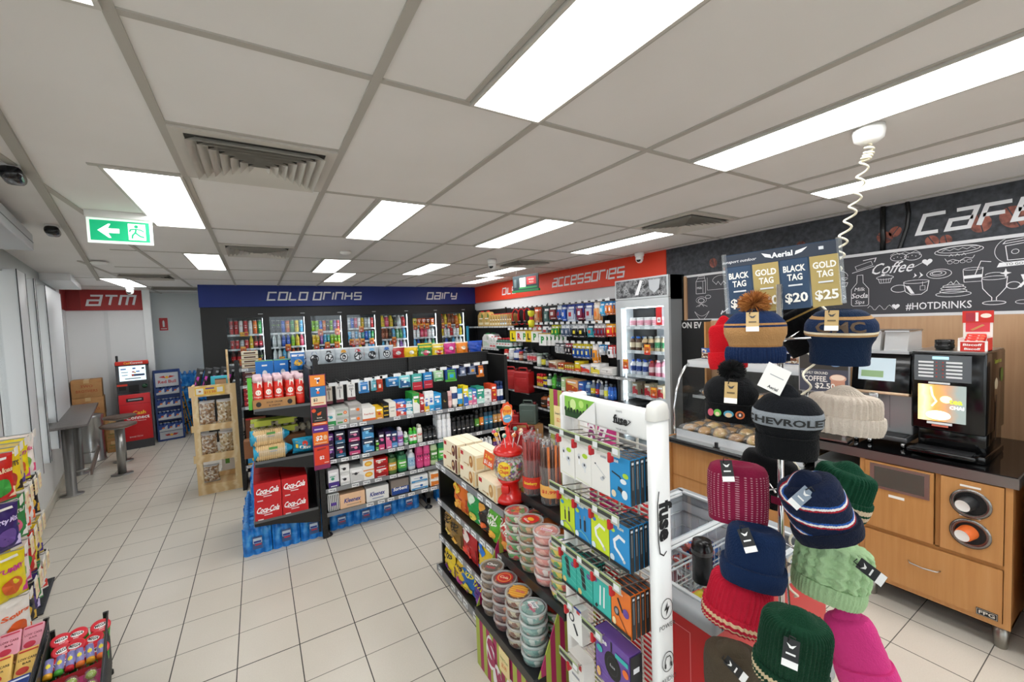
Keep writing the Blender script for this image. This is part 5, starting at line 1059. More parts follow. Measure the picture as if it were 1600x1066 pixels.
def chipz(rows, z, hh, X):
    for px0, px1, nm, c, c2, c3, tx, tcol in rows:
        y0, y1 = solveY(px0, X, z+.1), solveY(px1, X, z+.1); w_ = abs(y0-y1)*1.2
        art = [('p', [(-.5, -.45), (.5, -.45), (.5, -.05), (0, .08), (-.5, -.1)], c3), ('e', .1, -.22, w_*.2, w_*.16, c2), ('e', -.15, -.3, w_*.12, w_*.1, c2)]
        if tx:
            ln = tx.split('|')
            for i, t_ in enumerate(ln): art.append(('t', 0, .24-.15*i, .16, tcol, t_, .15, .035, .8))
        else: art.append(('e', -.05, .22, w_*.3, w_*.16, tcol))
        k = mk('bag', w_, hh, 'chip_bag', 'chip bag', nm, c=c, c2=c2, c3=c3, d=.075, art=art, rough=.28, seed=px0)
        for q in range(3):
            k.put((X+.085*q+.012*R.random(), (y0+y1)/2+R.uniform(-.006, .006), z), RZ+R.uniform(-.12, .12), ['on the snack gondola, front of its row', 'second in its row on the snack gondola', 'third in its row on the snack gondola'][q])
chipz([(698, 716, 'bright orange chip bag in the top chip row', '#e8682a', '#f0a02a', '#c8401e', 'Twist', '#f4e8c8'), (717, 736, 'lime and black chip bag in the top chip row', '#a8c82a', '#e8d84a', '#20251a', 'Chilli', '#f0d22a')], .545, .215, 1.17)
chipz([(703, 719, 'orange cheese chip bag', '#e0702a', '#f0b04a', '#b8401e', None, '#f0c83a'), (724, 741, 'shiny green chip bag', '#1f9a4a', '#e8d05a', '#f0f0e4', None, '#dff0d8'), (743, 756, 'orange and black chip bag', '#2a2220', '#e8682a', '#e8682a', None, '#e8a03a'), (757, 774, 'lime green chip bag with white lettering', '#5aae2a', '#e8a83a', '#4a9a24', 'GRAIN|WAVES', '#f4f2e4'), (775, 795, 'red chip bag with white lettering', '#c83a32', '#f0a04a', '#b02a24', 'GRAIN|WAVES', '#f4f2e4')], .545, .225, 1.035)
chipz([(689, 701, 'gold and brown chip bag', '#b8904a', '#e8c86a', '#5a3a1e', 'RED|ROCK', '#1e1a16'), (702, 714, 'dark gold chip bag', '#8a6a32', '#e8b04a', '#4a2a14', 'RED|ROCK', '#1e1a16'), (715, 737, 'red corn chip bag', '#b81e24', '#e84a3a', '#8a1216', None, '#f0e0d8'), (740, 760, 'blue and yellow chip bag', '#f0c82a', '#2a6cc8', '#1e5ab0', None, '#2a7ad8'), (761, 776, 'blue chip bag with brown chips', '#2a7ac8', '#8a5a3a', '#6a3a22', None, '#e8f0f4'), (777, 790, 'brown chip bag', '#5a3424', '#a87a4a', '#3a2014', None, '#e8c88a')], .282, .215, 1.035)
chipz([(689, 705, 'yellow and purple chip bag', '#f0d02a', '#6a2a8a', '#4a1a6a', 'TAKIS', '#1e1a28'), (707, 721, 'yellow chip bag with purple print', '#e8c02a', '#b83a8a', '#6a2a8a', 'TAKIS', '#1e1a28'), (714, 734, 'blue chip bag with yellow letters', '#1e6ab8', '#e8d23a', '#154a8a', 'TAKIS', '#f0e02a'), (735, 752, 'purple chip bag with yellow letters', '#5a2a8a', '#8a4ab8', '#3a1660', 'TAKIS', '#e8e02a')], .06, .20, 1.015)
# lollipop dispenser
t = thing('lollipop_dispenser', 'red lollipop dispenser with clear globe and yellow badge on the snack gondola', 'candy dispenser', (1.13, 1.93, .802), math.radians(-55))
RD = M('#d81e18', .25, coat=.5, name='glossy_red')
g = MB(); g.lathe([(.078, 0), (.082, .012), (.078, .03), (.06, .045), (.05, .06), (.05, .10), (.062, .115), (.066, .125)], RD, 36); g.rbox(-.022, .022, -.066, -.04, .06, .10, RD, .004); g.build('base', t)
LOL = noisy('lollipop_mix', ['#e8e4dc', '#c83a3a', '#f0f0ea', '#4a8a3a', '#e8b04a', '#d8d4cc', '#7a4a8a'], 75, .3, kind='vor', bump=.8, dist=.006)
g = MB(); g.lathe([(.055, .12), (.072, .15), (.082, .20), (.074, .235), (.0, .238)], LOL, 36); g.build('lollipops', t)
g = MB(); g.lathe([(.06, .122), (.078, .15), (.089, .20), (.086, .25), (.078, .268)], PLASTIC, 36, cap=False); g.build('globe', t)
g = MB(); g.art(lambda a, b, off: ((.0895+off)*math.sin(a/.0895), -(.0895+off)*math.cos(a/.0895), b+.20), .1, .1, [('e', .1, 0, .036, .04, '#f4c81e'), ('e', .1, 0, .031, .035, '#f8d83a'), ('t', .1, .12, .26, '#d8201e', 'Chupa', .1, .03, .5), ('t', .1, -.14, .26, '#d8201e', 'Chups', .1, .03, .5)]); g.build('badge', t)
g = MB(); g.lathe([(.082, .262), (.085, .275), (.07, .295), (.042, .31), (.032, .325), (.022, .35), (.012, .37), (.008, .40)], RD, 36); g.build('lid', t)
for i in range(9):
    a = 2*PI*i/9; g = MB(); p0 = Vector((.05*math.cos(a), .05*math.sin(a), .295)); p1 = Vector((.075*math.cos(a), .075*math.sin(a), .375)); g.tube([p0, p1], .002, PAPER, 6)
    g.T = Matrix.Translation(p1); c = ['#d84a6a', '#e8b02a', '#5ab0a0', '#e87a3a', '#7ab85a'][i % 5]; g.lathe([(0, -.013), (.009, -.009), (.013, 0), (.009, .009), (0, .013)], noisy('lolly_'+str(i), [c, '#f0e0c8', c], 60, .3, kind='vor'), 12); g.build('lollipop', t)
g = MB(); g.T = Matrix.Rotation(.9, 4, 'Z'); n = 20; g.box(-.004, .004, -.003, .003, .38, .42, RD)
pts = [(.046*(1+.09*math.cos(9*2*PI*i/72))*math.cos(2*PI*i/72)*.82, .475+.062*(1+.07*math.cos(9*2*PI*i/72))*math.sin(2*PI*i/72)) for i in range(72)]
g.prism(pts, -.002, .002, M('#e8562a', .4)); g.art(shift(front(-.002), 0, .475), .08, .12, [('e', 0, 0, .031, .048, '#f4e8da'), ('e', 0, .12, .028, .03, '#f0a83a'), ('t', 0, .14, .2, '#d8281e', 'Pops', 0, .02, .6), ('e', 0, -.22, .027, .022, '#6ab4dc'), ('r', 0, -.2, .4, .04, '#f4f4f4')]); g.build('header_card', t)
g = MB(); g.T = Matrix.Translation((-.085, -.075, .235)) @ Matrix.Rotation(math.radians(-22), 4, 'Z') @ Matrix.Rotation(math.radians(14), 4, 'Y'); g.box(-.04, .04, 0, .002, -.04, .045, M('#e8622a', .5)); g.art(shift(front(0), 0, 0), .08, .085, [('t', 0, .2, .3, '#f8e04a', '2 for', 0, .02, .7), ('t', 0, -.2, .34, '#ffffff', '$1.50', 0, .02, .8)]); g.build('price_ticket', t)
# licorice jars
for k, (x, y, c, band, tx, lab) in enumerate(((1.19, 1.79, '#a84a44', '#d83a2a', 'Strawberry', 'clear jar of reddish strawberry rope candy with red band'), (1.20, 1.645, '#5a4034', '#f0b45a', '$1.99', 'clear jar of brown rope candy with pale orange price band'))):
    t = thing('candy_rope_jar', lab, 'candy jar', (x, y, .872), math.radians(-40)); g = MB(); g.lathe([(.048, 0), (.052, .01), (.055, .19)], PLASTIC, 28, cap=False); g.build('jar', t)
    g = MB(); g.lathe([(.0535, .04), (.0548, .10)], M(band, .5), 28, cap=False); g.art(lambda a, b, off: ((.0545+off)*math.sin(a/.0545), -(.0545+off)*math.cos(a/.0545), b+.07), .1, .06, [('t', -.1, 0, .36, '#f8d83a' if k == 0 else '#d8402a', tx, .1, .03, .75)] + ([('r', 0, .3, .9, .1, '#c82a1e')] if k == 0 else [])); g.build('band', t)
    for i in range(22):
        a = i*2.4; r_ = .044*math.sqrt((i+.5)/22); g = MB(); dx, dy = math.cos(a)*r_, math.sin(a)*r_; h = .285+R.uniform(-.015, .02)
        cc = c if i % 3 else ('#7a2a2a' if k == 0 else '#c86a2a'); g.tube([(dx*.9, dy*.9, .004), (dx*1.1, dy*1.1, h)], .0062, M(cc, .3), 8)
        g.tube([(dx*1.1, dy*1.1, h), (dx*1.13, dy*1.13, h+.012), (dx*1.2+.004*math.cos(i), dy*1.2, h+.03)], [.0062, .003, .008], FILM, 6); g.build('candy_rope', t)
# ---- sweets stand
SWX, SWY = .885, 1.91
SW = Fix('sweets_stand', 'black tiered sweets stand with green and magenta striped cardboard sides', 'display stand', (SWX, SWY, 0), RZ, .54, .50)
LG, MG = M('#a8b44a', .55, name='stripe_green'), M('#a8265a', .55, name='stripe_magenta')
BS = M('#232324', .3, .2)
tiers = [(.305, 0, .0, .54, .26), (.595, .115, .10, .60, .36), (.865, .26, .08, .60, .50)]
for z, y0, x0, x1, y1 in tiers:
    g = MB(); g.box(x0, x1, y0, y1, z-.012, z, BS); g.box(x0, x1, y0-.006, y0, z-.035, z+.008, BS)
    sh = SW.part('tier', g)
    g = MB(); g.rbox(x1, x1+.012, y0-.01, y0+.05, z-.04, z+.01, BLACK, .004); g.rbox(x1-.01, x1+.028, y0+.0, y0+.012, z-.035, z+.0, BLACK, .004); g.build('end_clip', sh)
def stripes(name, x0, x1, zf, at_y):       # striped board facing -y
    n = int((x1-x0)/.034)
    g = MB()
    for i in range(n):
        a = x0+(x1-x0)*i/n; b = x0+(x1-x0)*(i+1)/n; g.box(a, b, at_y, at_y+.006, 0, zf, (LG, MG)[i % 2])
    return g
g = stripes('f', 0, .54, .27, .0); 
g.art(shift(front(-.001), .34, .135), .5, .27, [('e', -.38, .1, .042, .085, '#f2eef0'), ('e', -.25, -.25, .045, .075, '#f2eef0'), ('e', .02, -.1, .05, .06, '#f2eef0'), ('e', .2, -.2, .05, .06, '#f2eef0'), ('t', -.36, .12, .62, '#a8265a', 'S', 0, .05), ('t', -.06, -.12, .42, '#a8265a', 'weet', .1, .04), ('t', -.2, -.34, .4, '#a8265a', 'S', 0, .04)])
SW.part('front_board', g)
g = MB(); n = 13
prof = [(0, .29), (.115, .30), (.13, .58), (.26, .59), (.27, .86), (.5, .86)]
def ztop(y):
    for (a, za), (b, zb) in zip(prof, prof[1:]):
        if a <= y <= b: return za+(zb-za)*(y-a)/(b-a)
    return .86
prof = [(0, .29), (.26, .85), (.33, .86)]
for i in range(n):
    a = .33*i/n; b = .33*(i+1)/n; g.prism([(a, 0), (b, 0), (b, ztop(b)), (a, ztop(a))], .545, .55, (LG, MG)[i % 2], 'x')
SW.part('side_board', g)
g = MB()
for i in range(n): a = .33*i/n; b = .33*(i+1)/n; g.prism([(a, 0), (b, 0), (b, ztop(b)), (a, ztop(a))], -.005, 0, (LG, MG)[i % 2], 'x')
SW.part('side_board', g)
g = MB(); 
for i in range(14): g.box(.08+.036*i, .08+.036*(i+1), .46, .466, .86, 1.40, (LG, MG)[i % 2] if i < 5 else M('#c02a78', .5))
g.art(lambda a, b, off: (.36+a, .46-off, 1.12+b), .5, .5, [('t', .0, .22, .5, '#f4eef2', 'Sw', 0, .05), ('t', 0, .22, .48, '#8a2a6a', 'Sw', 0, .0), ('e', -.3, .1, .035, .028, '#a8d0ec'), ('e', -.24, .14, .03, .025, '#a8d0ec'), ('r', -.4, -.1, .16, .2, '#d8c88a')])
SW.part('header_board', g)
for nm, x, y, z in (('low', .30, -.006, .27), ('high', .22, .42, 1.33)):
    g = MB(); g.T = Matrix.Translation((x, y, z)); g.box(-.045, .045, -.004, -.002, -.11, .0, M('#f2dca0', .55)); g.art(lambda a, b, off: (a, -.004-off, b-.055), .09, .11, [('t', 0, .15, .16, '#5a8a4a' if nm == 'low' else '#3a3a3a', 'Sweet Deals', .2, .01, .8), ('t', 0, -.15, .24, '#e0763a', '$5.99' if nm == 'low' else '$2.99', 0, .02, .5)]); g.build('price_card', SW.o)
def cand(cols, sc=45): return noisy('sweets', cols, sc, .3, kind='vor', bump=.8, dist=.004)
def tub(name, desc, fill, lid, lidc='#e8e4dc', text=None, tcol='#c8283a', acc=None):
    g = MB(); g.lathe([(.0525, .002), (.0598, .035), (0, .036)], fill, 24)
    b = MB(); b.lathe([(.053, 0), (.0605, .036)], TUBP, 28, cap=False); b.lathe([(.0, .0), (.053, .0)], TUBP, 28, cap=False)
    l = MB(); LR = M('#e6e6e4', .3, alpha=.45, name='tub_lid'); l.lathe([(.0605, .035), (.0625, .036), (.0625, .045), (.058, .0465), (.055, .0445), (0, .0445)], [LR, LR, LR, LR, TUBP], 28)
    l.lathe([(.0, .0432), (.050, .0432)], fill, 24, cap=False)
    l.layer = 2; l.art(topside(.0446), .1, .1, lid)
    return Kit(name, 'sweets tub', desc, g, [('tub_body', b), ('lid', l)])
GELS = {'fish': (['#d83a3a', '#f0a02a', '#4a9a3a', '#f0e8d0'], 'sour fish sweets, green and red', [('t', 0, 0, .22, '#d8284a', 'Fruit', .1, .02)]),
 'mix': (['#b87a3a', '#e8d8c0', '#6a8a4a', '#d8a06a'], 'cola and fruit gums with a red star lid', [('e', 0, 0, .042, .042, '#c8281e'), ('e', .005, .01, .02, .014, '#f0b42a'), ('t', 0, -.2, .2, '#f4f0e8', 'Gums', 0, .02)]),
 'pink': (['#f4b0a0', '#f2c8b8', '#e88a80', '#f8e8e0'], 'pink and white marshmallow sweets', [('r', 0, 0, .55, .2, '#f2f0ee'), ('t', 0, .0, .2, '#d8408a', 'Kisses', .1, .02)]),
 'balls': (['#3a9a3a', '#2a5ac8', '#e8c82a', '#c83a2a'], 'bright green, blue and yellow chocolate balls', [('r', 0, 0, .5, .2, '#f0eee8')]),
 'choc': (['#8a6a4a', '#b8906a', '#6a4a32', '#c8a888'], 'caramel coloured nuts with a dark label', [('e', 0, 0, .042, .042, '#6a625a'), ('t', 0, .08, .26, '#f4f4f4', 'Choc', .15, .03), ('t', 0, -.18, .26, '#c83a4a', 'Nuts', .15, .03)]),
 'cola': (['#7a2a2a', '#a83a32', '#5a1e22', '#c87a5a'], 'dark red cola sweets with a round red label', [('e', 0, 0, .042, .042, '#c8201e'), ('e', 0, 0, .033, .033, '#e8c05a'), ('e', 0, 0, .03, .03, '#c8201e'), ('t', 0, 0, .24, '#f8e8c8', 'Cola', .1, .02)]),
 'sticks': (['#8a4a2a', '#b87a4a', '#d8c8a8', '#6a3a24'], 'brown sweets with an orange stick label', [('e', 0, 0, .044, .044, '#e8962a')]+[('r', 0, -.28+.14*i, .8, .06, '#f0bc4a') for i in range(5)]+[('t', .1, .0, .2, '#d83a7a', 'Sticks', .3, .02)]),
 'clouds': (['#9abfb4', '#e8c0b4', '#7aa8a0', '#d8e0d8'], 'mint and pale pink sweets with a white label', [('r', -.1, .05, .5, .3, '#f2f2f0', .1), ('t', -.05, .1, .2, '#4a6a7a', 'Sour', .2, .02), ('t', .08, -.1, .2, '#d84a7a', 'Clouds', .2, .02)]),
 'dark': (['#2a2624', '#4a4440', '#1e1a18', '#6a5a50'], 'black licorice with a dark label', [('e', 0, 0, .042, .042, '#4a4844'), ('t', 0, 0, .26, '#e8e8e8', 'Black', .15, .03)]),
 'worm': (['#c8322a', '#e8b02a', '#3a8a4a', '#e8e0d0'], 'red worms with a bright red lid label', [('e', 0, 0, .044, .044, '#c83a2a'), ('p', [(-.3, 0), (.3, .2), (.2, .3), (-.3, .1)], '#f0c83a'), ('p', [(-.2, -.2), (.3, -.1), (.3, .0), (-.25, -.1)], '#4a9a3a')]),
 'org': (['#e0762a', '#d8641e', '#f09a4a', '#b84a14'], 'orange sugared sweets', [('e', 0, 0, .046, .046, '#d86a20')])}
TB = {k: tub('sweets_tub', 'clear tub of '+v[1], cand(v[0]), v[2]) for k, v in GELS.items()}
def stack(key, x, y, z, n, where):
    for i in range(n):
        d = '' 
        TB[key].put((x+R.uniform(-.002, .002), y+R.uniform(-.002, .002), z+.0472*i), R.uniform(-.5, .5)-1.2, 'on %s tier, %s' % (where.replace('the ', ''), 'topmost in stack' if i == n-1 else 'lower in stack'))
for k, y, key in ((0, 1.835, 'choc'), (1, 1.712, 'cola'), (2, 1.589, 'sticks'), (3, 1.466, 'clouds')): stack(key, .952, y, .306, 5, 'the low')
for k, y, key in ((0, 1.835, 'dark'), (1, 1.712, 'worm'), (2, 1.589, 'dark'), (3, 1.466, 'worm')): stack(key, 1.073, y, .306, 4 if k < 3 else 4, 'the low')
for k, y, key in ((0, 1.752, 'fish'), (1, 1.629, 'mix'), (2, 1.506, 'pink'), (3, 1.383, 'balls')): stack(key, 1.062, y, .596, 5, 'the middle')
for k, y, key in ((0, 1.752, 'worm'), (1, 1.629, 'org'), (2, 1.506, 'org')): stack(key, 1.184, y, .596, 4, 'the middle')
# ---------------------------------------------------------------- phone accessory stand
FU = Fix('accessory_stand', 'white phone accessory stand with wire grid and rounded column', 'display stand', (.985, 1.265, 0), math.radians(-92), .47, .12)
WF = M('#f1f1ef', .3, name='stand_white'); WIRE = M('#e8e4d8', .35, name='cream_wire')
def fz(a, b, off): return (a, -off, b)
g = MB(); g.rbox(.0, .43, -.004, .03, 1.405, 1.50, WF, .012, 3)
g.art(lambda a, b, off: (.115+a, -.004-off, 1.452+b), .20, .09, [('r', 0, 0, .86, .84, '#8ac84a'), ('e', -.18, .12, .018, .02, '#d8f0a0'), ('e', .06, .2, .014, .014, '#c0e87a'), ('r', -.05, -.3, .74, .26, '#1e4a1e')]+[('e', -.4+.09*i, -.12-.04*(i % 2), .0075, .009, '#16381a') for i in range(9)]+[('r', -.28, .05, .02, .35, '#16381a'), ('r', .24, .08, .02, .4, '#16381a'), ('p', [(-.05, -.42), (.44, .42), (.46, .42), (.46, -.42)], WF)])
g.art(lambda a, b, off: (.325+a, -.004-off, 1.452+b), .2, .09, [('t', 0, .0, .42, '#16181a', 'fuse', .1, .045), ('l', [(-.17, -.12), (0, -.16), (.16, -.1), (.22, .02), (.18, .06)], .003, '#16181a'), ('t', -.02, .3, .1, '#55585c', 'IGNITE', .0, .0), ('t', .02, -.34, .1, '#55585c', 'YOUR EARS', 0, 0)])
for k in range(24):
    a0 = .5+2.15*k/24; a1 = .5+2.15*(k+1)/24
    for sg in (1, -1): g.art(lambda a, b, off: (.325+a, -.004-off, 1.452+b), 1, 1, [('l', [(.036*math.cos(a0), sg*.036*math.sin(a0)), (.036*math.cos(a1), sg*.036*math.sin(a1))], .0008, '#55585c')]) if k % 1 == 0 and 0 else None
FU.part('header_sign', g)
g = MB(); g.rbox(-.012, .016, -.004, .12, 0, 1.49, WF, .012, 3); FU.part('side_frame', g)
g = MB(); g.box(.016, .03, .035, .085, 0, 1.41, WF); FU.part('side_frame', g)
g = MB()
def colm(z0, z1, m, seg=24):
    vs = []; 
    for z in (z0, z1):
        for i in range(seg):
            a = 2*PI*i/seg; cx, cy = math.cos(a), math.sin(a); vs.append((.440+.019*(abs(cx)**.7)*(1 if cx > 0 else -1), .030+.036*(abs(cy)**.5)*(1 if cy > 0 else -1), z))
    g.add(vs, [(i, (i+1) % seg, seg+(i+1) % seg, seg+i) for i in range(seg)]+[tuple(range(seg))[::-1], tuple(range(seg, 2*seg))], m, True)
colm(0, 1.49, WF); FU.part('column', g)
g = MB(); vs = []
for k, (s_, z) in enumerate(((1.04, 1.47), (1.04, 1.495), (.9, 1.515), (.5, 1.525), (.02, 1.527))):
    for i in range(24):
        a = 2*PI*i/24; cx, cy = math.cos(a), math.sin(a); vs.append((.440+.020*s_*(abs(cx)**.7)*(1 if cx > 0 else -1), .030+.037*s_*(abs(cy)**.5)*(1 if cy > 0 else -1), z))
g.add(vs, [(k*24+i, k*24+(i+1) % 24, (k+1)*24+(i+1) % 24, (k+1)*24+i) for k in range(4) for i in range(24)], CREAM if 0 else M('#e4e2dc', .25), True); FU.part('column_cap', g)
g = MB()   # lettering down the column: reads upward
def colf(a, b, off): return (.5185+off, .055-.0+(-b), a) if 0 else (.5185+off, .055+b*1.0, 1.0+a)
cf = lambda z0: (lambda a, b, off: (.4595+off, .028+b, z0-a))
g.art(cf(1.17), .26, .062, [('t', 0, .08, 1.15, '#141517', 'fuse', .0, .05), ('l', [(-.36, -.34), (-.2, -.46), (.2, -.44), (.36, -.34), (.4, -.1), (.36, .1)], .004, '#141517')])
for z, kind in ((.90, 'p'), (.735, 'a')):
    cc = lambda a, b, off, z=z: (.4595+off, .030+a, z+b)
    pts = [(.024*math.cos(2*PI*i/32), .030*math.sin(2*PI*i/32)) for i in range(32)]
    g.layer += 1; g.stroke(pts, .0022, M('#141517'), cc, .001, closed=True)
    if kind == 'p': g.art(cc, 1, 1, [('p', [(.004, .022), (-.012, -.004), (-.001, -.002), (-.004, -.022), (.012, .006), (.001, .003)], '#141517'), ('t', 0, -.052, .02, '#2a2b2e', 'POWER', 0, .0)])
    else: g.art(cc, 1, 1, [('l', [(-.012, -.006), (-.013, .006), (-.007, .017), (.007, .017), (.013, .006), (.012, -.006)], .003, '#141517'), ('r', -.012, -.01, .006, .014, '#141517'), ('r', .012, -.01, .006, .014, '#141517'), ('t', 0, -.052, .02, '#2a2b2e', 'AUDIO', 0, 0)])
FU.part('column_print', g)
g = MB()
for k in range(64): g.box(.03, .43, .052, .056, .2+.0185*k, .2045+.0185*k, WIRE)
for x in (.03, .13, .24, .33, .425): g.box(x-.003, x+.003, .056, .062, .18, 1.41, WIRE)
FU.part('wire_panel', g)
g = MB(); g.rbox(0, .5, -.02, .14, 0, .03, WF, .01); FU.part('base', g)
REDT = M('#c01c24', .35)
def bar(x0, x1, z, half=False):
    g = MB()
    for x in (x0+.02, x1-.02): g.tube([(x, .052, z-.02), (x, -.075, z-.005), (x, -.085, z+.004)], .0022, STEEL, 6)
    g.box(x0, x1, -.09, -.086, z-.012, z+.018, M('#b9bcae', .4)); 
    g.box(x0+.004, x1-.03, -.0915, -.09, z+.000, z+.012, M('#3c3f3a', .5)); g.box(x1-.026, x1-.004, -.0915, -.09, z-.004, z+.014, TICKET); g.box(x0, x1, -.0912, -.09, z+.013, z+.018, M('#a3b57a', .4))
    FU.part('ticket_hook', g)
    g = MB(); g.rbox(x0+.05, x0+.062, -.096, -.078, z-.035, z-.004, REDT, .003); FU.part('security_tag', g)
rowsF = [(1.355, [('#f2f0ea', 'buds'), ('#f2f0ea', 'buds'), ('#f2f0ea', 'wire'), ('#2a94d0', 'plug')]), (1.145, [('#c8e02a', 'cable2'), ('#2a8ed0', 'cable2'), ('#d0e42a', 'curl'), ('#2a94d4', 'curl')]),
 (.935, [('#2ab0a0', 'charger'), ('#2ab0a0', 'charger'), ('#38b8ac', 'pens'), ('#ec7a2a', 'ear')])]
names_ = [['white earbud box at the left of the top hooks', 'second white earbud box of the top hooks', 'wide white wired earphone box on the top hooks', 'sky blue adapter box on the top hooks'],
 ['lime cable box at the left of the second hook row', 'blue cable box second in the second hook row', 'lime box with curled white cable, second hook row', 'sky blue box with curled cable, second hook row'],
 ['teal car charger box at the left of the third hook row', 'teal charger box second in the third hook row', 'teal box with two white pens, third hook row', 'orange earphone box, third hook row']]
for ri, (zt, cols_) in enumerate(rowsF):
    for ci, (c, kd) in enumerate(cols_):
        x0 = .052+.088*ci+(.010 if ri == 0 else 0); hh = .14 if ri < 2 else .138; w_ = .085
        bar(x0-.02, x0+.075, zt+.022)
        art = {'buds': [('l', [(-.2, .12), (-.22, .0), (-.2, -.06)], .008, '#ffffff'), ('e', -.2, .14, .009, .01, '#dfe2e4'), ('e', .1, -.04, .012, .010, '#d4d8dc'), ('l', [(.1, -.04), (.16, -.2)], .006, '#e4e8ea'), ('e', .16, .2, .014, .008, '#b4d83a'), ('e', -.2, .12, .004, .005, '#3a3c40'), ('e', .13, -.02, .004, .005, '#3a3c40'), ('l', [(-.4, -.42), (.45, -.47)], .001, '#c8d86a')],
         'wire': [('l', [(-.25, .14), (.3, -.1)], .002, '#b8bcc0'), ('e', -.25, .14, .004, .003, '#6a6c70'), ('e', .1, -.16, .008, .006, '#c8ccd0'), ('e', .18, -.12, .006, .005, '#9a9ca0'), ('r', .2, .36, .3, .04, '#b0b4b8')],
         'plug': [('l', [(-.4, .12), (0, .06), (.1, .0)], .005, '#20262c'), ('e', .18, -.02, .013, .008, '#e8f0f4'), ('l', [(-.1, -.2), (.05, -.22), (.15, -.3)], .012, '#2a3238'), ('e', .24, -.3, .012, .014, '#eef4f6'), ('e', .3, .12, .012, .008, '#b4d83a'), ('t', -.2, .4, .13, '#f4f8fa', 'fuse', .1, .02), ('e', -.3, -.36, .010, .011, '#e8d8b8')],
         'cable2': [('l', [(-.14, -.2), (-.14, .05)], .007, '#24282c'), ('l', [(.14, -.2), (.14, .08)], .010, '#24282c'), ('r', -.14, .1, .05, .09, '#8a9094'), ('r', .14, .14, .08, .1, '#8a9094'), ('l', [(-.45, -.32), (-.1, -.24), (.2, -.3), (.45, -.42)], .003, '#6a5aa8' if c[1] == 'c' else '#8ad0b8'), ('t', -.05, .4, .12, '#f4f8e8', 'fuse', .1, .02), ('e', -.3, .24, .010, .007, '#2a94d0' if c[1] == 'c' else '#b4d83a'), ('e', -.36, -.36, .010, .011, '#d8e8f0')],
         'curl': [('l', [(.3, .15), (.0, .2), (-.25, .05), (-.2, -.1), (.0, -.18), (.2, -.28)], .010, '#f2f4f6'), ('e', .24, -.31, .006, .006, '#c8ccd0'), ('t', .1, .4, .12, '#f4f8e8', 'fuse', .1, .02), ('e', -.3, .28, .009, .007, '#2a6cc0' if c[1] == 'd' else '#b4d83a'), ('e', -.36, -.36, .010, .011, '#d8e8f0')],
         'charger': [('l', [(-.12, .2), (-.02, -.22)], .020, '#1e2124'), ('l', [(-.08, .05), (.02, -.24)], .014, '#26292d'), ('e', -.14, .22, .011, .011, '#1e2124'), ('e', .28, .2, .011, .009, '#6a4a8a'), ('e', -.3, -.36, .010, .011, '#e8c87a')]+[('l', [(-.5, .3-.14*i), (.5, .2-.16*i)], .0012, '#7ad8cc') for i in range(5)],
         'pens': [('l', [(-.1, -.28), (-.06, .22)], .006, '#f0f4f4'), ('l', [(.12, -.28), (.16, .24)], .006, '#f0f4f4'), ('e', -.35, .28, .010, .008, '#6a4a8a'), ('l', [(-.35, -.38), (-.25, -.3)], .01, '#1e2124')],
         'ear': [('l', [(-.15, .25), (.1, -.02)], .008, '#26292d'), ('e', -.22, -.08, .012, .014, '#3a3d40'), ('e', -.22, -.08, .007, .009, '#9a9ca0'), ('l', [(-.15, -.1), (.3, -.42)], .003, '#26292d'), ('e', .26, .02, .013, .014, '#6a4a9a'), ('t', 0, .4, .1, '#fbe8d8', 'fuse', .1, .02), ('e', -.34, -.34, .008, .012, '#f0d8a8')]}[kd]
        if ri: art = art+[('r', 0, -.46, 1, .08, '#1c1f22')]
        nb = {0: 2, 1: 1, 2: 1, 3: 5}[ci] if ri != 1 else (2 if ci < 3 else 5)
        if ri == 2: nb = (1, 3, 1, 5)[ci] if ci != 0 else 2
        for q in range(min(nb, 5)):
            kk = mk('box', w_ if kd != 'wire' else .088, hh, 'accessory_box', 'accessory box', names_[ri][ci], c=c, d=.017, top='#1c1e21' if not (ri == 0 and ci < 3) else '#dddbd4', art=art, side=[('r', 0, 0, .9, .98, '#1b1d20' if not (ri == 0 and ci < 3) else '#e4e2dc'), ('r', 0, .1, .3, .5, '#6a6e72'), ('r', 0, .42, .5, .05, '#d8dce0')])
            g_ = kk.put(tuple(FU.w(x0+w_/2, -.058+.0195*q, zt-hh)), math.radians(-92), label=names_[ri][ci] if q == 0 else names_[ri][ci].replace('box', 'box hidden behind its twin', 1))
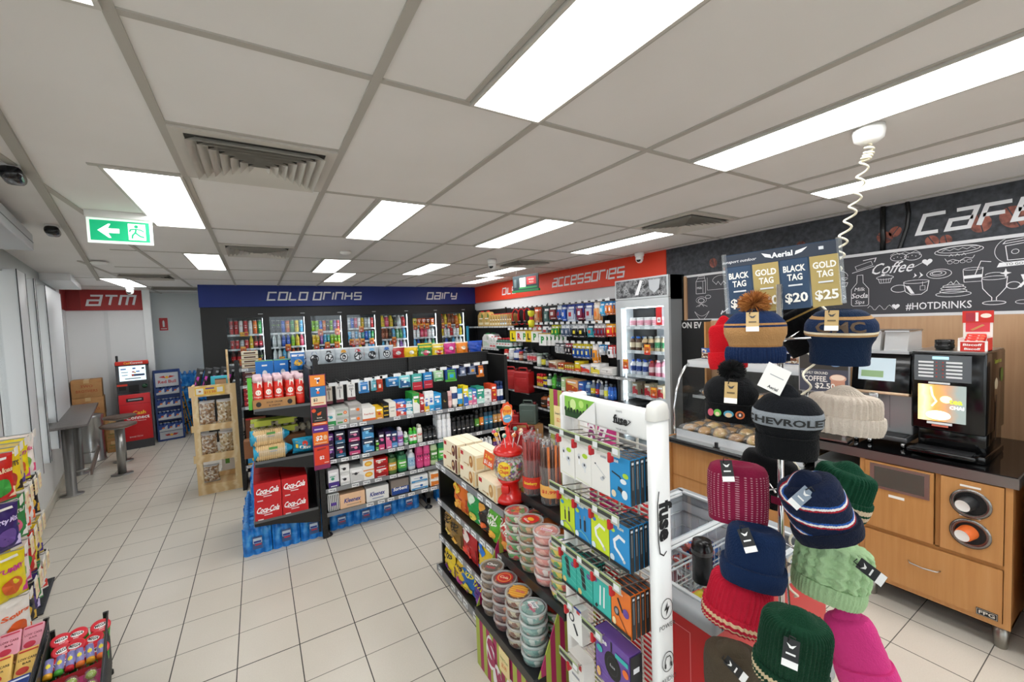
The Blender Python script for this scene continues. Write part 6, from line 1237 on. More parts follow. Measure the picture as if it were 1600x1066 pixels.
        # black end flaps seen on the near side of the deep stacks
bar(.055, .15, .755); bar(.20, .30, .745); bar(.06, .17, .545)
k = mk('box', .088, .13, 'accessory_box', 'accessory box', 'white box with magnifier shaped ring holder', c='#f0efea', d=.03, art=[('e', -.15, .1, .016, .017, '#3a3d40'), ('e', -.15, .1, .010, .011, '#f0efea'), ('l', [(-.02, -.05), (.22, -.3)], .011, '#3a3d40'), ('r', .3, .4, .2, .1, '#c83a3a'), ('r', 0, .47, 1, .06, '#24459a')]); k.put(tuple(FU.w(.115, -.058, .61)), math.radians(-92), 'on the fourth hook row')
k = mk('box', .155, .165, 'charger_box', 'accessory box', 'purple wireless charger box', c='#6a4a9c', d=.05, art=[('e', .02, .0, .038, .045, '#141518'), ('e', .02, .0, .026, .032, '#26282c'), ('e', .02, .0, .022, .028, '#141518'), ('t', .02, 0, .09, '#b8bcc0', 'fuse', .1, .01), ('l', [(0, .48), (.0, .28)], .006, '#141518'), ('t', -.26, .36, .15, '#f4f2f8', 'fuse', .1, .04), ('e', .4, .1, .013, .013, '#e8722a'), ('r', .3, .3, .36, .09, '#38b4b0'), ('e', -.36, .14, .014, .012, '#38b4b0'), ('e', -.4, -.36, .010, .016, '#e8b86a')]+[('l', [(-.5, -.1-.12*i), (-.1, -.2-.06*i)], .0015, '#8a6abc') for i in range(3)], side=[('r', 0, 0, .98, .98, '#17181b'), ('r', 0, .2, .5, .1, '#e8e8ea')]); k.put(tuple(FU.w(.315, -.062, .575)), math.radians(-92), 'low on the accessory stand')
k = mk('box', .088, .1, 'accessory_box', 'accessory box', 'white and red small box', c='#ecebe6', d=.05, art=[('r', .3, .3, .2, .2, '#c83a3a'), ('r', 0, -.2, .5, .1, '#9a9ca0')]); k.put(tuple(FU.w(.115, -.058, .44)), math.radians(-92), 'on the lowest hook of the accessory stand')
# ---- red shopping baskets stacked behind the stand
for q in range(3):
    g = MB(); z = .86+.0*q
    g.box(-.2, .2, -.14, .14, .0, .004, RED)
    for a, b in (((-.2, -.14), (.2, -.14)), ((.2, -.14), (.2, .14)), ((.2, .14), (-.2, .14)), ((-.2, .14), (-.2, -.14))):
        for zz in (.06, .10, .14, .18): g.tube([(a[0]*(1+zz*.4), a[1]*(1+zz*.4), zz), (b[0]*(1+zz*.4), b[1]*(1+zz*.4), zz)], .004 if zz < .18 else .009, RED, 6)
    h = MB(); h.tube([(-.2, 0, .18)]+[(-.2+.4*i/12, 0, .19+.06*math.sin(PI*i/12)) for i in range(13)]+[(.2, 0, .18)], .007, RED, 8)
    o = g.build('shopping_basket'); h.build('handle', o); o.location = (1.43, 1.37, .775+.04*q); o.rotation_euler = (0, 0, PI/2); o.scale = (.72, .72, 1); tag(o, 'red plastic shopping basket in the pile behind the white stand, %s' % ['lowest', 'middle', 'topmost'][q], 'shopping basket')
# ---------------------------------------------------------------- left: hanging lolly bags and low bins
CR = Fix('lolly_rack', 'wire rack of hanging lolly bags along the window at the left edge', 'display rack', lf(.08, -4.6), LA+PI/2, 1.7, .1)
# local x runs away from the camera, local y towards the window
g = MB(); g.box(1.0, 1.62, .0, .012, .05, 1.25, M('#8e9194', .4, .4)); CR.part('back_panel', g)
for x in (1.0, 1.6):
    g = MB(); g.box(x, x+.03, -.16, .03, 0, .03, BLACK); g.box(x, x+.03, -.012, .03, 0, 1.26, M('#55585b', .4)); CR.part('upright', g)
lol = [('red lolly bag with green snakes', '#c8281e', '#e8c8a0', '#3a9a3a', 'Snakes'), ('black and gold liquorice bag', '#2a2426', '#d8b04a', '#e8b83a', 'LIQUORICE'), ('yellow and dark lolly bag', '#e8c82a', '#2a1e1a', '#b83a2a', 'BULLETS'), ('deep purple candy bag', '#3a2a6a', '#d8c8f0', '#6a4a9a', 'Party Mix'),
 ('gold and purple candy bag', '#d8c06a', '#4a3a8a', '#4a3a8a', 'MILK'), ('green and white natural lolly bag', '#3a8a4a', '#f4f0e8', '#e86a8a', 'Natural'), ('bright yellow lolly bag with magenta print', '#e8d41e', '#c83a8a', '#d8642a', 'YUMMY'), ('white and red snakes lolly bag', '#f0ece6', '#d83a2a', '#e85a3a', 'Snakes'), ('cream and pink party mix bag', '#f0e4dc', '#d84a7a', '#8ab84a', 'Party Mix'), ('white and orange lolly bag', '#f2ede4', '#e8642a', '#e8642a', 'Sours')]
for ri, zt in enumerate((1.22, .97, .72, .48)):
    for ci in range(5):
        x = 1.02+.13*ci+.01*ri
        d = lol[(ri*3+ci*2) % len(lol)]
        w_, hh = .155, (.235 if ri < 3 else .22)
        art = [('e', .0, -.2, w_*.3, w_*.28, d[3]), ('p', [(-.5, -.4), (.5, -.45), (.5, -.25), (-.5, -.1)], d[2]), ('t', 0, .16, .14, d[2] if d[1] not in ('#f0ece6', '#f2ede4') else d[3], d[4], .2, .035, .8), ('r', 0, .4, .5, .05, '#f4f0e8')]
        k = mk('bag', w_, hh, 'lolly_bag', 'lolly bag', d[0], c=d[1], c2=d[1], c3=d[3], d=.045, art=art, rough=.22, seed=ri+ci)
        for q in range(3): k.put(tuple(CR.w(x, -.05-.05*q, zt-hh)), CR.rz-.75+R.uniform(-.08, .08), ['nearest the panel', 'in the middle of its hook', 'at the front of its hook'][q]+', %s row of the lolly rack' % ['top', 'second', 'third', 'bottom'][ri])
        g = MB(); g.tube([(x, 0, zt+.01), (x, -.19, zt+.01), (x, -.2, zt+.02)], .003, STEEL, 6); g.box(x-.035, x+.035, -.206, -.203, zt-.01, zt+.03, M('#e8e4da', .4)); CR.part('hook', g)
        if ri and ci > 0: g = MB(); g.box(x-.04, x+.03, -.209, -.206, zt-.07, zt+.01, M('#f0dcae', .5)); g.art(lambda a, b, off: (x+a, -.209-off, zt-.03+b), .07, .08, [('r', 0, .2, .6, .2, '#e8b8a0'), ('r', 0, -.2, .4, .1, '#d89a8a')]); CR.part('price_card', g)
g = MB(); g.T = LM; g.rbox(.02, .21, -2.75, -2.2, 0, .012, M('#3c3e42', .9), .004)
for k in range(22): g.box(.03, .20, -2.73+.024*k, -2.722+.024*k, .012, .014, M('#2c2e31', .9))
tag(g.build('door_mat'), 'dark grey ribbed door mat by the window', 'mat')
for (a, b, lab) in ((.02, -1.62, 'small black wedge on the floor by the low window wall'), (.03, -2.12, 'small black clip on the floor beside the mat')):
    g = MB(); g.prism([(0, 0), (.10, 0), (.10, .02), (.03, .05), (0, .05)], -.02, .02, BLACK2); o = g.build('door_stop'); o.location = lf(a, b); o.rotation_euler = (0, 0, .4); tag(o, lab, 'door stop')
# low bins: tiers step down towards the camera
def bin_(name, lab, u0, u1, v0, n, drop):
    f = Fix(name, lab, 'display stand', lf(u0, v0), LA, u1-u0, .2)
    g = MB(); g.box(-.004, 0, -.95, .01, .05, .33, M('#5a5d60', .35, .7)); f.part('wire_side', g)
    g = MB(); 
    for k in range(40): g.tube([(u1-u0, -.95+.024*k, .06), (u1-u0, -.95+.024*k, .335)], .0022, M('#4a4d50', .35, .7), 5)
    g.tube([(u1-u0, -.95, .335), (u1-u0, .01, .335)], .004, M('#4a4d50', .3, .8), 6); f.part('wire_side', g)
    g = MB(); g.box(0, u1-u0, -.95, .01, .05, .06, BLACK); f.part('base', g)
    for x in (.01, u1-u0-.01):
        g = MB(); g.box(x-.008, x+.008, -.01, .006, .0, .34, BLACK); g.lathe([(.014, 0), (.014, .02)], BLACK2, 12, c=(x, .0, 0)); f.part('leg', g)
    return f
C1 = bin_('chocolate_bin', 'low wire bin with pink, yellow and blue chocolate bar trays at the bottom left', -.0+.02, .335, -3.57, 3, .0)
C2 = bin_('candy_bin', 'low wire bin with red lidded tubs, candy tubes and toy egg trays', .355, .56, -3.73, 3, .0)
def slope(f, x0, x1, y0, y1, z0, z1, nm='tray'):
    g = MB(); g.add([(x0, y0, z0), (x1, y0, z0), (x1, y1, z1), (x0, y1, z1)], [(0, 1, 2, 3)], CARD)
    for a, b, c_, d_ in (((x0, y0, z0), (x1, y0, z0), (x1, y0, z0+.03), (x0, y0, z0+.03)), ((x0, y1, z1), (x1, y1, z1), (x1, y1, z1+.03), (x0, y1, z1+.03)), ((x1, y0, z0), (x1, y1, z1), (x1, y1, z1+.03), (x1, y0, z0+.03)), ((x0, y0, z0), (x0, y1, z1), (x0, y1, z1+.03), (x0, y0, z0+.03))): g.add([a, b, c_, d_], [(0, 1, 2, 3)], noisy('tray_'+nm, ['#b8303a' if nm == 'pink' else '#b88a58', '#a8242e' if nm == 'pink' else '#a87a48'], 5, .6))
    f.part('tray', g)
def bar_kit(desc, c, c2, tx, tcol):
    return mk('pouch', .074, .15, 'chocolate_bar', 'chocolate bar', desc, c=c, d=.02, rough=.3, c2=c2, art=[('t', 0, .12, .13, tcol, tx, .0, .02, .85), ('t', 0, -.04, .1, tcol, 'BAR', 0, .02, .4), ('e', -.15, -.3, .02, .018, c2), ('r', 0, .42, .9, .06, c2)])
for ri, (nm, c, c2, tx, tc_) in enumerate((('pink wrapped chocolate bar', '#e8a0b0', '#c8304a', 'LOW CARB', '#8a2a3a'), ('golden yellow wrapped bar', '#e8c068', '#c83a2a', 'LOW CARB', '#2a2220'), ('navy blue wrapped bar', '#24408a', '#d8e0f0', 'LOW CARB', '#e8ecf4'))):
    y1 = -.01-.20*ri; y0 = y1-.185; z1 = .30-.012*ri; z0 = z1-.05
    slope(C1, .0, .31, y0, y1, z0, z1, 'pink' if ri == 0 else 'brown')
    k = bar_kit(nm, c, c2, tx, tc_); th = math.atan2(z1-z0, y1-y0)
    for ci in range(4):
        for q in range(2):
            k.put(tuple(C1.w(.042+.078*ci, y0+.014+.02*q, z0+.014+.022*q)), 0, 'in the %s tray of the low bin%s' % (['far', 'middle', 'near'][ri], ', on top' if q else ', underneath'), rot=Matrix.Rotation(LA+R.uniform(-.04, .04), 3, 'Z').to_4x4() .to_3x3().to_quaternion().to_matrix().to_euler() if 0 else (-(PI/2-th-.15*q), 0, LA+R.uniform(-.05, .05)))
tb = MB(); tb.lathe([(.034, 0), (.036, .004), (.036, .085)], M('#3aa03a', .4), 20); tb.art(lambda a, b, off: cyl(.0362)(a, b, off)[0:2]+(b+.045,), .1, .08, [('r', 0, 0, .5, .6, '#f0f0e8'), ('r', 0, .05, .4, .2, '#d83a3a')])
tl = MB(); tl.lathe([(.0365, .078), (.038, .08), (.038, .088), (.033, .0895), (0, .088)], M('#d82c3a', .3), 24); tl.layer = 1; tl.art(topside(.0885), .07, .07, [('e', 0, .02, .024, .014, '#f4f2f0'), ('t', 0, .05, .3, '#1c1a1a', 'MEGA', .1, .03, .6), ('t', 0, -.25, .16, '#f4f2f0', 'sour', 0, .02)])
TBK = Kit('candy_tub', 'candy tub', 'green candy tub with red lid', tb, [('lid', tl)])
for i in range(3):
    for j in range(3): TBK.put(tuple(C2.w(.036+.068*i, -.035-.070*j, .232-.020*j)), 0, ['far', 'middle', 'near'][j]+' line of the low bin, '+['left', 'centre', 'right'][i]+' column', rot=(.42, 0, LA+R.uniform(-.5, .5)))
ca = ['#e8a81e', '#4aa83a', '#c8202e', '#e8762a', '#e8a81e', '#e8762a']; can_ = ['amber', 'green', 'red', 'orange', 'amber', 'orange']
for i in range(6):
    g = MB(); g.lathe([(.014, .0), (.0145, .003), (.0145, .075)], M('#8a8ac0', .35), 14); g.art(lambda a, b, off: cyl(.0147)(a, b, off)[0:2]+(b+.04,), .05, .07, [('r', 0, 0, .8, .5, '#c8a8d8'), ('e', 0, 0, .008, .01, '#f0e04a')]); h = MB(); h.lathe([(.0155, -.008), (.0155, .008)], M(ca[i], .35), 16)
    o = g.build('candy_tube'); h.build('cap', o); o.location = C2.w(.018+.034*i, -.285, .275); o.rotation_euler = (-2.2+PI, 0, LA+R.uniform(-.1, .1)); o.rotation_euler = (math.radians(-62), 0, LA+R.uniform(-.1, .1)); tag(o, 'purple candy tube with %s cap, %s in its line' % (can_[i], ['leftmost', 'second', 'third', 'fourth', 'fifth', 'rightmost'][i]), 'candy tube')
g = MB(); g.box(0, .2, -.315, -.310, .20, .262, M('#6a5aa0', .5)); C2.part('tray_front', g)
slope(C2, .0, .2, -.60, -.33, .17, .245, 'pink')
g = MB(); g.add([(.004, -.598, .173), (.196, -.598, .173), (.196, -.335, .247), (.004, -.335, .247)], [(0, 1, 2, 3)], M('#b8286a', .5)); C2.part('tray_liner', g)
for i in range(3):
    g = MB(); f = MB()
    for j in range(4):
        c = (.035+.062*i, -.375-.058*j, .258-.016*j); f.T = Matrix.Translation(c); f.lathe([(0, -.018), (.014, -.012), (.019, 0), (.014, .012), (0, .02)], M('#b8c83a' if j % 2 else '#a8c030', .4), 14); f.art(topside(.012), .02, .02, [('e', -.2, .3, .003, .003, '#1a1a1a'), ('e', .25, .3, .003, .003, '#1a1a1a')])
        g.T = Matrix.Translation(c); g.lathe([(.026, -.014), (.025, .004), (.018, .02), (.0, .026)], FILM, 16, cap=False)
    g.T = Matrix.Identity(4); 
    o = f.build('toy_egg_strip', None); h = g.build('clear_bubble', o); o.matrix_world = C2.Mx; tag(o, 'strip of lime green toy eggs under clear bubbles, %s of three' % ['left', 'middle', 'right'][i], 'toy eggs')
# ---------------------------------------------------------------- accessories wall
AC = Fix('wall_shelving', 'black wall shelving of oils and car accessories under the orange red fascia', 'shelving', (3.75, 8.10, 0), RZ, 4.75, .37)
g = MB(); g.box(0, 4.75, .32, .34, .05, 2.02, PEG); AC.part('back_panel', g)
for x in (0, 1.28, 2.63, 3.95, 4.73):
    g = MB(); g.box(x-.015, x+.015, .30, .32, 0, 2.04, BLACK); g.box(x-.015, x+.015, 0, .32, .03, .09, BLACK); AC.part('post', g)
shz = [(0, 1.9, 1.685, .1), (0, 1.5, 1.27, 0), (.0, 2.63, 1.10, -.03), (0, 2.63, .62, -.12), (2.63, 4.73, 1.04, -.02), (2.63, 4.73, .735, -.05), (2.63, 4.73, .42, -.08), (0, 2.63, .2, -.12), (2.63, 4.73, .16, -.1)]
for a, b, z, y0 in shz: AC.shelf(a+.01, b-.01, z, y0, .30, lip=.028, seed=int(z*50), lipm=M('#a8abad', .4))
OILG = '#c8a860'
spread([(747, 756, 1, 'jug', .30, 'large gold oil jug', 'oil_jug', 'oil bottle', B(OILG, '#e8dcb8', '#3a7a3a', cap='#c8202a', d=.11), 1),
 (756, 765, 1, 'jug', .30, 'large gold oil jug', 'oil_jug', 'oil bottle', B(OILG, '#e8dcb8', '#3a7a3a', cap='#c8202a', d=.11), 1),
 (765, 781, 4, 'jug', .23, 'small gold oil bottle', 'oil_bottle', 'oil bottle', B(OILG, '#e8dcb8', '#7a5a2a', cap='#c8202a', d=.07), 2),
 (781, 792, 3, 'jug', .23, 'small blue and gold oil bottle', 'oil_bottle', 'oil bottle', B('#b89a5c', '#d8e4ea', '#2a6ca8', cap='#c8202a', d=.07), 2),
 (792, 799, 2, 'jug', .23, 'small bronze oil bottle', 'oil_bottle', 'oil bottle', B('#a8824a', '#c8a870', '#6a4a2a', cap='#c8202a', d=.07), 2)], 'y', 3.86, 1.69, 'on the top oil shelf of the wall shelving', RZ, 1)
spread([(754, 765, 1, 'jug', .28, 'large white oil jug', 'oil_jug', 'oil bottle', B('#f0f0ee', '#d8e8d8', '#c8d8c8', cap='#2a8a4a', d=.12), 2),
 (765, 774, 2, 'jug', .22, 'white oil bottle with red cap', 'oil_bottle', 'oil bottle', B('#ecebe8', '#d83a3a', '#c8d8c8', cap='#c8202a', d=.07), 2),
 (774, 796, 5, 'bot', .19, 'dark green coolant bottle with red cap', 'coolant_bottle', 'bottle', B('#1f5a48', '#d8e0dc', '#c8303a', cap='#c8202a', style='milk'), 3)], 'y', 3.77, 1.275, 'on the second oil shelf', RZ, 1)
def strip(px0, px1, z, X, seed, tall=.10):     # ticket rail and hooks of one hanging row
    y0, y1 = solveY(px0, X, z), solveY(px1, X, z); g = MB(); x0, x1 = 8.10-y0, 8.10-y1; n = max(1, int(abs(x1-x0)/.13))
    for i in range(n):
        x = x0+(x1-x0)*(i+.5)/n; g.tube([(x, .32, z), (x, X-3.75-.03, z+.0)], .003, STEEL, 5); g.box(x-.04, x+.04, X-3.75-.035, X-3.75-.032, z, z+.035, TICKET); 
    AC.part('hook_row', g)
def hang(rows, X, zt, where):
    for (a, b, n, hh, c, c2, c3, nm) in rows:
        y0, y1 = solveY(a, X, zt), solveY(b, X, zt); w_ = abs(y1-y0)/n*.94
        k = mk('card', w_, hh, 'hanging_pack', 'hanging pack', nm, c=c, c2=c2, c3=c3, d=.03)
        for i in range(n):
            for q in range(2): k.put((X+.05*q, y0+(y1-y0)*(i+.5)/n, zt), RZ+R.uniform(-.05, .05), where)
hang([(835, 842, 1, .24, '#d8582a', '#e8a878', '#f0e0c8', 'orange card pack'), (850, 858, 1, .26, '#2a4a4a', '#5a7a78', '#a8b8b4', 'dark teal tool pack'), (858, 870, 1, .20, '#2a2a2e', '#8a3a3a', '#d8d8d8', 'black coiled cable pack'),
 (871, 877, 1, .21, '#d8e4f0', '#3a6ac0', '#c8303a', 'white and blue wiper pack'), (878, 885, 1, .23, '#24489a', '#3a6ad0', '#e8ecf4', 'blue charger pack'), (886, 899, 1, .24, '#3a4a9a', '#c8d4e8', '#c8303a', 'blue and red sponge pack'), (901, 912, 1, .22, '#2c4a9c', '#8a2a4a', '#e0e4f0', 'blue air freshener pack'), (914, 927, 1, .24, '#3450a0', '#c8d0e0', '#b82a3a', 'blue bulb pack'), (928, 937, 1, .26, '#ece6da', '#e8a86a', '#e8762a', 'cream and orange mitt pack'), (938, 945, 1, .18, '#2a9ad8', '#5ab8e8', '#f0f4f8', 'sky blue cloth pack'), (946, 957, 2, .17, '#2a78b8', '#e8823a', '#f0f0f0', 'blue and orange pack')], 3.80, 1.975, 'in the top hanging row by the fridge')
strip(800, 958, 1.985, 3.80, 1)
hang([(832, 842, 1, .14, '#d8503a', '#e8a0a8', '#f0d8d8', 'pink and red pack'), (846, 860, 1, .15, '#4a4448', '#8a9098', '#c8303a', 'grey and red adapter pack'), (862, 873, 2, .17, '#c8c82a', '#3aa04a', '#e8e84a', 'yellow and green freshener pack'), (877, 890, 2, .17, '#d0d8e0', '#5a6c88', '#c8ccd4', 'silver cutlery pack'), (894, 914, 2, .18, '#c8ccd0', '#1c1e22', '#e8d83a', 'grey and black holder pack'), (918, 928, 1, .17, '#2a3a4a', '#3aa0b0', '#d8503a', 'teal and red cable pack'), (929, 945, 3, .17, '#c8c4c8', '#8a2a3a', '#3a5a8a', 'grey and maroon charger pack'), (947, 958, 1, .16, '#e8a82a', '#d8302a', '#f0e04a', 'yellow and red candy pack')], 3.80, 1.69, 'in the second hanging row by the fridge')
strip(830, 958, 1.70, 3.80, 2)
hang([(868, 882, 2, .15, '#3a3c40', '#b8bcc0', '#8a8c90', 'grey and black holder pack'), (884, 893, 2, .16, '#b83a4a', '#2a2a2e', '#e0d8d8', 'crimson and black pack'), (895, 922, 4, .20, '#e0cc2a', '#2a5ab0', '#f4ec9a', 'yellow sponge pack with blue oval'), (926, 934, 1, .24, '#e8eaec', '#e8962a', '#6a6c70', 'white and orange bracket pack'), (936, 945, 1, .13, '#2a8ac8', '#c8ccd0', '#f0f4f8', 'blue and clear tube pack'), (950, 958, 1, .16, '#c83a3a', '#e8e8ea', '#2a2a2e', 'red and white pack')], 3.80, 1.42, 'in the third hanging row by the fridge')
strip(866, 958, 1.43, 3.80, 3)
# L and P plates
for (a, b, n, c, L_, tc_, z, X) in ((797, 806, 1, '#f0dc1e', 'L', '#1c1c1c', 1.62, 3.80), (807, 815, 1, '#f2f0ec', 'R', '#c8202a', 1.62, 3.80), (816, 823, 1, '#f2f0ec', 'P', '#3a9a3a', 1.62, 3.80), (824, 833, 2, '#ecd03a', 'L', '#1c1c1c', 1.62, 3.80), (834, 846, 4, '#f2f0ec', 'P', '#c8303a', 1.62, 3.76), (846, 868, 6, '#f4f4f2', 'P', '#2a9a4a', 1.58, 3.72)):
    y0 = solveY(a, X, z-.1); y1 = solveY(b, X, z-.1)
    k = mk('box', .17, .175, 'driver_plate', 'driver plate', 'white plate with letter %s' % L_ if c != '#f0dc1e' and c != '#ecd03a' else 'yellow plate with black L', c=c, d=.004, art=[('t', 0, 0, .8, tc_, L_, 0, .05), ('r', 0, .54, 1.1, .08, '#c8a02a')], seed=int(z*100)+ord(L_))
    for i in range(n): k.put((X+.03*i, y0+(y1-y0)*(i+.5)/n, z-.20), RZ+.1, 'hanging below the oil shelf')
strip(795, 866, 1.62, 3.80, 4)
# jumper cables
for k_, (px, lab) in enumerate(((806, 'thick coil of red and black jumper cable right of the oil bottles'), (815, 'second coil of red and black jumper cable'), (824, 'third coil of red and black jumper cable beside the yellow lamp'))):
    y = solveY(px, 3.8, 1.75); g = MB()
    for q in range(4):
        pts = [(.085*math.cos(2*PI*i/28)+.01*q-.015, -.012*q, -.13+.13*math.sin(2*PI*i/28)) for i in range(28)]
        g.tube(pts, .009, RED if q % 2 else M('#2a1416', .4), 6, closed=True)
    o = g.build('jumper_cable'); o.location = (3.82, y, 1.97); o.rotation_euler = (0, 0, RZ+.2); tag(o, lab, 'jumper cable')
    h = MB(); h.rbox(-.05, .0, -.06, -.03, -.25, -.2, M('#8a8c90', .3, .8), .004); h.rbox(-.06, .02, -.075, -.05, -.24, -.21, BLACK, .004); h.build('clamp', o)
g = MB(); g.lathe([(.04, 0), (.055, .10), (.03, .12), (.03, .18), (.05, .2), (.055, .26), (0, .27)], M('#e4e02a', .4), 18); g.lathe([(.031, .12), (.031, .17)], M('#c8303a', .4), 18, cap=False); o = g.build('warning_lamp'); o.location = (3.72, solveY(830, 3.72, 1.8), 1.66); tag(o, 'bright yellow lamp with red band hanging beside the jumper cables', 'lamp')
def many(specs, X, z, where, hmul=1.):
    its = []
    for (a, b, n, hh, c, c2, cap, st, nm) in specs:
        kind = 'box' if st == 'box' else 'bot'
        p = B(c, c2, c2, cap=cap) if kind == 'bot' else B(c, c2, cap, d=.08)
        if kind == 'bot': p['style'] = st
        its.append((a, b, n, kind, hh, nm, 'car_care_' + ('box' if kind == 'box' else 'bottle'), 'carton' if kind == 'box' else 'bottle', p, 2))
    spread(its, 'y', X, z, where, RZ, 1)
many([(786, 791, 1, .17, '#c83a3a', '#f0e8e0', '#d83a2a', 'spray', 'red spray can'), (793, 799, 1, .19, '#c8ccce', '#e8e8e8', '#eef0f0', 'spray', 'pale spray can'), (800, 808, 1, .20, '#24408a', '#e8ecf0', '#e8e8ea', 'sauce', 'blue spray bottle'), (809, 814, 1, .15, '#8a4a3a', '#d8b8a0', '#c83a3a', 'spray', 'brown spray can'), (815, 822, 1, .21, '#17181a', '#8a8c90', '#17181a', 'sauce', 'black spray bottle'), (822, 836, 3, .13, '#b8a8a4', '#c8404a', '#9a9ca0', 'jar', 'grey and red jar')], 3.74, 1.105, 'on the middle wall shelf above the red fuel cans')
many([(837, 843, 1, .20, '#b8c4bc', '#e8ece8', '#8a9a90', 'jar', 'pale round bottle'), (844, 850, 1, .19, '#17181a', '#d8d03a', '#101113', 'sauce', 'black bottle with yellow label'), (851, 856, 1, .17, '#1c1c1e', '#a8a8aa', '#101113', 'sauce', 'black bottle with grey label'), (857, 870, 1, .11, '#d8c8a8', '#8a3a2a', '#5a4a3a', 'box', 'cream and brown box'), (872, 881, 2, .09, '#c85a2a', '#e8c83a', '#2a2a2e', 'box', 'orange box'), (882, 897, 4, .08, '#a8882a', '#c83a2a', '#e8d84a', 'box', 'green gold tin'), (898, 906, 1, .14, '#e0c82a', '#e85a2a', '#f0e04a', 'box', 'yellow box'), (907, 921, 1, .10, '#f0efec', '#d8402a', '#2a6ca8', 'box', 'white and red tissue box'), (923, 937, 1, .13, '#f2f1ee', '#e8d84a', '#1e3a5a', 'box', 'white box with round badge'), (938, 957, 1, .09, '#eae8e4', '#d0ceca', '#b8b6b2', 'box', 'pale paper towel pack')], 3.74, 1.045, 'on the upper right wall shelf beside the fridge')
many([(838, 847, 3, .19, '#d8b82a', '#c8302a', '#c8202a', 'spray', 'yellow and red spray can'), (848, 853, 2, .15, '#3a2a7a', '#e8c82a', '#e8d83a', 'spray', 'purple spray can'), (853, 859, 1, .21, '#1c4a2a', '#e8ecea', '#f0f2f2', 'sauce', 'dark green bottle with white trigger'), (860, 867, 1, .21, '#3aa02a', '#5ac03a', '#2a8a1e', 'sauce', 'bright green spray bottle'), (868, 876, 2, .20, '#141618', '#2a6a4a', '#101113', 'shampoo', 'black bottle'), (877, 883, 1, .19, '#b8d89a', '#e8f0d8', '#d8e8c8', 'box', 'pale green pouch'), (884, 903, 1, .18, '#e8b07a', '#c8562a', '#e8d83a', 'box', 'large orange and yellow box'), (904, 912, 1, .17, '#3a6ab8', '#d87a6a', '#a83a4a', 'box', 'blue pack with red round print'), (913, 920, 1, .17, '#8ab0d0', '#3a5a9a', '#c8d8e4', 'shampoo', 'pale blue bottle'), (921, 928, 1, .21, '#5a6a78', '#e0c82a', '#e8ecee', 'soda', 'clear bottle with yellow label'), (929, 934, 1, .21, '#24408a', '#c8302a', '#e8ecee', 'soda', 'blue bottle with red label'), (935, 941, 1, .21, '#6a7078', '#c8ccd0', '#e8ecee', 'soda', 'grey clear bottle'), (942, 948, 1, .18, '#a8b4c0', '#e8e84a', '#8a98a8', 'shampoo', 'pale bottle with yellow label'), (949, 957, 2, .19, '#1e54b0', '#3a7ad8', '#2a2c30', 'sauce', 'bright blue bottle')], 3.72, .74, 'on the lower right wall shelf behind the white stand')
many([(842, 852, 1, .19, '#a85a2a', '#3a2a1e', '#1c1c1e', 'sauce', 'amber spray bottle'), (853, 859, 1, .2, '#d8d8d4', '#b83a3a', '#e8762a', 'shampoo', 'white bottle with orange cap'), (866, 872, 1, .18, '#2a6ab8', '#c83a3a', '#e8e8e8', 'box', 'blue and red carton'), (873, 880, 1, .18, '#c8303a', '#3a8ac8', '#f0f0f0', 'box', 'red carton')], 3.70, .425, 'on the bottom right wall shelf behind the price card')
# red fuel cans
def fuelcan(label, loc, rz, sc=1., colr='#a81a1c'):
    t = thing('fuel_can', label, 'fuel can', loc, rz); m = M(colr, .45); g = MB(); g.rbox(-.13*sc, .13*sc, -.08*sc, .08*sc, 0, .30*sc, m, .02*sc, 3); g.rbox(-.10*sc, .10*sc, -.086*sc, .086*sc, .04*sc, .22*sc, m, .01, 2); g.build('body', t)
    g = MB(); g.tube([(-.09*sc, 0, .29*sc), (-.08*sc, 0, .35*sc), (.05*sc, 0, .35*sc), (.07*sc, 0, .29*sc)], .012*sc, m, 8); g.build('handle', t); g = MB(); g.lathe([(.025*sc, .29*sc), (.025*sc, .33*sc), (0, .33*sc)], M('#6a1012', .4), 14, c=(.1*sc, 0, 0)); g.build('cap', t)
for k_, (px, X, z, sc, lab) in enumerate(((800, 3.66, .625, 1.05, 'red plastic fuel can with printed label on the wall shelf, left one'), (819, 3.60, .625, 1.12, 'large plain red fuel can on the wall shelf, right one'))): fuelcan(lab, (X, solveY(px, X, .8), z), RZ+.35, sc)
fuelcan('red fuel can on the floor beyond the gondola end panel', (3.30, solveY(800, 3.30, .2), .0), -.9, 1.1); fuelcan('red fuel can standing nearest, behind the lollipop dispenser', (2.55, solveY(815, 2.55, .35), .14), -.6, 1.25)
fuelcan('grey green plastic can behind the red fuel cans', (3.45, solveY(826, 3.45, .45), .21), -.9, 1.0, '#5a6a62')
y_ = solveY(815, 2.55, .35); g = MB(); g.box(2.38, 2.72, y_-.17, y_+.17, 0, .139, CARD); tag(g.build('cardboard_box'), 'low cardboard box under the nearest red fuel can', 'box')
y_ = solveY(826, 3.45, .45); g = MB(); g.box(3.30, 3.60, y_-.15, y_+.15, 0, .209, CARD); tag(g.build('cardboard_box'), 'cardboard box under the grey green plastic can', 'box')
g = MB(); g.lathe([(.03, 0), (.03, .45), (0, .45)], M('#2a9ac0', .4), 16); o = g.build('gift_wrap_roll'); o.location = (3.80, 8.0, 1.25); tag(o, 'upright teal roll at the far left end of the oil shelves', 'roll')
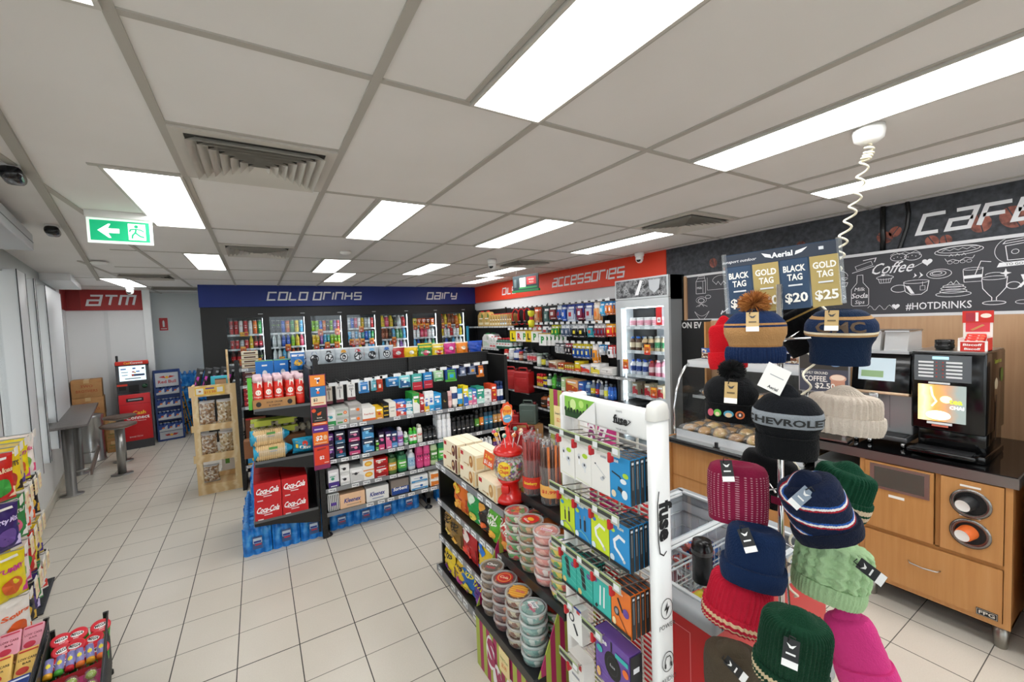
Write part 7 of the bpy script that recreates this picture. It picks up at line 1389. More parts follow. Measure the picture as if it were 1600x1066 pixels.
# ---------------------------------------------------------------- upright glass door fridge
FR = Fix('upright_fridge', 'tall single glass door fridge with white frame beside the wall shelving', 'fridge', (3.82, 3.75, 1.78*(1-1.117)), RZ, .70, .66, 1.117)
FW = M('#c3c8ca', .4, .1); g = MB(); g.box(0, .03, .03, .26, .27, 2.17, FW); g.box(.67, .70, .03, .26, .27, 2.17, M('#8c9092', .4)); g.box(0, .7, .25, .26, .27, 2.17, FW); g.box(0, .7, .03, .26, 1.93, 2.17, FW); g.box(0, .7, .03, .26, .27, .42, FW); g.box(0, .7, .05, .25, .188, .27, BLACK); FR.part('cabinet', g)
g = MB(); g.box(.03, .05, .04, .25, .35, 1.93, M('#e8eef0', .4)); g.box(.65, .67, .04, .25, .35, 1.93, M('#e8eef0', .4)); g.box(.05, .65, .24, .25, .35, 1.93, M('#dfe6ea', .4)); FR.part('liner', g)
g = MB(); g.box(.0, .7, .0, .035, 1.955, 2.17, FW); g.box(.02, .68, -.004, .0, 1.975, 2.155, noisy('chalk_print', ['#1c1d1f', '#3a3b3e', '#8a8c8e', '#2a2b2d'], 16, .4, 6)); FR.part('header', g)
g = MB(); rr = random.Random(4); mpF = lambda a, b, off: (.35+a, -.004-off, 2.065+b)
for i in range(26):
    cx, cy, q = rr.uniform(-.3, .3), rr.uniform(-.07, .07), rr.uniform(.012, .04); n = rr.choice((3, 5, 14)); a0 = rr.random()*6; g.layer += 1
    g.stroke([(cx+q*math.cos(a0+2*PI*k/n), cy+q*math.sin(a0+2*PI*k/n)) for k in range(n)], .003, M('#c8cacc', .5), mpF, .001, closed=True)
g.art(mpF, .6, .18, [('p', [(.2, .4), (.44, .4), (.42, -.1), (.32, -.35), (.22, -.1)], '#b8bcc0'), ('p', [(-.1, -.4), (.02, .45), (.08, .4), (-.02, -.4)], '#e8e8ea')]); FR.part('header_print', g)
g = MB(); g.box(.0, .075, 0, .03, .35, 1.95, FW); g.box(.64, .70, 0, .03, .35, 1.95, FW); g.box(.07, .64, 0, .03, 1.87, 1.95, FW); g.box(.07, .64, 0, .03, .35, .42, FW); dr = FR.part('glass_door', g)
g = MB(); g.box(.07, .64, .012, .018, .42, 1.87, GLASS); g.build('pane', dr); g = MB(); g.box(.03, .045, -.03, 0, .7, 1.3, M('#33363a', .4)); g.build('handle', dr)
g = MB(); g.box(.085, .095, .04, .055, .45, 1.85, LED); g.box(.61, .62, .04, .055, .45, 1.85, LED); g.box(.1, .6, .05, .06, 1.86, 1.87, LED); FR.part('inner_light', g)
fr_items = [(1.66, [('#f4f2ee', '#e8a0b0', '#f0f0ee', 'jar', 'white yoghurt tub', .11, 5)]), (1.40, [('#5a3a24', '#d8c8a8', '#2a6ac0', 'milk', 'brown iced coffee bottle', .17, 2), ('#d8b88a', '#4a3a2a', '#d8d8d0', 'milk', 'caramel milk bottle', .17, 2), ('#c8b89a', '#3a8a5a', '#e8e8e4', 'milk', 'cream and green milk bottle', .18, 2)]),
 (1.14, [('#d8dce2', '#24408a', '#1e54c0', 'milk', 'white milk bottle with blue cap', .18, 3), ('#a83a4a', '#e8c8c8', '#d8503a', 'milk', 'red berry milk bottle', .18, 1), ('#e88aa0', '#f4e0e4', '#f0e8ea', 'milk', 'pink milk bottle', .19, 1), ('#eaa8b8', '#f6e8ec', '#f6f0f2', 'milk', 'large pale pink milk bottle', .21, 1)]),
 (.92, [('#c8b898', '#c8303a', '#e8dcc0', 'box', 'wrapped sandwich wedge', .15, 3)]), (.68, [('#1e2c54', '#8a9ac8', '#c8ccd8', 'box', 'dark blue snack pack', .1, 5)])]
on_ = ['top', 'second', 'third', 'fourth', 'fifth']
for si, (z, its) in enumerate(fr_items):
    g = MB(); g.box(.06, .64, .05, .24, z-.01, z, M('#b4bcc0', .3, .5)); g.box(.06, .64, .045, .05, z-.025, z+.01, M('#c8ced0', .3)); 
    for q in range(4): g.box(.10+.13*q, .17+.13*q, .043, .045, z-.024, z+.004, TICKET)
    FR.part('shelf', g); nt_ = sum(i[6] for i in its); x = .11
    for (c, c2, cap, st, nm, hh, n) in its:
        for i in range(n):
            w_ = min(.08, .5/nt_*.92); k = mk('box' if st == 'box' else 'bot', w_, hh, 'fridge_' + ('pack' if st == 'box' else 'bottle'), 'pack' if st == 'box' else 'bottle', nm, c=c, c2=c2, c3=c2, cap=cap, style=st if st != 'box' else 'soda', **({'d': .06} if st == 'box' else {}))
            for q in range(2): k.put(tuple(FR.w(x+(i+.5)*.5/nt_, .065+.075*q, z+.001)), RZ, 'on the %s fridge shelf' % on_[si])
        x += n*.5/nt_
for x, z, lab in ((.57, 1.66, 0), (.42, 1.42, 1), (.13, 1.25, 1), (.49, .98, 1)):
    kk = TK if lab else None
    if kk: kk.put(tuple(FR.w(x, -.004 if x < .2 else .008, z+.06)), RZ, label='orange price ticket on the fridge, %s' % {1.42: 'over the second shelf bottles', 1.25: 'on the left door frame', .98: 'beside the sandwiches'}[z])
g = MB(); g.box(.55, .62, -.003, 0, 1.68, 1.86, M('#d0282a', .4)); g.art(lambda a, b, off: (.585+a, -.003-off, 1.74+b), .07, .1, [('r', 0, -.1, .6, .5, '#f4f2f0'), ('r', 0, -.1, .3, .25, '#9a8a8a')]); FR.part('door_sticker', g)
# ---------------------------------------------------------------- cafe wall
OAK = noisy('oak_veneer', ['#b9824a', '#c08a50', '#c5915a'], 5, .42, 5, stretch=(9, 9, .5)); OAKL = noisy('pale_oak', ['#b08a66', '#b8926e', '#bd9874'], 5, .5, 5, stretch=(9, 9, .5)); OAKD = M('#a8743c', .5)
bd = thing('menu_board', 'long chalk drawing board reading Coffee and HOT DRINKS above the coffee machines', 'menu board', (4.06, 2.94, 0), RZ)
g = MB(); g.box(0, 4.2, -.0, .035, 1.715, 2.185, M('#3a3a3f', .6)); g.build('panel', bd)
g = MB(); g.box(0, 4.2, -.012, .0, 2.175, 2.197, M('#d4d4d6', .4)); g.box(0, 4.2, -.012, 0, 1.70, 1.72, M('#d4d4d6', .4)); g.build('frame', bd); g = MB(); g.box(0, .035, -.018, .03, 1.71, 2.19, OAKL); g.build('end_strip', bd)
CK = M('#e6e6e8', .7, name='chalk'); g = MB(); mp = lambda a, b, off: (a, -.001-off, b)
def S(pts, wd=.005, cl=False, ox=0, oz=0, sc=1.): g.layer = 1; g.stroke([(ox+x*sc, oz+z*sc) for x, z in pts], wd*.62, CK, mp, .0012, cl)
def EL(cx, cz, rx, rz_, wd=.005, a0=0, a1=2*PI): 
    n = 22; full = a1-a0 > 6.2; S([(cx+rx*math.cos(a0+(a1-a0)*i/n), cz+rz_*math.sin(a0+(a1-a0)*i/n)) for i in range(n if full else n+1)], wd, full)
def HRT(cx, cz, s): g.art(mp, 1, 1, [('p', [(cx+s*.9*math.sin(t)**3, cz+s*.9*(13*math.cos(t)-5*math.cos(2*t)-2*math.cos(3*t)-math.cos(4*t))/16) for t in [2*PI*i/24 for i in range(24)]], CK)])
def BX(y): return 2.94-y
b = BX(2.748); S([(b-.05, 1.99), (b-.05, 2.12), (b-.03, 2.15), (b+.05, 2.15), (b+.06, 2.12), (b+.06, 1.99)], .006, True); S([(b-.05, 2.12), (b+.06, 2.12)]); S([(b-.03, 2.15), (b-.02, 2.17), (b+.05, 2.17), (b+.05, 2.15)]); S([(b+.03, 1.99), (b+.03, 2.12)]); g.art(mp, 1, 1, [('t', b-.01, 2.05, .035, CK, 'Milk')])
b = BX(2.74); EL(b, 1.915, .035, .022, .008); EL(b, 1.92, .06, .035, .004); EL(b+.08, 1.95, .03, .018); [S([(b, 1.88), (b+x, 1.85)]) for x in (-.06, -.03, .03, .07)]
S([(BX(2.82)+.17*t, 1.80-.05*math.sin(PI*t)) for t in [i/8 for i in range(9)]], .004); S([(BX(2.82)+.17*t, 1.80-.09*math.sin(PI*t)+.0) for t in [i/8 for i in range(9)]], .005)
b = BX(2.517); EL(b, 2.11, .09, .05, .005, 0, PI); S([(b-.09, 2.11), (b-.05, 2.07), (b-.03, 2.10), (b, 2.06), (b+.03, 2.10), (b+.05, 2.07), (b+.09, 2.11)]); S([(b-.15, 2.15), (b-.15, 2.02), (b+.1, 2.02)], .004)
S([(BX(2.5), 1.78), (BX(2.38), 1.86)], .012); S([(BX(2.5), 1.80), (BX(2.52), 1.76)], .02)
b = BX(1.518); EL(b, 2.03, .07, .05, .005, 0, PI); S([(b-.07, 2.02), (b+.07, 2.02)]); S([(b-.075, 2.005)]+[(b-.07+.02*i, 2.0+.012*(i % 2)) for i in range(8)]); S([(b-.07, 1.98), (b+.07, 1.98), (b+.06, 1.95), (b-.06, 1.95)], .005, True); EL(b+.02, 1.865, .035, .018)
b = BX(1.369); S([(b-.018, 2.03), (b-.02, 1.97), (b-.055, 1.92), (b-.055, 1.80), (b-.045, 1.79), (b+.045, 1.79), (b+.055, 1.80), (b+.055, 1.92), (b+.02, 1.97), (b+.018, 2.03)], .005, True); g.art(mp, 1, 1, [('t', b, 1.92, .04, CK, 'Milk', .2), ('t', b, 1.87, .055, CK, 'Soda', .25, .01), ('t', b, 1.82, .04, CK, 'Sips', .2)])
b = BX(1.34); g.art(mp, 1, 1, [('t', b-.02, 2.185-.01, .04, CK, 'Choco', .3)]) if 0 else None
S([(b-.06, 2.10), (b+.04, 2.13), (b+.05, 2.10), (b-.05, 2.07)], .004, True); S([(b-.08, 2.05), (b+.06, 2.09)], .006); S([(b-.01, 2.14), (b+.07, 2.15), (b+.06, 2.12)], .008)
b = BX(1.105); EL(b-.035, 2.135, .045, .026); EL(b+.045, 2.13, .045, .026); S([(b-.08, 2.155), (b-.05, 2.175), (b-.03, 2.155), (b, 2.17), (b+.03, 2.155), (b+.06, 2.17), (b+.085, 2.15)], .004); [EL(b-.06+.02*i, 2.13+.008*(i % 2), .002, .002, .003) for i in range(8)]
g.art(mp, 1, 1, [('t', BX(1.17), 2.065, .115, CK, 'Coffee', .45, .004, .24)]); S([(BX(1.06), 2.05), (BX(1.0), 2.085)], .005); HRT(BX(.985), 2.08, .03)
b = BX(1.217); S([(b-.04, 1.99), (b-.03, 1.955), (b+.03, 1.955), (b+.04, 1.99)], .005); EL(b, 1.995, .05, .014); EL(b, 2.008, .025, .012, .004, 0, PI); [S([(b+x, 1.958), (b+x*1.2, 1.988)], .003) for x in (-.02, -.007, .007, .02)]; HRT(b-.01, 2.015, .012)
b = BX(1.05); S([(b-.06+.0, 1.945), (b-.05, 1.88), (b-.02, 1.855), (b+.035, 1.855), (b+.065, 1.88), (b+.075, 1.945)], .006); EL(b+.008, 1.947, .068, .012); EL(b-.085, 1.905, .045, .026, .006, .4, 5.6); g.art(mp, 1, 1, [('p', [(b-.05, 1.92), (b-.03, 1.92), (b, 1.862), (b-.02, 1.862)], CK), ('p', [(b-.01, 1.975), (b, 1.99), (b-.002, 2.01), (b+.012, 1.99)], CK), ('p', [(b+.02, 1.97), (b+.032, 1.99), (b+.025, 2.015), (b+.045, 1.99)], CK)]); S([(b+.03, 1.915), (b+.055, 1.915), (b+.055, 1.885), (b+.03, 1.885)], .003, True); S([(b+.042, 1.945), (b+.042, 1.915)], .003)
HRT(BX(1.153), 1.775, .025); S([(BX(1.32)+.012*i, 1.77+.018*math.sin(i*1.3)) for i in range(14)], .0035)
g.art(mp, 1, 1, [('t', BX(.932), 1.772, .07, CK, '#HOTDRINKS', 0, .008, .33)])
b = BX(.925); EL(b, 1.99, .062, .032); EL(b-.005, 1.993, .04, .018); EL(b-.01, 1.995, .025, .01)
b = BX(.833); EL(b, 2.135, .115, .028); EL(b+.0, 2.145, .10, .022); S([(b-.08+.02*i, 2.14+.012*(i % 2)) for i in range(9)], .004)
b = BX(.827); S([(b-.07, 2.09), (b-.06, 2.07), (b-.03, 2.08), (b, 2.065), (b+.03, 2.085), (b+.06, 2.075), (b+.07, 2.095)], .004); [EL(b-.045+.03*i, 2.06, .012, .010, .003) for i in range(4)]; [S([(b-.05+.03*i, 2.10), (b-.04+.03*i, 2.115), (b-.03+.03*i, 2.10)], .003) for i in range(3)]
b = BX(.764); S([(b-.045, 2.00), (b-.04, 1.92), (b+.04, 1.92), (b+.045, 2.01)], .005); EL(b, 2.005, .045, .008, .004); g.art(mp, 1, 1, [('p', [(b-.042, 1.962), (b+.042, 1.965), (b+.04, 1.945), (b-.041, 1.942)], CK)]); S([(b+.01, 1.965), (b+.035, 2.05), (b+.08, 2.04)], .006)
b = BX(.855); EL(b, 1.845, .085, .018); EL(b, 1.865, .065, .014); EL(b, 1.885, .06, .013); EL(b, 1.90, .05, .01); S([(b-.03, 1.91), (b-.01, 1.93), (b, 1.91), (b+.015, 1.935), (b+.03, 1.91)], .004)
b = BX(.669); S([(b-.055, 1.93), (b-.05, 1.87), (b-.025, 1.83), (b-.01, 1.81), (b-.01, 1.79)], .006); S([(b+.055, 1.94), (b+.05, 1.87), (b+.025, 1.83), (b+.01, 1.81), (b+.01, 1.79)], .006); EL(b, 1.935, .055, .012); EL(b, 1.775, .05, .012, .006); EL(b+.08, 1.88, .028, .022, .006); EL(b, 1.955, .04, .014, .005, 0, PI)
b = BX(.622); g.art(mp, 1, 1, [('p', [(b, 1.99), (b+.006, 1.967), (b+.024, 1.96), (b+.006, 1.953), (b, 1.93), (b-.006, 1.953), (b-.024, 1.96), (b-.006, 1.967)], CK)])
b = BX(.585); EL(b, 2.10, .085, .085, .004, 1.2, 4.4); S([(b-.04, 2.13), (b-.03, 2.04), (b+.04, 2.04), (b+.05, 2.14)], .006, True); S([(b-.05, 2.145), (b+.06, 2.155), (b+.05, 2.17), (b-.04, 2.16)], .006, True); EL(b, 2.09, .015, .014, .004); g.art(mp, 1, 1, [('p', [(b-.075, 2.0), (b+.08, 2.005), (b+.075, 2.03), (b-.065, 2.027)], CK), ('t', b, 2.015, .022, '#2a2a2e', 'TO GO!', 0, .01)])
g.art(mp, 1, 1, [('t', BX(.47), 1.93, .11, CK, 'yum', .2, .02)]); EL(BX(.55), 1.775, .03, .012, .004); EL(BX(.48), 1.785, .03, .012, .004)
g.build('chalk_drawings', bd)
# joinery: back panel, end panels, dark panel
g = MB(); g.box(4.0, 4.03, -2.2, 2.60, 0, 1.70, OAKL); g.box(3.1, 4.0, .405, .43, 0, 1.70, OAKL) if 0 else None; g.box(3.62, 4.0, .42, .445, .92, 1.70, OAKL); tag(g.build('wood_back_panel'), 'pale oak wall panelling under the chalk menu board', 'wall panel')
g = MB(); g.box(4.03, 4.09, 2.62, 3.02, 0, 1.71, BLACK2); g.box(4.05, 4.09, 2.955, 3.02, 1.71, 2.2, BLACK2); g.art(lambda a, b, off: (4.03-off, 2.86-a, 1.655+b), .3, .09, [('t', 0.06, 0, 1.0, '#d8d8d6', 'ON EV', 0, .03, .8)]); tag(g.build('dark_wall_panel'), 'black wall panel with partial white lettering between fridge and bakery case', 'wall panel')
g = MB(); g.box(3.92, 4.03, 2.60, 2.62, .66, 1.69, OAK); g.box(3.93, 3.99, 2.2, 2.24, 1.2, 1.69, OAK); tag(g.build('oak_side_panel'), 'upright oak panel at the left side of the bakery case', 'side panel')
# bakery case
BC = Fix('bakery_case', 'curved glass bakery case on an oak base with wrapped buns inside', 'display case', (3.05, 2.40, 0), RZ, 1.05, .85)
g = MB(); g.box(0, 1.05, .05, .85, .12, .66, OAK); g.box(.0, 1.05, .045, .05, .36, .365, OAKD); g.box(-.035, 0, .03, .85, .05, .70, OAKD); BC.part('base_cabinet', g)
g = MB(); g.rbox(-.02, 1.07, -.02, .85, .66, .70, M('#17181a', .15, .3), .015, 3); g.box(0, 1.05, .0, .08, .70, .703, M('#c8cac8', .15, .9)); BC.part('worktop', g)
prC = [(.085, .72), (.07, .80), (.075, .95), (.11, 1.10), (.17, 1.22), (.24, 1.30), (.30, 1.335)]
g = MB()
for (a, za), (b_, zb) in zip(prC, prC[1:]): g.add([(.02, a, za), (1.03, a, za), (1.03, b_, zb), (.02, b_, zb)], [(0, 1, 2, 3)], GLASS)
BC.part('curved_glass', g)
for x in (.0, 1.03):
    g = MB(); g.prism(prC+[(.80, 1.335), (.80, .72)], x+.005, x+.012, GLASS, 'x'); g.tube([(x+.008, a, z) for a, z in prC], .011, CHROME, 8); BC.part('end_glass', g)
g = MB(); g.box(0, 1.05, .30, .82, 1.325, 1.36, M('#d4d6d8', .35)); g.box(0, 1.05, .285, .30, 1.30, 1.36, M('#e4e6e8', .3)); BC.part('top', g)
g = MB(); g.box(.02, 1.03, .80, .82, .70, 1.33, M('#3a3c3e', .4)); g.box(.02, 1.03, .1, .8, .735, .745, M('#24262a', .4)); g.box(.02, 1.03, .085, .10, .70, .765, M('#d8dadc', .3)); BC.part('case_deck', g)
g = MB(); g.box(.04, 1.01, .30, .78, 1.03, 1.036, PLASTIC); g.box(.04, 1.01, .295, .302, 1.02, 1.045, M('#b8bcbe', .3, .5)); BC.part('glass_shelf', g)
g = MB(); g.box(.04, 1.01, .32, .34, 1.30, 1.32, M('#fff6e4', .4, emit=4.)); BC.part('case_light', g)
g = MB(); g.box(.42, .47, .0, .02, .705, .712, BLACK); g.box(.435, .455, .0, .02, .71, .75, M('#3a3c3e', .3, .6)); BC.part('lock', g)
def bun(c, name, desc, fl=1.):
    q = MB(); q.lathe([(.03, 0), (.055, .008), (.06, .025*fl), (.045, .048*fl), (.02, .058*fl), (0, .06*fl)], noisy(name, [c, '#c8904a', c], 14, .5), 16, 1.15, .9)
    f = MB(); f.grid(lambda u, v: (.076*math.cos(2*PI*u)*(1-.0*v)*(.4+.9*math.sin(PI*v)), .06*math.sin(2*PI*u)*(.4+.9*math.sin(PI*v)), .003+.066*fl*v+.004*lump(u*9, v*7)), 14, 8, FILM); return Kit('wrapped_bun', 'bakery item', desc, q, [('film', f)])
BN = [bun('#d8a050', 'golden_crust', 'golden wrapped bun'), bun('#8a5a34', 'brown_crust', 'brown wrapped muffin'), bun('#e8c878', 'pale_crust', 'pale yellow wrapped bun', 1.3), bun('#5a3a28', 'choc_crust', 'dark wrapped chocolate slice', .7), bun('#c8c8c6', 'foil', 'silver foil wrapped roll')]
for i in range(7):
    for j in range(3): BN[[4, 0, 2, 1, 2, 0, 3, 3][(i+j) % 8] if j < 2 else 1].put(tuple(BC.w(.10+.14*i, .17+.14*j, .746)), R.uniform(-.5, .5), 'on the lower deck of the bakery case, %s line' % ['front', 'middle', 'back'][j])
for i in range(6): BN[[1, 1, 3, 0, 1, 3][i]].put(tuple(BC.w(.12+.15*i, .42, 1.037)), R.uniform(-.5, .5), 'on the upper glass shelf of the bakery case')
for i in range(8):
    k = mk('bag', .11, .10, 'cookie_bag', 'bag of cookies', 'blue topped clear bag of cookies', c=NUT, c2='#24408a', d=.07, art=[('r', 0, .3, 1, .35, '#24488f'), ('r', 0, -.1, .7, .2, '#6a3a24')], rough=.2); k.put(tuple(BC.w(.08+.12*i, .42+.10*(i % 2), 1.36)), RZ, 'standing on top of the bakery case')
# coffee counter
CC = Fix('coffee_cabinet', 'oak coffee cabinet on steel legs with waste chute, two cup dispensers and drawer', 'cabinet', (3.12, 1.32, 0), RZ, .87, .86)
g = MB(); g.box(0, .31, .02, .86, .13, .15, OAK); g.box(.27, .295, 0, .86, .13, .86, OAK); g.box(.31, .88, .02, .86, .13, .15, OAK); g.box(.855, .88, 0, .86, .13, .86, OAK); g.box(.295, .855, .0, .86, .13, .155, OAK); g.box(.0, .86, .7, .86, .13, .86, OAKD); g.box(.295, .855, .0, .03, .435, .455, OAKD); g.box(.605, .625, .0, .03, .45, .86, OAKD); g.box(0, .27, 0, .6, .44, .46, OAK); CC.part('carcass', g)
g = MB(); g.box(-.02, .90, -.015, .86, .862, .915, M('#8c8986', .3, .8)); g.box(-.02, .895, -.01, .86, .915, .92, M('#0d0d0e', .08)); CC.part('worktop', g)
g = MB(); g.box(.003, .266, .0, .02, .16, .435, OAK); CC.part('lower_door', g)
dd = MB(); dd.box(.30, .60, -.012, .01, .458, .855, OAK); d1 = CC.part('chute_door', dd)
g = MB(); g.box(.325, .585, -.02, -.01, .70, .845, M('#a8a49c', .3, .8)); g.box(.345, .565, -.0205, -.02, .715, .83, M('#5f6058', .25, .3)); g.build('steel_chute', d1); g = MB(); g.box(.41, .48, -.0135, -.012, .66, .675, PAPER); g.build('label_strip', d1)
dd = MB(); dd.box(.628, .852, -.012, .01, .458, .855, OAK); d2 = CC.part('cup_door', dd)
for z, c, hn in ((.738, '#1c1e20', 'upper'), (.58, '#e06a2a', 'lower')):
    g = MB(); g.T = Matrix.Translation((.74, -.012, z)) @ Matrix.Rotation(PI/2, 4, 'X'); g.lathe([(.075, 0), (.077, .008), (.06, .010), (.055, -.0)], M('#8a8682', .25, .9), 32, cap=False); g.lathe([(0, .002), (.058, .002)], BLACK2, 32, cap=False); g.build('dispenser_ring', d2)
    g = MB(); g.T = Matrix.Translation((.735, -.005, z+.005)) @ Matrix.Rotation(math.radians(100), 4, 'X') @ Matrix.Rotation(math.radians(-14), 4, 'Y'); g.lathe([(.038, .0), (.034, .05), (.030, .062)], M(c, .45), 24, cap=False); g.lathe([(.030, .062), (.026, .060), (0, .060)], M('#f4f2ee', .5), 24, cap=False); g.T = Matrix.Identity(4)
    o = g.build('paper_cup'); o.matrix_world = CC.Mx; tag(o, 'dark paper cup base sticking out of the upper cup dispenser' if hn == 'upper' else 'orange paper cup base sticking out of the lower cup dispenser', 'cup')
    g = MB(); g.box(.70, .775, -.0135, -.012, z+.083, z+.093, PAPER); g.build('label_strip', d2)
dd = MB(); dd.box(.30, .852, -.012, .01, .158, .432, OAK); d3 = CC.part('drawer', dd)
g = MB(); g.tube([(.50, -.012, .32), (.51, -.03, .317), (.565, -.04, .315), (.62, -.03, .317), (.63, -.012, .32)], .004, STEEL, 8); g.build('drawer_handle', d3)
g = MB(); g.box(.765, .84, -.016, -.012, .165, .20, BLACK2); g.layer = 0; g.stroke([(.768, .168), (.837, .168), (.837, .197), (.768, .197)], .0015, M('#c8c4b8', .4), lambda a, b, off: (a, -.016-off, b), .0005, True); g.art(lambda a, b, off: (.8025+a, -.016-off, .1825+b), .07, .03, [('t', 0, 0, .8, '#d8d4c8', 'FPG', 0, .02, .8)]); g.build('maker_badge', d3)
for x, y in ((.31, .06), (.84, .06), (.06, .06), (.31, .8), (.84, .8)):
    g = MB(); g.lathe([(.022, 0), (.024, .004), (.034, .13)], M('#98948c', .3, .9), 20, c=(x, y, 0)); CC.part('leg', g)
g = MB(); g.T = CC.Mx; g.rbox(.01, .26, .03, .35, .462, .78, M('#a8a9a8', .35, .6), .006); g.box(.03, .19, .026, .03, .49, .75, M('#101214', .1)); g.box(.2, .25, .026, .03, .49, .76, M('#c8c9c8', .4)); 
for q in range(6): g.box(.208+.018*(q % 2), .22+.018*(q % 2), .024, .026, .6-.03*(q//2), .615-.03*(q//2), M('#3a3c3e', .4))
g.box(.205, .245, .024, .026, .69, .72, BLACK2); tag(g.build('microwave'), 'steel microwave in the open niche behind the green striped beanie', 'microwave')
g = MB(); g.T = CC.Mx; g.box(.93, 1.7, -.0, .8, .14, .85, OAK); g.box(.93, 1.7, -.004, 0, .49, .495, OAKD); g.box(.93, 1.7, .0, .8, .86, .92, M('#b0b2b4', .3, .8)); g.tube([(.955, -.01, .79), (.955, -.03, .79), (1.05, -.03, .79)], .008, BLACK, 8); g.box(.93, 1.5, .1, .7, .92, 1.45, M('#c4c7c9', .22, .9)); 
for x in (.97, 1.6): g.lathe([(.03, 0), (.03, .06), (.015, .07), (.015, .14)], M('#4a4b4d', .4, .5), 16, c=(x, .08, 0))
tag(g.build('serving_unit'), 'second oak and steel unit on castors at the right edge', 'serving unit')
# black tea machine
TM = Fix('tea_machine', 'tall black drink machine with lit tea and chai screen on the counter', 'drink machine', (3.22, .845, .921), RZ, .30, .40)
BG = M('#0c0c0d', .12); g = MB(); g.rbox(0, .295, .0, .40, .15, .595, BG, .012, 3); g.rbox(.012, .285, .08, .40, .03, .16, BG, .006); g.rbox(.0, .295, .0, .40, .0, .04, BG, .006); g.box(.004, .29, .01, .39, .593, .598, STEEL); TM.part('housing', g)
g = MB(); g.box(.016, .24, -.006, .0, .43, .575, M('#5f6468', .35)); 
for i in range(5):
    for x in (.033, .145): g.box(x, x+.062, -.008, -.006, .545-.02*i-.014, .545-.02*i-.004, TICKET)
    for x in (.105, .13): g.box(x, x+.005, -.009, -.006, .545-.02*i-.012, .545-.02*i-.006, M('#c83a30', .4))
g.box(.09, .155, -.008, -.006, .553, .568, M('#9ad0e0', .3, emit=.8)); TM.part('button_panel', g)
def teamat():
    m, nt, b = nodemat('chai_screen'); tc = N(nt, 'ShaderNodeTexCoord'); gr = N(nt, 'ShaderNodeSeparateXYZ'); nt.links.new(tc.outputs['Object'], gr.inputs[0])
    no = N(nt, 'ShaderNodeTexNoise'); no.inputs['Scale'].default_value = 14; nt.links.new(tc.outputs['Object'], no.inputs['Vector'])
    v = mathn(nt, 'ADD', mathn(nt, 'MULTIPLY', gr.outputs[0], 5.), mathn(nt, 'SUBTRACT', mathn(nt, 'MULTIPLY', no.outputs[0], .25), .2)); cr = N(nt, 'ShaderNodeValToRGB'); nt.links.new(v, cr.inputs[0])
    for i, (p, c) in enumerate(((0, '#f8c860'), (.2, '#ffe9b8'), (.45, '#f0a050'), (.7, '#b89070'), (.9, '#8f9a96'))):
        e = cr.color_ramp.elements[i] if i < 2 else cr.color_ramp.elements.new(p); e.position = p; e.color = rgb(c)
    nt.links.new(cr.outputs[0], b.inputs['Base Color']); nt.links.new(cr.outputs[0], b.inputs['Emission Color']); b.inputs['Emission Strength'].default_value = .55; return m
g = MB(); g.box(.032, .222, -.006, .0, .205, .41, teamat()); mt = lambda a, b, off: (.127+a, -.006-off, .3075+b)
g.art(mt, .19, .2, [('e', -.06, -.34, .05, .026, M('#fff6dc', .4, emit=1.2)), ('e', .1, .12, .024, .02, M('#e8f0b0', .4, emit=.8)), ('t', .3, .08, .2, M('#b8c83a', .4, emit=.8), 'tea', .0, .03), ('t', .32, -.09, .12, M('#ffffff', .4, emit=.9), 'CHAI', 0, .02), ('l', [(-.22, .45), (-.18, .2), (-.1, .05), (-.2, -.1)], .008, M('#fff2c8', .4, emit=1.))]); g.box(.075, .16, -.008, 0, .415, .425, TICKET); g.box(.07, .17, -.008, 0, .188, .20, TICKET); g.box(.09, .155, -.008, 0, .176, .185, M('#d8705a', .4)); TM.part('screen', g)
g = MB(); g.rbox(-.002, .27, -.06, .06, .02, .045, BG, .006); g.box(.02, .25, -.05, .05, .045, .048, M('#3a3b3d', .4, .5)); TM.part('drip_tray', g)
g = MB(); g.art(lambda a, b, off: (.2955+off, .22+a, .33+b), .3, .5, [('e', -.1, .1, .04, .07, '#8a6a4a'), ('e', -.1, .17, .036, .03, '#d8c8a8'), ('r', -.1, -.2, .1, .5, '#4a3424'), ('e', .3, .25, .03, .04, '#5a7a2a'), ('t', 0, .42, .07, '#a8b82a', 'Superb tea', 0)]); TM.part('side_print', g)
g = MB(); g.lathe([(.036, 0), (.036, .008), (.041, .01), (.041, .03), (.036, .032), (.04, .034), (.04, .055), (.03, .058), (0, .058)], BG, 28); o = g.build('cup_lid_stack'); o.location = TM.w(.11, .12, .599); tag(o, 'short stack of black cup lids on top of the black drink machine', 'lid stack')
t = thing('biscuit_display', 'red and white biscuit display box on the drink machine', 'display box', tuple(TM.w(.232, .10, .599)), RZ); RB = M('#cc2a1e', .45); g = MB(); g.box(-.055, .055, -.05, .05, 0, .004, PAPER); g.box(-.055, -.052, -.05, .05, 0, .07, PAPER); g.box(.052, .055, -.05, .05, 0, .07, RB); g.box(-.055, .055, -.052, -.05, 0, .055, PAPER); g.box(-.045, .045, -.0535, -.052, 0, .05, RB); g.box(-.055, .055, .048, .052, 0, .21, PAPER); g.box(-.045, .045, .046, .048, .10, .16, M('#d8404a', .5)); g.box(-.058, .058, .044, .053, .15, .215, RB)
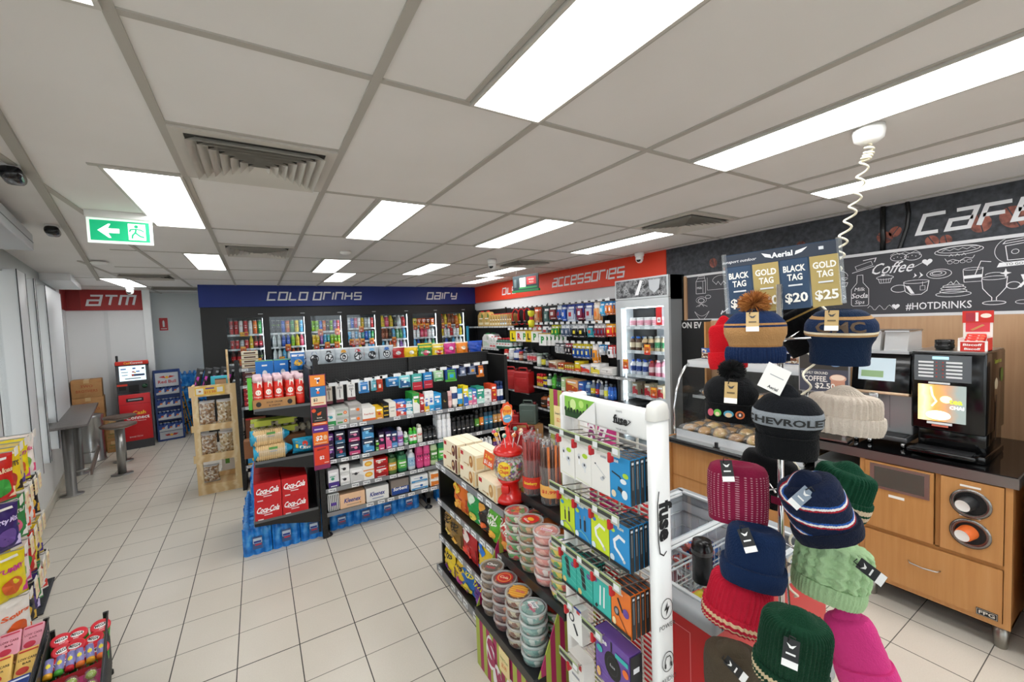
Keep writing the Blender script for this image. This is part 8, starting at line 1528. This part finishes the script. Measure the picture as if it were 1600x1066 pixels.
g.art(lambda a, b, off: (a, -.0535-off, .025+b), .1, .05, [('t', 0, .2, .34, '#f8f4f0', 'Biscoff', .1, .03, .7), ('t', 0, -.25, .3, '#f8f4f0', 'Biscoff', .1, .03, .6)]); g.art(lambda a, b, off: (a, .044-off, .182+b), .11, .06, [('r', -.25, 0, .3, .8, '#a82a3a'), ('r', -.02, 0, .1, .8, '#f0e8e4'), ('e', .28, .1, .02, .012, '#f0e0d0')]); g.art(lambda a, b, off: (a, .046-off, .13+b), .09, .06, [('p', [(-.3, -.3), (.2, .2), (.3, .1), (-.2, -.4)], '#c8905a')]); g.build('box', t)
for i in range(4): mk('pouch', .075, .03, 'biscuit_sachet', 'biscuit', 'red biscuit sachet', c='#d0301e', d=.016, art=[('t', -.1, 0, .7, '#f8f4f0', 'Biscoff', .1, .03, .6), ('e', .36, 0, .01, .007, '#d8a06a')]).put(tuple(TM.w(.232, .06+.02*i, .604+.012*i+.02)), RZ, 'standing in the biscuit display box')
# bean machine
SM = Fix('coffee_machine', 'silver and black bean to cup coffee machine with angled screen', 'coffee machine', (3.24, 1.15, .921), RZ, .29, .38)
SV = M('#b4b7b9', .32, .5); g = MB(); g.rbox(.0, .285, .1, .38, .07, .58, SV, .01); g.box(.175, .177, .098, .1, .1, .33, GREY); g.rbox(.0, .285, .0, .38, .04, .07, M('#5a5b5d', .35, .6), .006); g.box(.02, .27, .005, .1, .07, .074, M('#2a2b2d', .5)); g.box(0, .285, .02, .38, .57, .585, SV); SM.part('body', g)
for x, y in ((.03, .03), (.26, .03), (.1, .03)):
    g = MB(); g.lathe([(.013, 0), (.013, .04)], CHROME, 14, c=(x, y, 0)); SM.part('foot', g)
g = MB(); g.T = Matrix.Translation((0, .03, .33)) @ Matrix.Rotation(math.radians(-9), 4, 'X'); g.rbox(.0, .285, 0, .05, 0, .25, M('#101113', .12), .006); g.rbox(-.002, .287, -.012, .06, -.014, .004, M('#d8b898', .35, .4), .005); g.box(.035, .215, -.002, 0, .07, .21, M('#c4d4dc', .1, emit=.25)); g.box(.05, .16, -.003, -.002, .09, .13, M('#8aa87a', .3, emit=.2)); g.box(.02, .05, -.002, 0, .225, .24, RED); SM.part('screen_head', g)
g = MB(); g.rbox(.10, .15, -.0, .05, .27, .325, STEEL, .008); SM.part('spout', g)
for i in range(2):
    g = MB(); g.prism([(.05, .585), (.30, .585), (.30, .70), (.08, .70)], .03+.13*i, .14+.13*i, clear('hopper_%d' % i, (.62, .58, .52), .1, .1, .45), 'x'); g.box(.028+.13*i, .142+.13*i, .07, .31, .70, .708, STEEL); g.box(.04+.13*i, .13+.13*i, .08, .28, .587, .65 if i == 0 else .60, NUT); SM.part('bean_hopper', g)
t = thing('coffee_sign', 'small framed sign reading FRESHLY GROUND COFFEE $2 on the counter', 'sign', (3.17, 1.265, .925), RZ+.1)
g = MB(); g.box(-.14, .14, 0, .012, .30, .56, M('#a8aaac', .3, .6)); g.box(-.12, -.10, .0, .012, 0, .3, STEEL); g.box(.10, .12, 0, .012, 0, .3, STEEL); g.box(-.14, .14, -.05, .08, 0, .008, STEEL); g.build('stand', t)
g = MB(); g.box(-.133, .133, -.002, 0, .307, .553, M('#474a58', .4)); ms = lambda a, b, off: (a, -.002-off, .43+b); g.art(ms, .266, .246, [('r', 0, .3, 1, .4, '#3a3530'), ('e', .25, .3, .04, .028, '#8ab0d8'), ('e', .25, .3, .025, .016, '#e8e4dc'), ('t', -.18, .0, .1, '#e8e4dc', 'FRESHLY GROUND', 0, .02, .56), ('t', -.16, -.16, .2, '#f0ece4', 'COFFEE.', 0, .02, .5), ('e', .3, -.12, .045, .026, '#d8a890'), ('e', .3, -.1, .038, .018, '#f0d8c4'), ('r', .3, -.28, .28, .2, '#c89078'), ('t', .04, -.34, .2, '#f4f0e8', '$2.50', 0, .02)]); g.build('sign_face', t)
# ---------------------------------------------------------------- ice cream freezer
IF = Fix('ice_cream_freezer', 'red chest freezer with grey rim, sliding glass lids and wire baskets', 'freezer', (1.243, 1.9125, 1.78*(1-1.0625)), RZ, 1.03, .78, 1.0625)
FRD = M('#c4141c', .3, name='freezer_red'); GR_ = M('#a2a7aa', .4)
g = MB(); g.box(.34, 1.03, 0, .03, .107, .78, FRD); g.box(.34, 1.03, .75, .78, .107, .78, FRD); g.box(.34, .37, .03, .75, .107, .78, FRD); g.box(1.0, 1.03, .03, .75, .107, .78, FRD); g.box(.37, 1.0, .03, .75, .107, .12, FRD); IF.part('body', g)
g = MB(); 
for a in ((.32, 1.05, -.02, .045), (.32, 1.05, .735, .80)): g.rbox(*a, .765, .82, GR_, .018, 3)
for a in ((.32, .385, .0, .78), (.985, 1.05, .0, .78)): g.rbox(*a, .765, .82, GR_, .018, 3)
IF.part('rim', g)
g = MB(); g.rbox(.32, 1.055, -.03, .0, .24, .30, GR_, .02, 3); g.rbox(1.03, 1.06, -.02, .80, .24, .30, GR_, .02, 3); IF.part('bumper', g)
g = MB(); g.box(.37, 1.0, .03, .035, .3, .77, M('#e8ecee', .4)); g.box(.37, 1.0, .745, .75, .3, .77, M('#e8ecee', .4)); g.box(.37, .375, .03, .75, .3, .77, M('#e8ecee', .4)); g.box(.995, 1.0, .03, .75, .3, .77, M('#e8ecee', .4)); g.box(.37, 1.0, .03, .75, .3, .31, M('#e8ecee', .4)); IF.part('inner_liner', g)
for k_, (a, b_, z) in enumerate(((.37, .70, .822), (.66, .99, .812))):
    g = MB(); g.box(a, b_, .04, .74, z, z+.004, GLASS); 
    for q in ((a, a+.02, .04, .74), (b_-.02, b_, .04, .74), (a, b_, .04, .055), (a, b_, .725, .74)): g.box(*q, z-.003, z+.008, M('#d0d6d8', .4))
    g.tube([(a+.05, .1, z+.014), (a+.05, .68, z+.014)], .006, M('#e0e4e4', .4), 6); IF.part('sliding_lid', g)
WW = M('#eceff0', .35)
for bi in range(1, 3):
    for bj in range(2):
        x0, x1, y0, y1 = .065+.315*bi, .36+.315*bi, .045+.35*bj, .385+.35*bj; g = MB()
        for z in (.50, .57, .64, .72): g.tube([(x0, y0, z), (x1, y0, z), (x1, y1, z), (x0, y1, z)], .003 if z < .7 else .005, WW, 5, closed=True)
        for q in range(7):
            x = x0+(x1-x0)*q/6; y = y0+(y1-y0)*q/6
            for pp in ([(x, y0, .72), (x, y0, .50), (x, y1, .50), (x, y1, .72)], [(x0, y, .72), (x0, y, .50), (x1, y, .50), (x1, y, .72)]): g.tube(pp, .0022, WW, 4)
        IF.part('wire_basket', g)
        c, c2, nm = [('#2a5ab8', '#e8ecf4', 'blue and white ice cream pack'), ('#c8a030', '#b8302a', 'yellow banana ice pack'), ('#7a2a3a', '#e8b0a0', 'maroon ice cream pack'), ('#3a7ac8', '#d84a3a', 'blue ice cream pack with red print'), ('#b8502a', '#f0d8a0', 'orange brown ice cream pack'), ('#8ab0d8', '#e84a5a', 'pale blue ice block pack')][(bi*2+bj) % 6]
        if bi == 2 and bj == 0: c, c2, nm = '#e8cc2a', '#d8402a', 'yellow banana ice pack'
        k = mk('bag', .12, .15, 'ice_cream_pack', 'ice cream', nm, c=c, c2=c2, c3=c2, d=.045, rough=.25)
        for q in range(6): k.put(tuple(IF.w(x0+.07+.11*(q % 2), y0+.2+.02*(q//2), .53+.045*(q//2))), 0, 'in the freezer basket, %s row %s side' % (['far', 'middle', 'near'][bi], ['left', 'right'][bj]), rot=(-PI/2, 0, RZ+R.uniform(-.4, .4)))
g = MB(); hm = lambda a, b, off: (1.0305+off, .40+a, .56+b); g.box(1.03, 1.0302, .06, .72, .33, .75, FRD)
for s_ in (1, .72):
    pts = [(.105*s_*math.sin(t)**3, .095*s_*(13*math.cos(t)-5*math.cos(2*t)-2*math.cos(3*t)-math.cos(4*t))/16+.0) for t in [2*PI*i/40 for i in range(4, 38)]]
    g.layer += 1; g.stroke(pts, .018, M('#f4e8e4', .4), hm, .001)
IF.part('heart_emblem', g)
g = MB(); g.layer = 1; g.stroke([(.25, .35), (.95, .35), (.95, .72), (.25, .72)], .003, M('#e88a8a', .4), lambda a, b, off: (a, -.0-off, b), .001, True); g.art(lambda a, b, off: (.3+a, -off, .55+b), .2, .1, [('t', 0, 0, .8, '#f4e8e4', 'Streets', .3, .02)]); IF.part('side_print', g)
g = MB(); g.lathe([(.034, 0), (.036, .005), (.036, .10), (.038, .105), (.038, .135), (.033, .14), (.033, .155), (0, .157)], M('#0e0f10', .25), 24); g.lathe([(.0385, .11), (.0385, .125)], M('#5a5c5e', .3, .8), 24, cap=False); o = g.build('black_flask'); o.location = (1.38, .945, .772); tag(o, 'black cylindrical flask standing on the freezer lid behind the navy beanie', 'flask')
# ---------------------------------------------------------------- beanie stand
PB = at(1222, 700, 1.32); PX, PY = PB.x, PB.y
ST = thing('hat_stand', 'chrome revolving beanie stand with price board on top in the right foreground', 'hat stand', (PX, PY, 0))
g = MB(); g.tube([(-.012, 0, .02), (-.012, 0, 1.86)], .008, CHROME, 10); g.tube([(.014, .01, .02), (.014, .01, 1.86)], .008, CHROME, 10); g.build('pole', ST); g = MB(); g.lathe([(.24, 0), (.24, .012), (.03, .03), (.02, .05)], BLACK, 36); g.build('base', ST)
for z in (.55, .95, 1.18, 1.40, 1.63): g = MB(); g.box(-.03, .03, -.012, .02, z-.012, z+.012, CHROME); g.build('clamp', ST)
AD = Matrix.Translation((0, 0, 0))
tl_, tr_ = at(1136, 397, 1.28), at(1294, 380, 1.28)
ad_c = (at(1219, 435, 1.33)); g = MB(); wA, hA = (tr_-tl_).length*.98, .195
g.box(-wA/2, wA/2, 0, .003, -hA/2, hA/2, M('#27415c', .12, coat=1.)); ma = lambda a, b, off: (a, -off, b)
g.art(ma, wA, hA, [('r', 0, .39, 1, .20, '#2a3444'), ('t', .03, .39, .12, '#f2f4f6', 'Aerial', 0, .03), ('p', [(-.15, .45), (-.07, .41), (-.06, .35), (-.12, .38)], '#f2f4f6'), ('p', [(.25, .45), (.15, .41), (.14, .35), (.2, .38)], '#f2f4f6'), ('t', -.36, .38, .07, '#f2f4f6', 'sunsport outdoor', .3), ('r', .36, .4, .04, .05, '#d8dce0')]
 + [('r', -.375+.25*i, -.12, .235, .80, ('#24405e', '#b09a5c')[i % 2]) for i in range(4)] + [('t', -.375+.25*i, .13, .14, '#f6f4ec', ('BLACK', 'GOLD')[i % 2], 0, .03, .19) for i in range(4)] + [('t', -.375+.25*i, -.01, .14, '#f6f4ec', 'TAG', 0, .03, .13) for i in range(4)] + [('r', -.375+.25*i, -.14, .12, .025, '#d8dce0') for i in range(4)] + [('t', -.375+.25*i, -.34, .2, '#f6f4ec', '$'+p_, 0, .03) for i, p_ in enumerate(('15', '20', '20', '25'))])
o = g.build('price_board', ST); o.matrix_parent_inverse = Matrix.Identity(4); o.location = ad_c-Vector((PX, PY, 0)); fw = (Vector((0, 0, CAM_H))-ad_c); o.rotation_euler = (math.radians(-2), math.radians(-3.4), math.atan2(fw.x, -fw.y)+.04)
h = MB(); h.box(-wA/2-.008, -wA/2+.006, -.006, .008, -hA/2, hA/2+.004, PLASTIC); h.box(wA/2-.006, wA/2+.008, -.006, .008, -hA/2, hA/2+.004, PLASTIC); h.build('acrylic_edge', o)
def knit(name, c, sc=300):
    m, nt, b = nodemat(name); b.inputs['Base Color'].default_value = rgb(c); b.inputs['Roughness'].default_value = .95; b.inputs['Specular IOR Level'].default_value = .15; b.inputs['Sheen Weight'].default_value = .06
    tc = N(nt, 'ShaderNodeTexCoord'); wv = N(nt, 'ShaderNodeTexVoronoi'); wv.inputs['Scale'].default_value = sc; mp_ = N(nt, 'ShaderNodeMapping'); mp_.inputs['Scale'].default_value = (1, 1, .6); nt.links.new(tc.outputs['Object'], mp_.inputs[0]); nt.links.new(mp_.outputs[0], wv.inputs['Vector'])
    bp = N(nt, 'ShaderNodeBump'); bp.inputs['Strength'].default_value = .7; bp.inputs['Distance'].default_value = .002; nt.links.new(wv.outputs['Distance'], bp.inputs['Height']); nt.links.new(bp.outputs[0], b.inputs['Normal']); return m
KM = {}
def kn(c):
    if c not in KM: KM[c] = knit('knit_'+c[1:], c)
    return KM[c]
def beanie(label, px, py, dep, w_, h_, bands, cuffc, cuffh=.26, ribs=0, tilt=0., lean=0., cuffb=None, dome=.0, tag_c=None, tagpos=(0, .0, 0), tag_ang=0., pom=None, text=None, flare=1.0, cable=0, dots=None, depth=.62, taper=.0, slant=0.):
    c = at(px, py, dep); t = thing('beanie', label, 'beanie', tuple(c))
    yaw = math.atan2(c.x, c.y)*-1
    t.rotation_euler = (lean, tilt, yaw); NU, NV = (192 if ribs or cable or slant else 96), (110 if slant else 70 if cable else 26)
    def prof(v):     # v 0 bottom .. 1 crown edge
        if taper < 0:
            s_ = min(1, max(0, (v-.30)/.3)); s_ = s_*s_*(3-2*s_); q = 1+taper+(.06-taper)*s_
            return q*(1 if v < .66 else (1-.62*((v-.66)/.34)**2.4))
        return (1-taper*v)*(1+.05*math.sin(PI*v)) if v < .86 else (1-taper*v)*(1-.42*((v-.86)/.14)**2.2)
    def P_(u, v, off=0.):
        a = 2*PI*u; r = prof(v); ca, sa = math.cos(a), math.sin(a); e = .8
        x = w_/2*r*math.copysign(abs(ca)**e, ca); y = -w_/2*depth*r*math.copysign(abs(sa)**e, sa); z = -h_/2+h_*(v if v < .86 else .86+.14*math.sin((v-.86)/.14*PI/2))
        dd = off
        if ribs > 0 or (ribs < 0 and v < .3): dd += .0026*math.cos(ribs*a)*(1 if v < .98 else .3)
        if cable and .34 < v < .97: dd += .012*abs(math.sin(cable*a/2+.5*math.sin(v*34)*(1 if math.floor(cable*a/2/PI) % 2 else -1)))
        if cable and v <= .34: dd += .0014*math.cos(48*a)
        dd += .0008*lump(x*9, z*9); nx, ny = x/(w_/2)**2, y/(w_*depth/2)**2; nl = math.hypot(nx, ny) or 1
        return (x+nx/nl*dd, y+ny/nl*dd, z)
    def mf(u, v):
        v = v+slant*math.sin(2*PI*u+.8)
        for z0, z1, cc in bands:
            if z0 <= v < z1: return kn(cc)
        return kn(bands[-1][2])
    g = MB(); g.grid(lambda u, v: P_(u, v), NU, NV, None, True, mf)
    r0 = [P_(u/NU, 1.) for u in range(NU+1)]; g.grid(lambda u, v: (P_(u, 1)[0]*(1-v), P_(u, 1)[1]*(1-v), P_(u, 1)[2]+(.010 if dome else -.006)*math.sin(v*PI/2)*(3*dome if dome else 1.5)), NU, 6, None, True, lambda u, v: mf(u, .999))
    if dots: g.art(lambda a, b, off: P_(.25-a, b+.5, .001), 1, 1, [('e', -.24+.03*i, -.4+.04*j, .006, .009, dots) for i in range(17) for j in range(20)])
    if text:
        tx, tc_, z_, sz, fit = text; e0 = w_/2*.9*.95
        def uf(a): b_ = min(abs(a), e0); return .25-math.copysign(math.asin((b_/(w_/2*.95))**1.25)/(2*PI)+max(0, abs(a)-e0)/(w_*depth)*.22, a)
        g.art(lambda a, b, off: P_(uf(a), z_+b/h_, .0014+off), w_, h_, [('t', 0, 0, sz, tc_, tx, 0, .03, fit)])
    g.build('crown', t)
    if cuffc:
        q = MB(); cb = cuffb or []
        def C_(u, v): p = P_(u, v*cuffh*1.0, .007+.003*math.sin(PI*v)); s = flare; z = p[2]+.0; return (p[0]*s, p[1]*s, z)
        def cm(u, v):
            for z0, z1, cc in cb:
                if z0 <= v < z1: return kn(cc)
            return kn(cuffc)
        q.grid(C_, NU, 8, None, True, cm); q.grid(lambda u, v: tuple(Vector(C_(u, 1)).lerp(Vector(P_(u, cuffh)), v)), NU, 1, None, True, lambda u, v: cm(u, .99)); q.build('cuff', t)
    if tag_c:
        q = MB(); c1, c2_ = tag_c; q.T = Matrix.Translation(tagpos) @ Matrix.Rotation(tag_ang, 4, 'Y') @ Matrix.Rotation(-.5, 4, 'X') @ Matrix.Scale(1.25, 4); q.box(-.013, .013, 0, .001, -.05, .0, M(c1, .5)); q.box(-.013, .013, -.0005, 0, -.05, -.038, M(c2_, .5)); q.art(lambda a, b, off: (a, -.0005-off, b-.02), .026, .04, [('p', [(-.3, .3), (0, .2), (.3, .3), (.1, .1), (-.1, .1)], c2_ if c1 != '#b89a62' else '#2a2a2a'), ('r', 0, -.15, .6, .08, c2_ if c1 != '#b89a62' else '#5a4a2a')]); q.tube([(-.006, -.001, -.006), (-.004, -.003, .006), (.006, -.003, .004)], .0012, BLACK, 6); q.build('hang_tag', t)
    if pom:
        q = MB(); rr = random.Random(3); pc, pr_ = pom
        for i in range(1100):
            a, b_ = rr.uniform(0, 2*PI), math.acos(rr.uniform(-.75, 1)); d = Vector((math.sin(b_)*math.cos(a), math.sin(b_)*math.sin(a), math.cos(b_))); L = pr_*rr.uniform(.85, 1.08); o_ = Vector((0, 0, h_/2+pr_*.55)); s_ = d.orthogonal().normalized()*.0013; s2 = d.cross(s_)
            e_ = o_+Vector((d.x*L*1.05, d.y*L, d.z*L*.9)); q.add([tuple(o_+s_), tuple(o_-s_), tuple(o_+s2), tuple(e_+s_*.6), tuple(e_-s_*.6), tuple(e_+s2*.6)], [(0, 1, 4, 3), (1, 2, 5, 4), (2, 0, 3, 5), (3, 4, 5)], M(pc[i % len(pc)], .9))
        q.build('pom_pom', t)
    a_ = MB(); loc = Vector((PX, PY, c.z+.0))-c; a_.tube([tuple(Matrix.Rotation(-yaw, 3, 'Z') @ loc), (0, 0, 0), (0, 0, h_*.4)], .0032, CHROME, 6); a_.build('display_arm', t)
    return t
NV_ = '#1a2c50'; DK = '#131416'; G_RN = '#1c4a34'
beanie('navy and tan beanie with a rust coloured pom pom and gold tag, top left of the stand', 1179, 526, 1.28, .16, .155, [(0, .3, NV_), (.3, .34, '#a87a4a'), (.34, .36, NV_), (.36, .7, '#b08556'), (.7, .74, NV_), (.74, .77, '#b08556'), (.77, 1.1, NV_)], NV_, .30, ribs=-44, tag_c=('#b89a62', '#f0eee8'), tagpos=(-.005, -.075, .075), pom=(['#b8783a', '#cc8e4a', '#9a5c28'], .044), dome=1, taper=-.12)
beanie('plain bright red beanie behind the navy and tan one', 1135, 541, 1.42, .10, .15, [(0, 1.1, '#c01420')], '#cc1824', .38, tilt=-.08, depth=.5, dome=1)
beanie('navy and gold striped beanie with large brown letters, top right of the stand', 1312, 526, 1.27, .17, .165, [(0, .55, '#14243c'), (.55, .585, '#b08a5c'), (.585, .62, '#e8dcc0'), (.62, .83, '#1c2c4a'), (.83, .855, '#d8c49c'), (.855, .88, '#b08a5c'), (.88, 1.1, '#16263e')], None, .0, tilt=.03, tag_c=('#b89a62', '#f0eee8'), tagpos=(-.02, -.075, .09), text=('GMC', '#5a4632', .72, .26, .62), flare=1., lean=.12, depth=.6, taper=-.12)
beanie('black beanie with pom pom and a row of round coloured badges on the cuff', 1141, 622, 1.25, .138, .13, [(0, 1.1, DK)], '#101113', .42, tilt=.05, tag_c=('#b89a62', '#f0eee8'), tagpos=(.0, -.065, .062), pom=(['#0c0c0d', '#17181a'], .036), dome=1, lean=.05, taper=-.16)
bt = [o_ for o_ in bpy.data.objects if o_.name.startswith('beanie')][-1]
g = MB(); mb = lambda a, b, off: (a, -.0545-.004-off+.9*a*a*2.4, b)
g.art(mb, 1, 1, [('e', -.05, -.035, .0075, .011, '#c8566a'), ('e', -.032, -.034, .010, .011, '#6aba4a'), ('e', -.003, -.034, .013, .010, '#4aa0c0'), ('e', -.003, -.037, .009, .007, '#e8c8a0'), ('e', .026, -.034, .012, .012, '#d8682a'), ('e', .026, -.034, .008, .008, '#4a2a24'), ('e', .026, -.034, .003, .004, '#f0e8e0'), ('e', -.032, -.037, .006, .006, '#e8d0a8')]); g.build('badges', bt)
beanie('black beanie with grey lettered band, centre of the stand', 1229, 664, 1.12, .155, .165, [(0, .52, '#0f1114'), (.52, .76, '#8b9197'), (.76, 1.1, '#14161a')], '#0c0e10', .36, tilt=.03, text=('CHEVROLET', '#101214', .64, .15, 1.12), dome=1, lean=.1, taper=-.18)
beanie('cream ribbed beanie right of the grey banded black one', 1318, 645, 1.33, .18, .118, [(0, 1.1, '#cabdae')], '#d0c4b6', .45, ribs=36, dome=1, tilt=.04)
beanie('maroon speckled beanie with black tag, left side of the stand', 1152, 768, 1.32, .165, .178, [(0, 1.1, '#8c1f42')], None, .0, dots='#c88a9a', tag_c=('#17181a', '#f4f4f2'), tagpos=(-.03, -.06, .115), tag_ang=-.15)
beanie('dark green ribbed beanie with cream stripes behind the striped one', 1314, 765, 1.42, .16, .15, [(0, 1.1, '#14442f')], '#14442f', .42, ribs=40, cuffb=[(.15, .35, '#d8c4a8'), (.55, .75, '#d8c4a8')], tilt=.28, dome=1)
beanie('navy beanie with red, white and blue diagonal stripes and grey tags', 1276, 792, 1.16, .148, .17, [(-1, .22, '#16203a'), (.22, .25, '#a81c2c'), (.25, .29, '#eceae6'), (.29, .325, '#2a5aa8'), (.325, .5, '#16203a'), (.5, .53, '#a81c2c'), (.53, .57, '#eceae6'), (.57, .605, '#2a5aa8'), (.605, .80, '#16203a'), (.80, .83, '#a81c2c'), (.83, .87, '#eceae6'), (.87, .905, '#2a5aa8'), (.905, 2, '#18223c')], '#12192c', .22, tilt=-.35, dome=1, lean=.25, tag_c=('#8a98a8', '#f0f0ee'), tagpos=(.01, -.05, .085), tag_ang=1.2, depth=.75, slant=.24)
beanie('plain navy beanie with deep cuff and black tag, below the maroon one', 1178, 866, 1.24, .148, .165, [(0, 1.1, '#14284a')], '#14284a', .34, tag_c=('#17181a', '#f4f4f2'), tagpos=(-.035, -.055, .095), tag_ang=-.5, tilt=.08, flare=1.03)
beanie('coral red ribbed beanie with cream stripes below the plain navy one', 1153, 937, 1.30, .165, .155, [(0, 1.1, '#c8203a')], '#c8243c', .32, ribs=40, cuffb=[(.1, .3, '#e8c8a0'), (.5, .7, '#e8c8a0')], tilt=.2, dome=1, lean=.1)
beanie('pale mint cable knit beanie with long black tag', 1298, 888, 1.22, .158, .165, [(0, 1.1, '#a8c898')], '#a8c898', .32, ribs=0, cable=16, tilt=.14, dome=1, tag_c=('#17181a', '#f4f4f2'), tagpos=(.05, -.06, .075), tag_ang=-1.3)
beanie('large dark green ribbed beanie with a black wing tag at the bottom', 1239, 1015, 1.06, .145, .21, [(0, 1.1, '#143c28')], '#143c28', .25, ribs=46, cuffb=[(.1, .3, '#d8c4a0'), (.5, .7, '#d8c4a0')], tag_c=('#17181a', '#f4f4f2'), tagpos=(-.01, -.065, .10), dome=1, lean=.22, tilt=.1)
beanie('hot pink beanie hanging lowest on the right', 1341, 1018, 1.20, .13, .21, [(0, 1.1, '#d03a80')], '#d03a80', .35, tilt=-.28, dome=1, lean=.1, tag_c=('#17181a', '#f4f4f2'), tagpos=(-.06, -.04, .11), tag_ang=.9, taper=.1)
beanie('brown woven beanie with black tag at the bottom left', 1146, 1052, 1.25, .155, .17, [(0, 1.1, '#4e4436')], None, .0, tag_c=('#17181a', '#f4f4f2'), tagpos=(-.02, -.055, .10), tag_ang=-1.2, dome=1, lean=.15)
beanie('black beanie hidden behind the maroon and grey banded ones', 1195, 745, 1.5, .17, .17, [(0, 1.1, '#0e0f11')], '#0c0d0f', .3, tilt=.3, dome=1)
beanie('black beanie with thin gold edge behind the top right one', 1255, 515, 1.45, .15, .15, [(0, .8, '#0e0f11'), (.8, .83, '#a8884a'), (.83, 1.1, '#0e0f11')], None, 0, tilt=-.5, dome=1)
g = MB(); g.box(-.03, .03, 0, .0006, -.035, .035, PAPER); g.art(front(0), .06, .07, [('r', .05, .1, .6, .03, '#9a9ca0'), ('t', .1, -.35, .16, '#2a2a2c', 'Aerial', 0, .02)]); o = g.build('paper_tag'); o.location = at(1210, 592, 1.10); o.rotation_euler = (-.2, .5, -.8); tag(o, 'white paper tag sticking up above the grey banded black beanie', 'tag')

# ---------------------------------------------------------------- tidy labels: word limit, groups for look-alikes
from collections import defaultdict
bylab = defaultdict(list)
for o in bpy.data.objects:
    if o.parent is None and 'label' in o:
        w_ = o['label'].split()
        if len(w_) > 16: o['label'] = ' '.join(x for x in w_ if x not in ('the', 'a', 'of'))
        w_ = o['label'].split()
        if len(w_) > 16: o['label'] = ' '.join(w_[:16])
        bylab[o['label']].append(o)
for lab, obs in bylab.items():
    if len(obs) > 1:
        for o in obs:
            if 'group' not in o: o['group'] = 'matching: '+lab
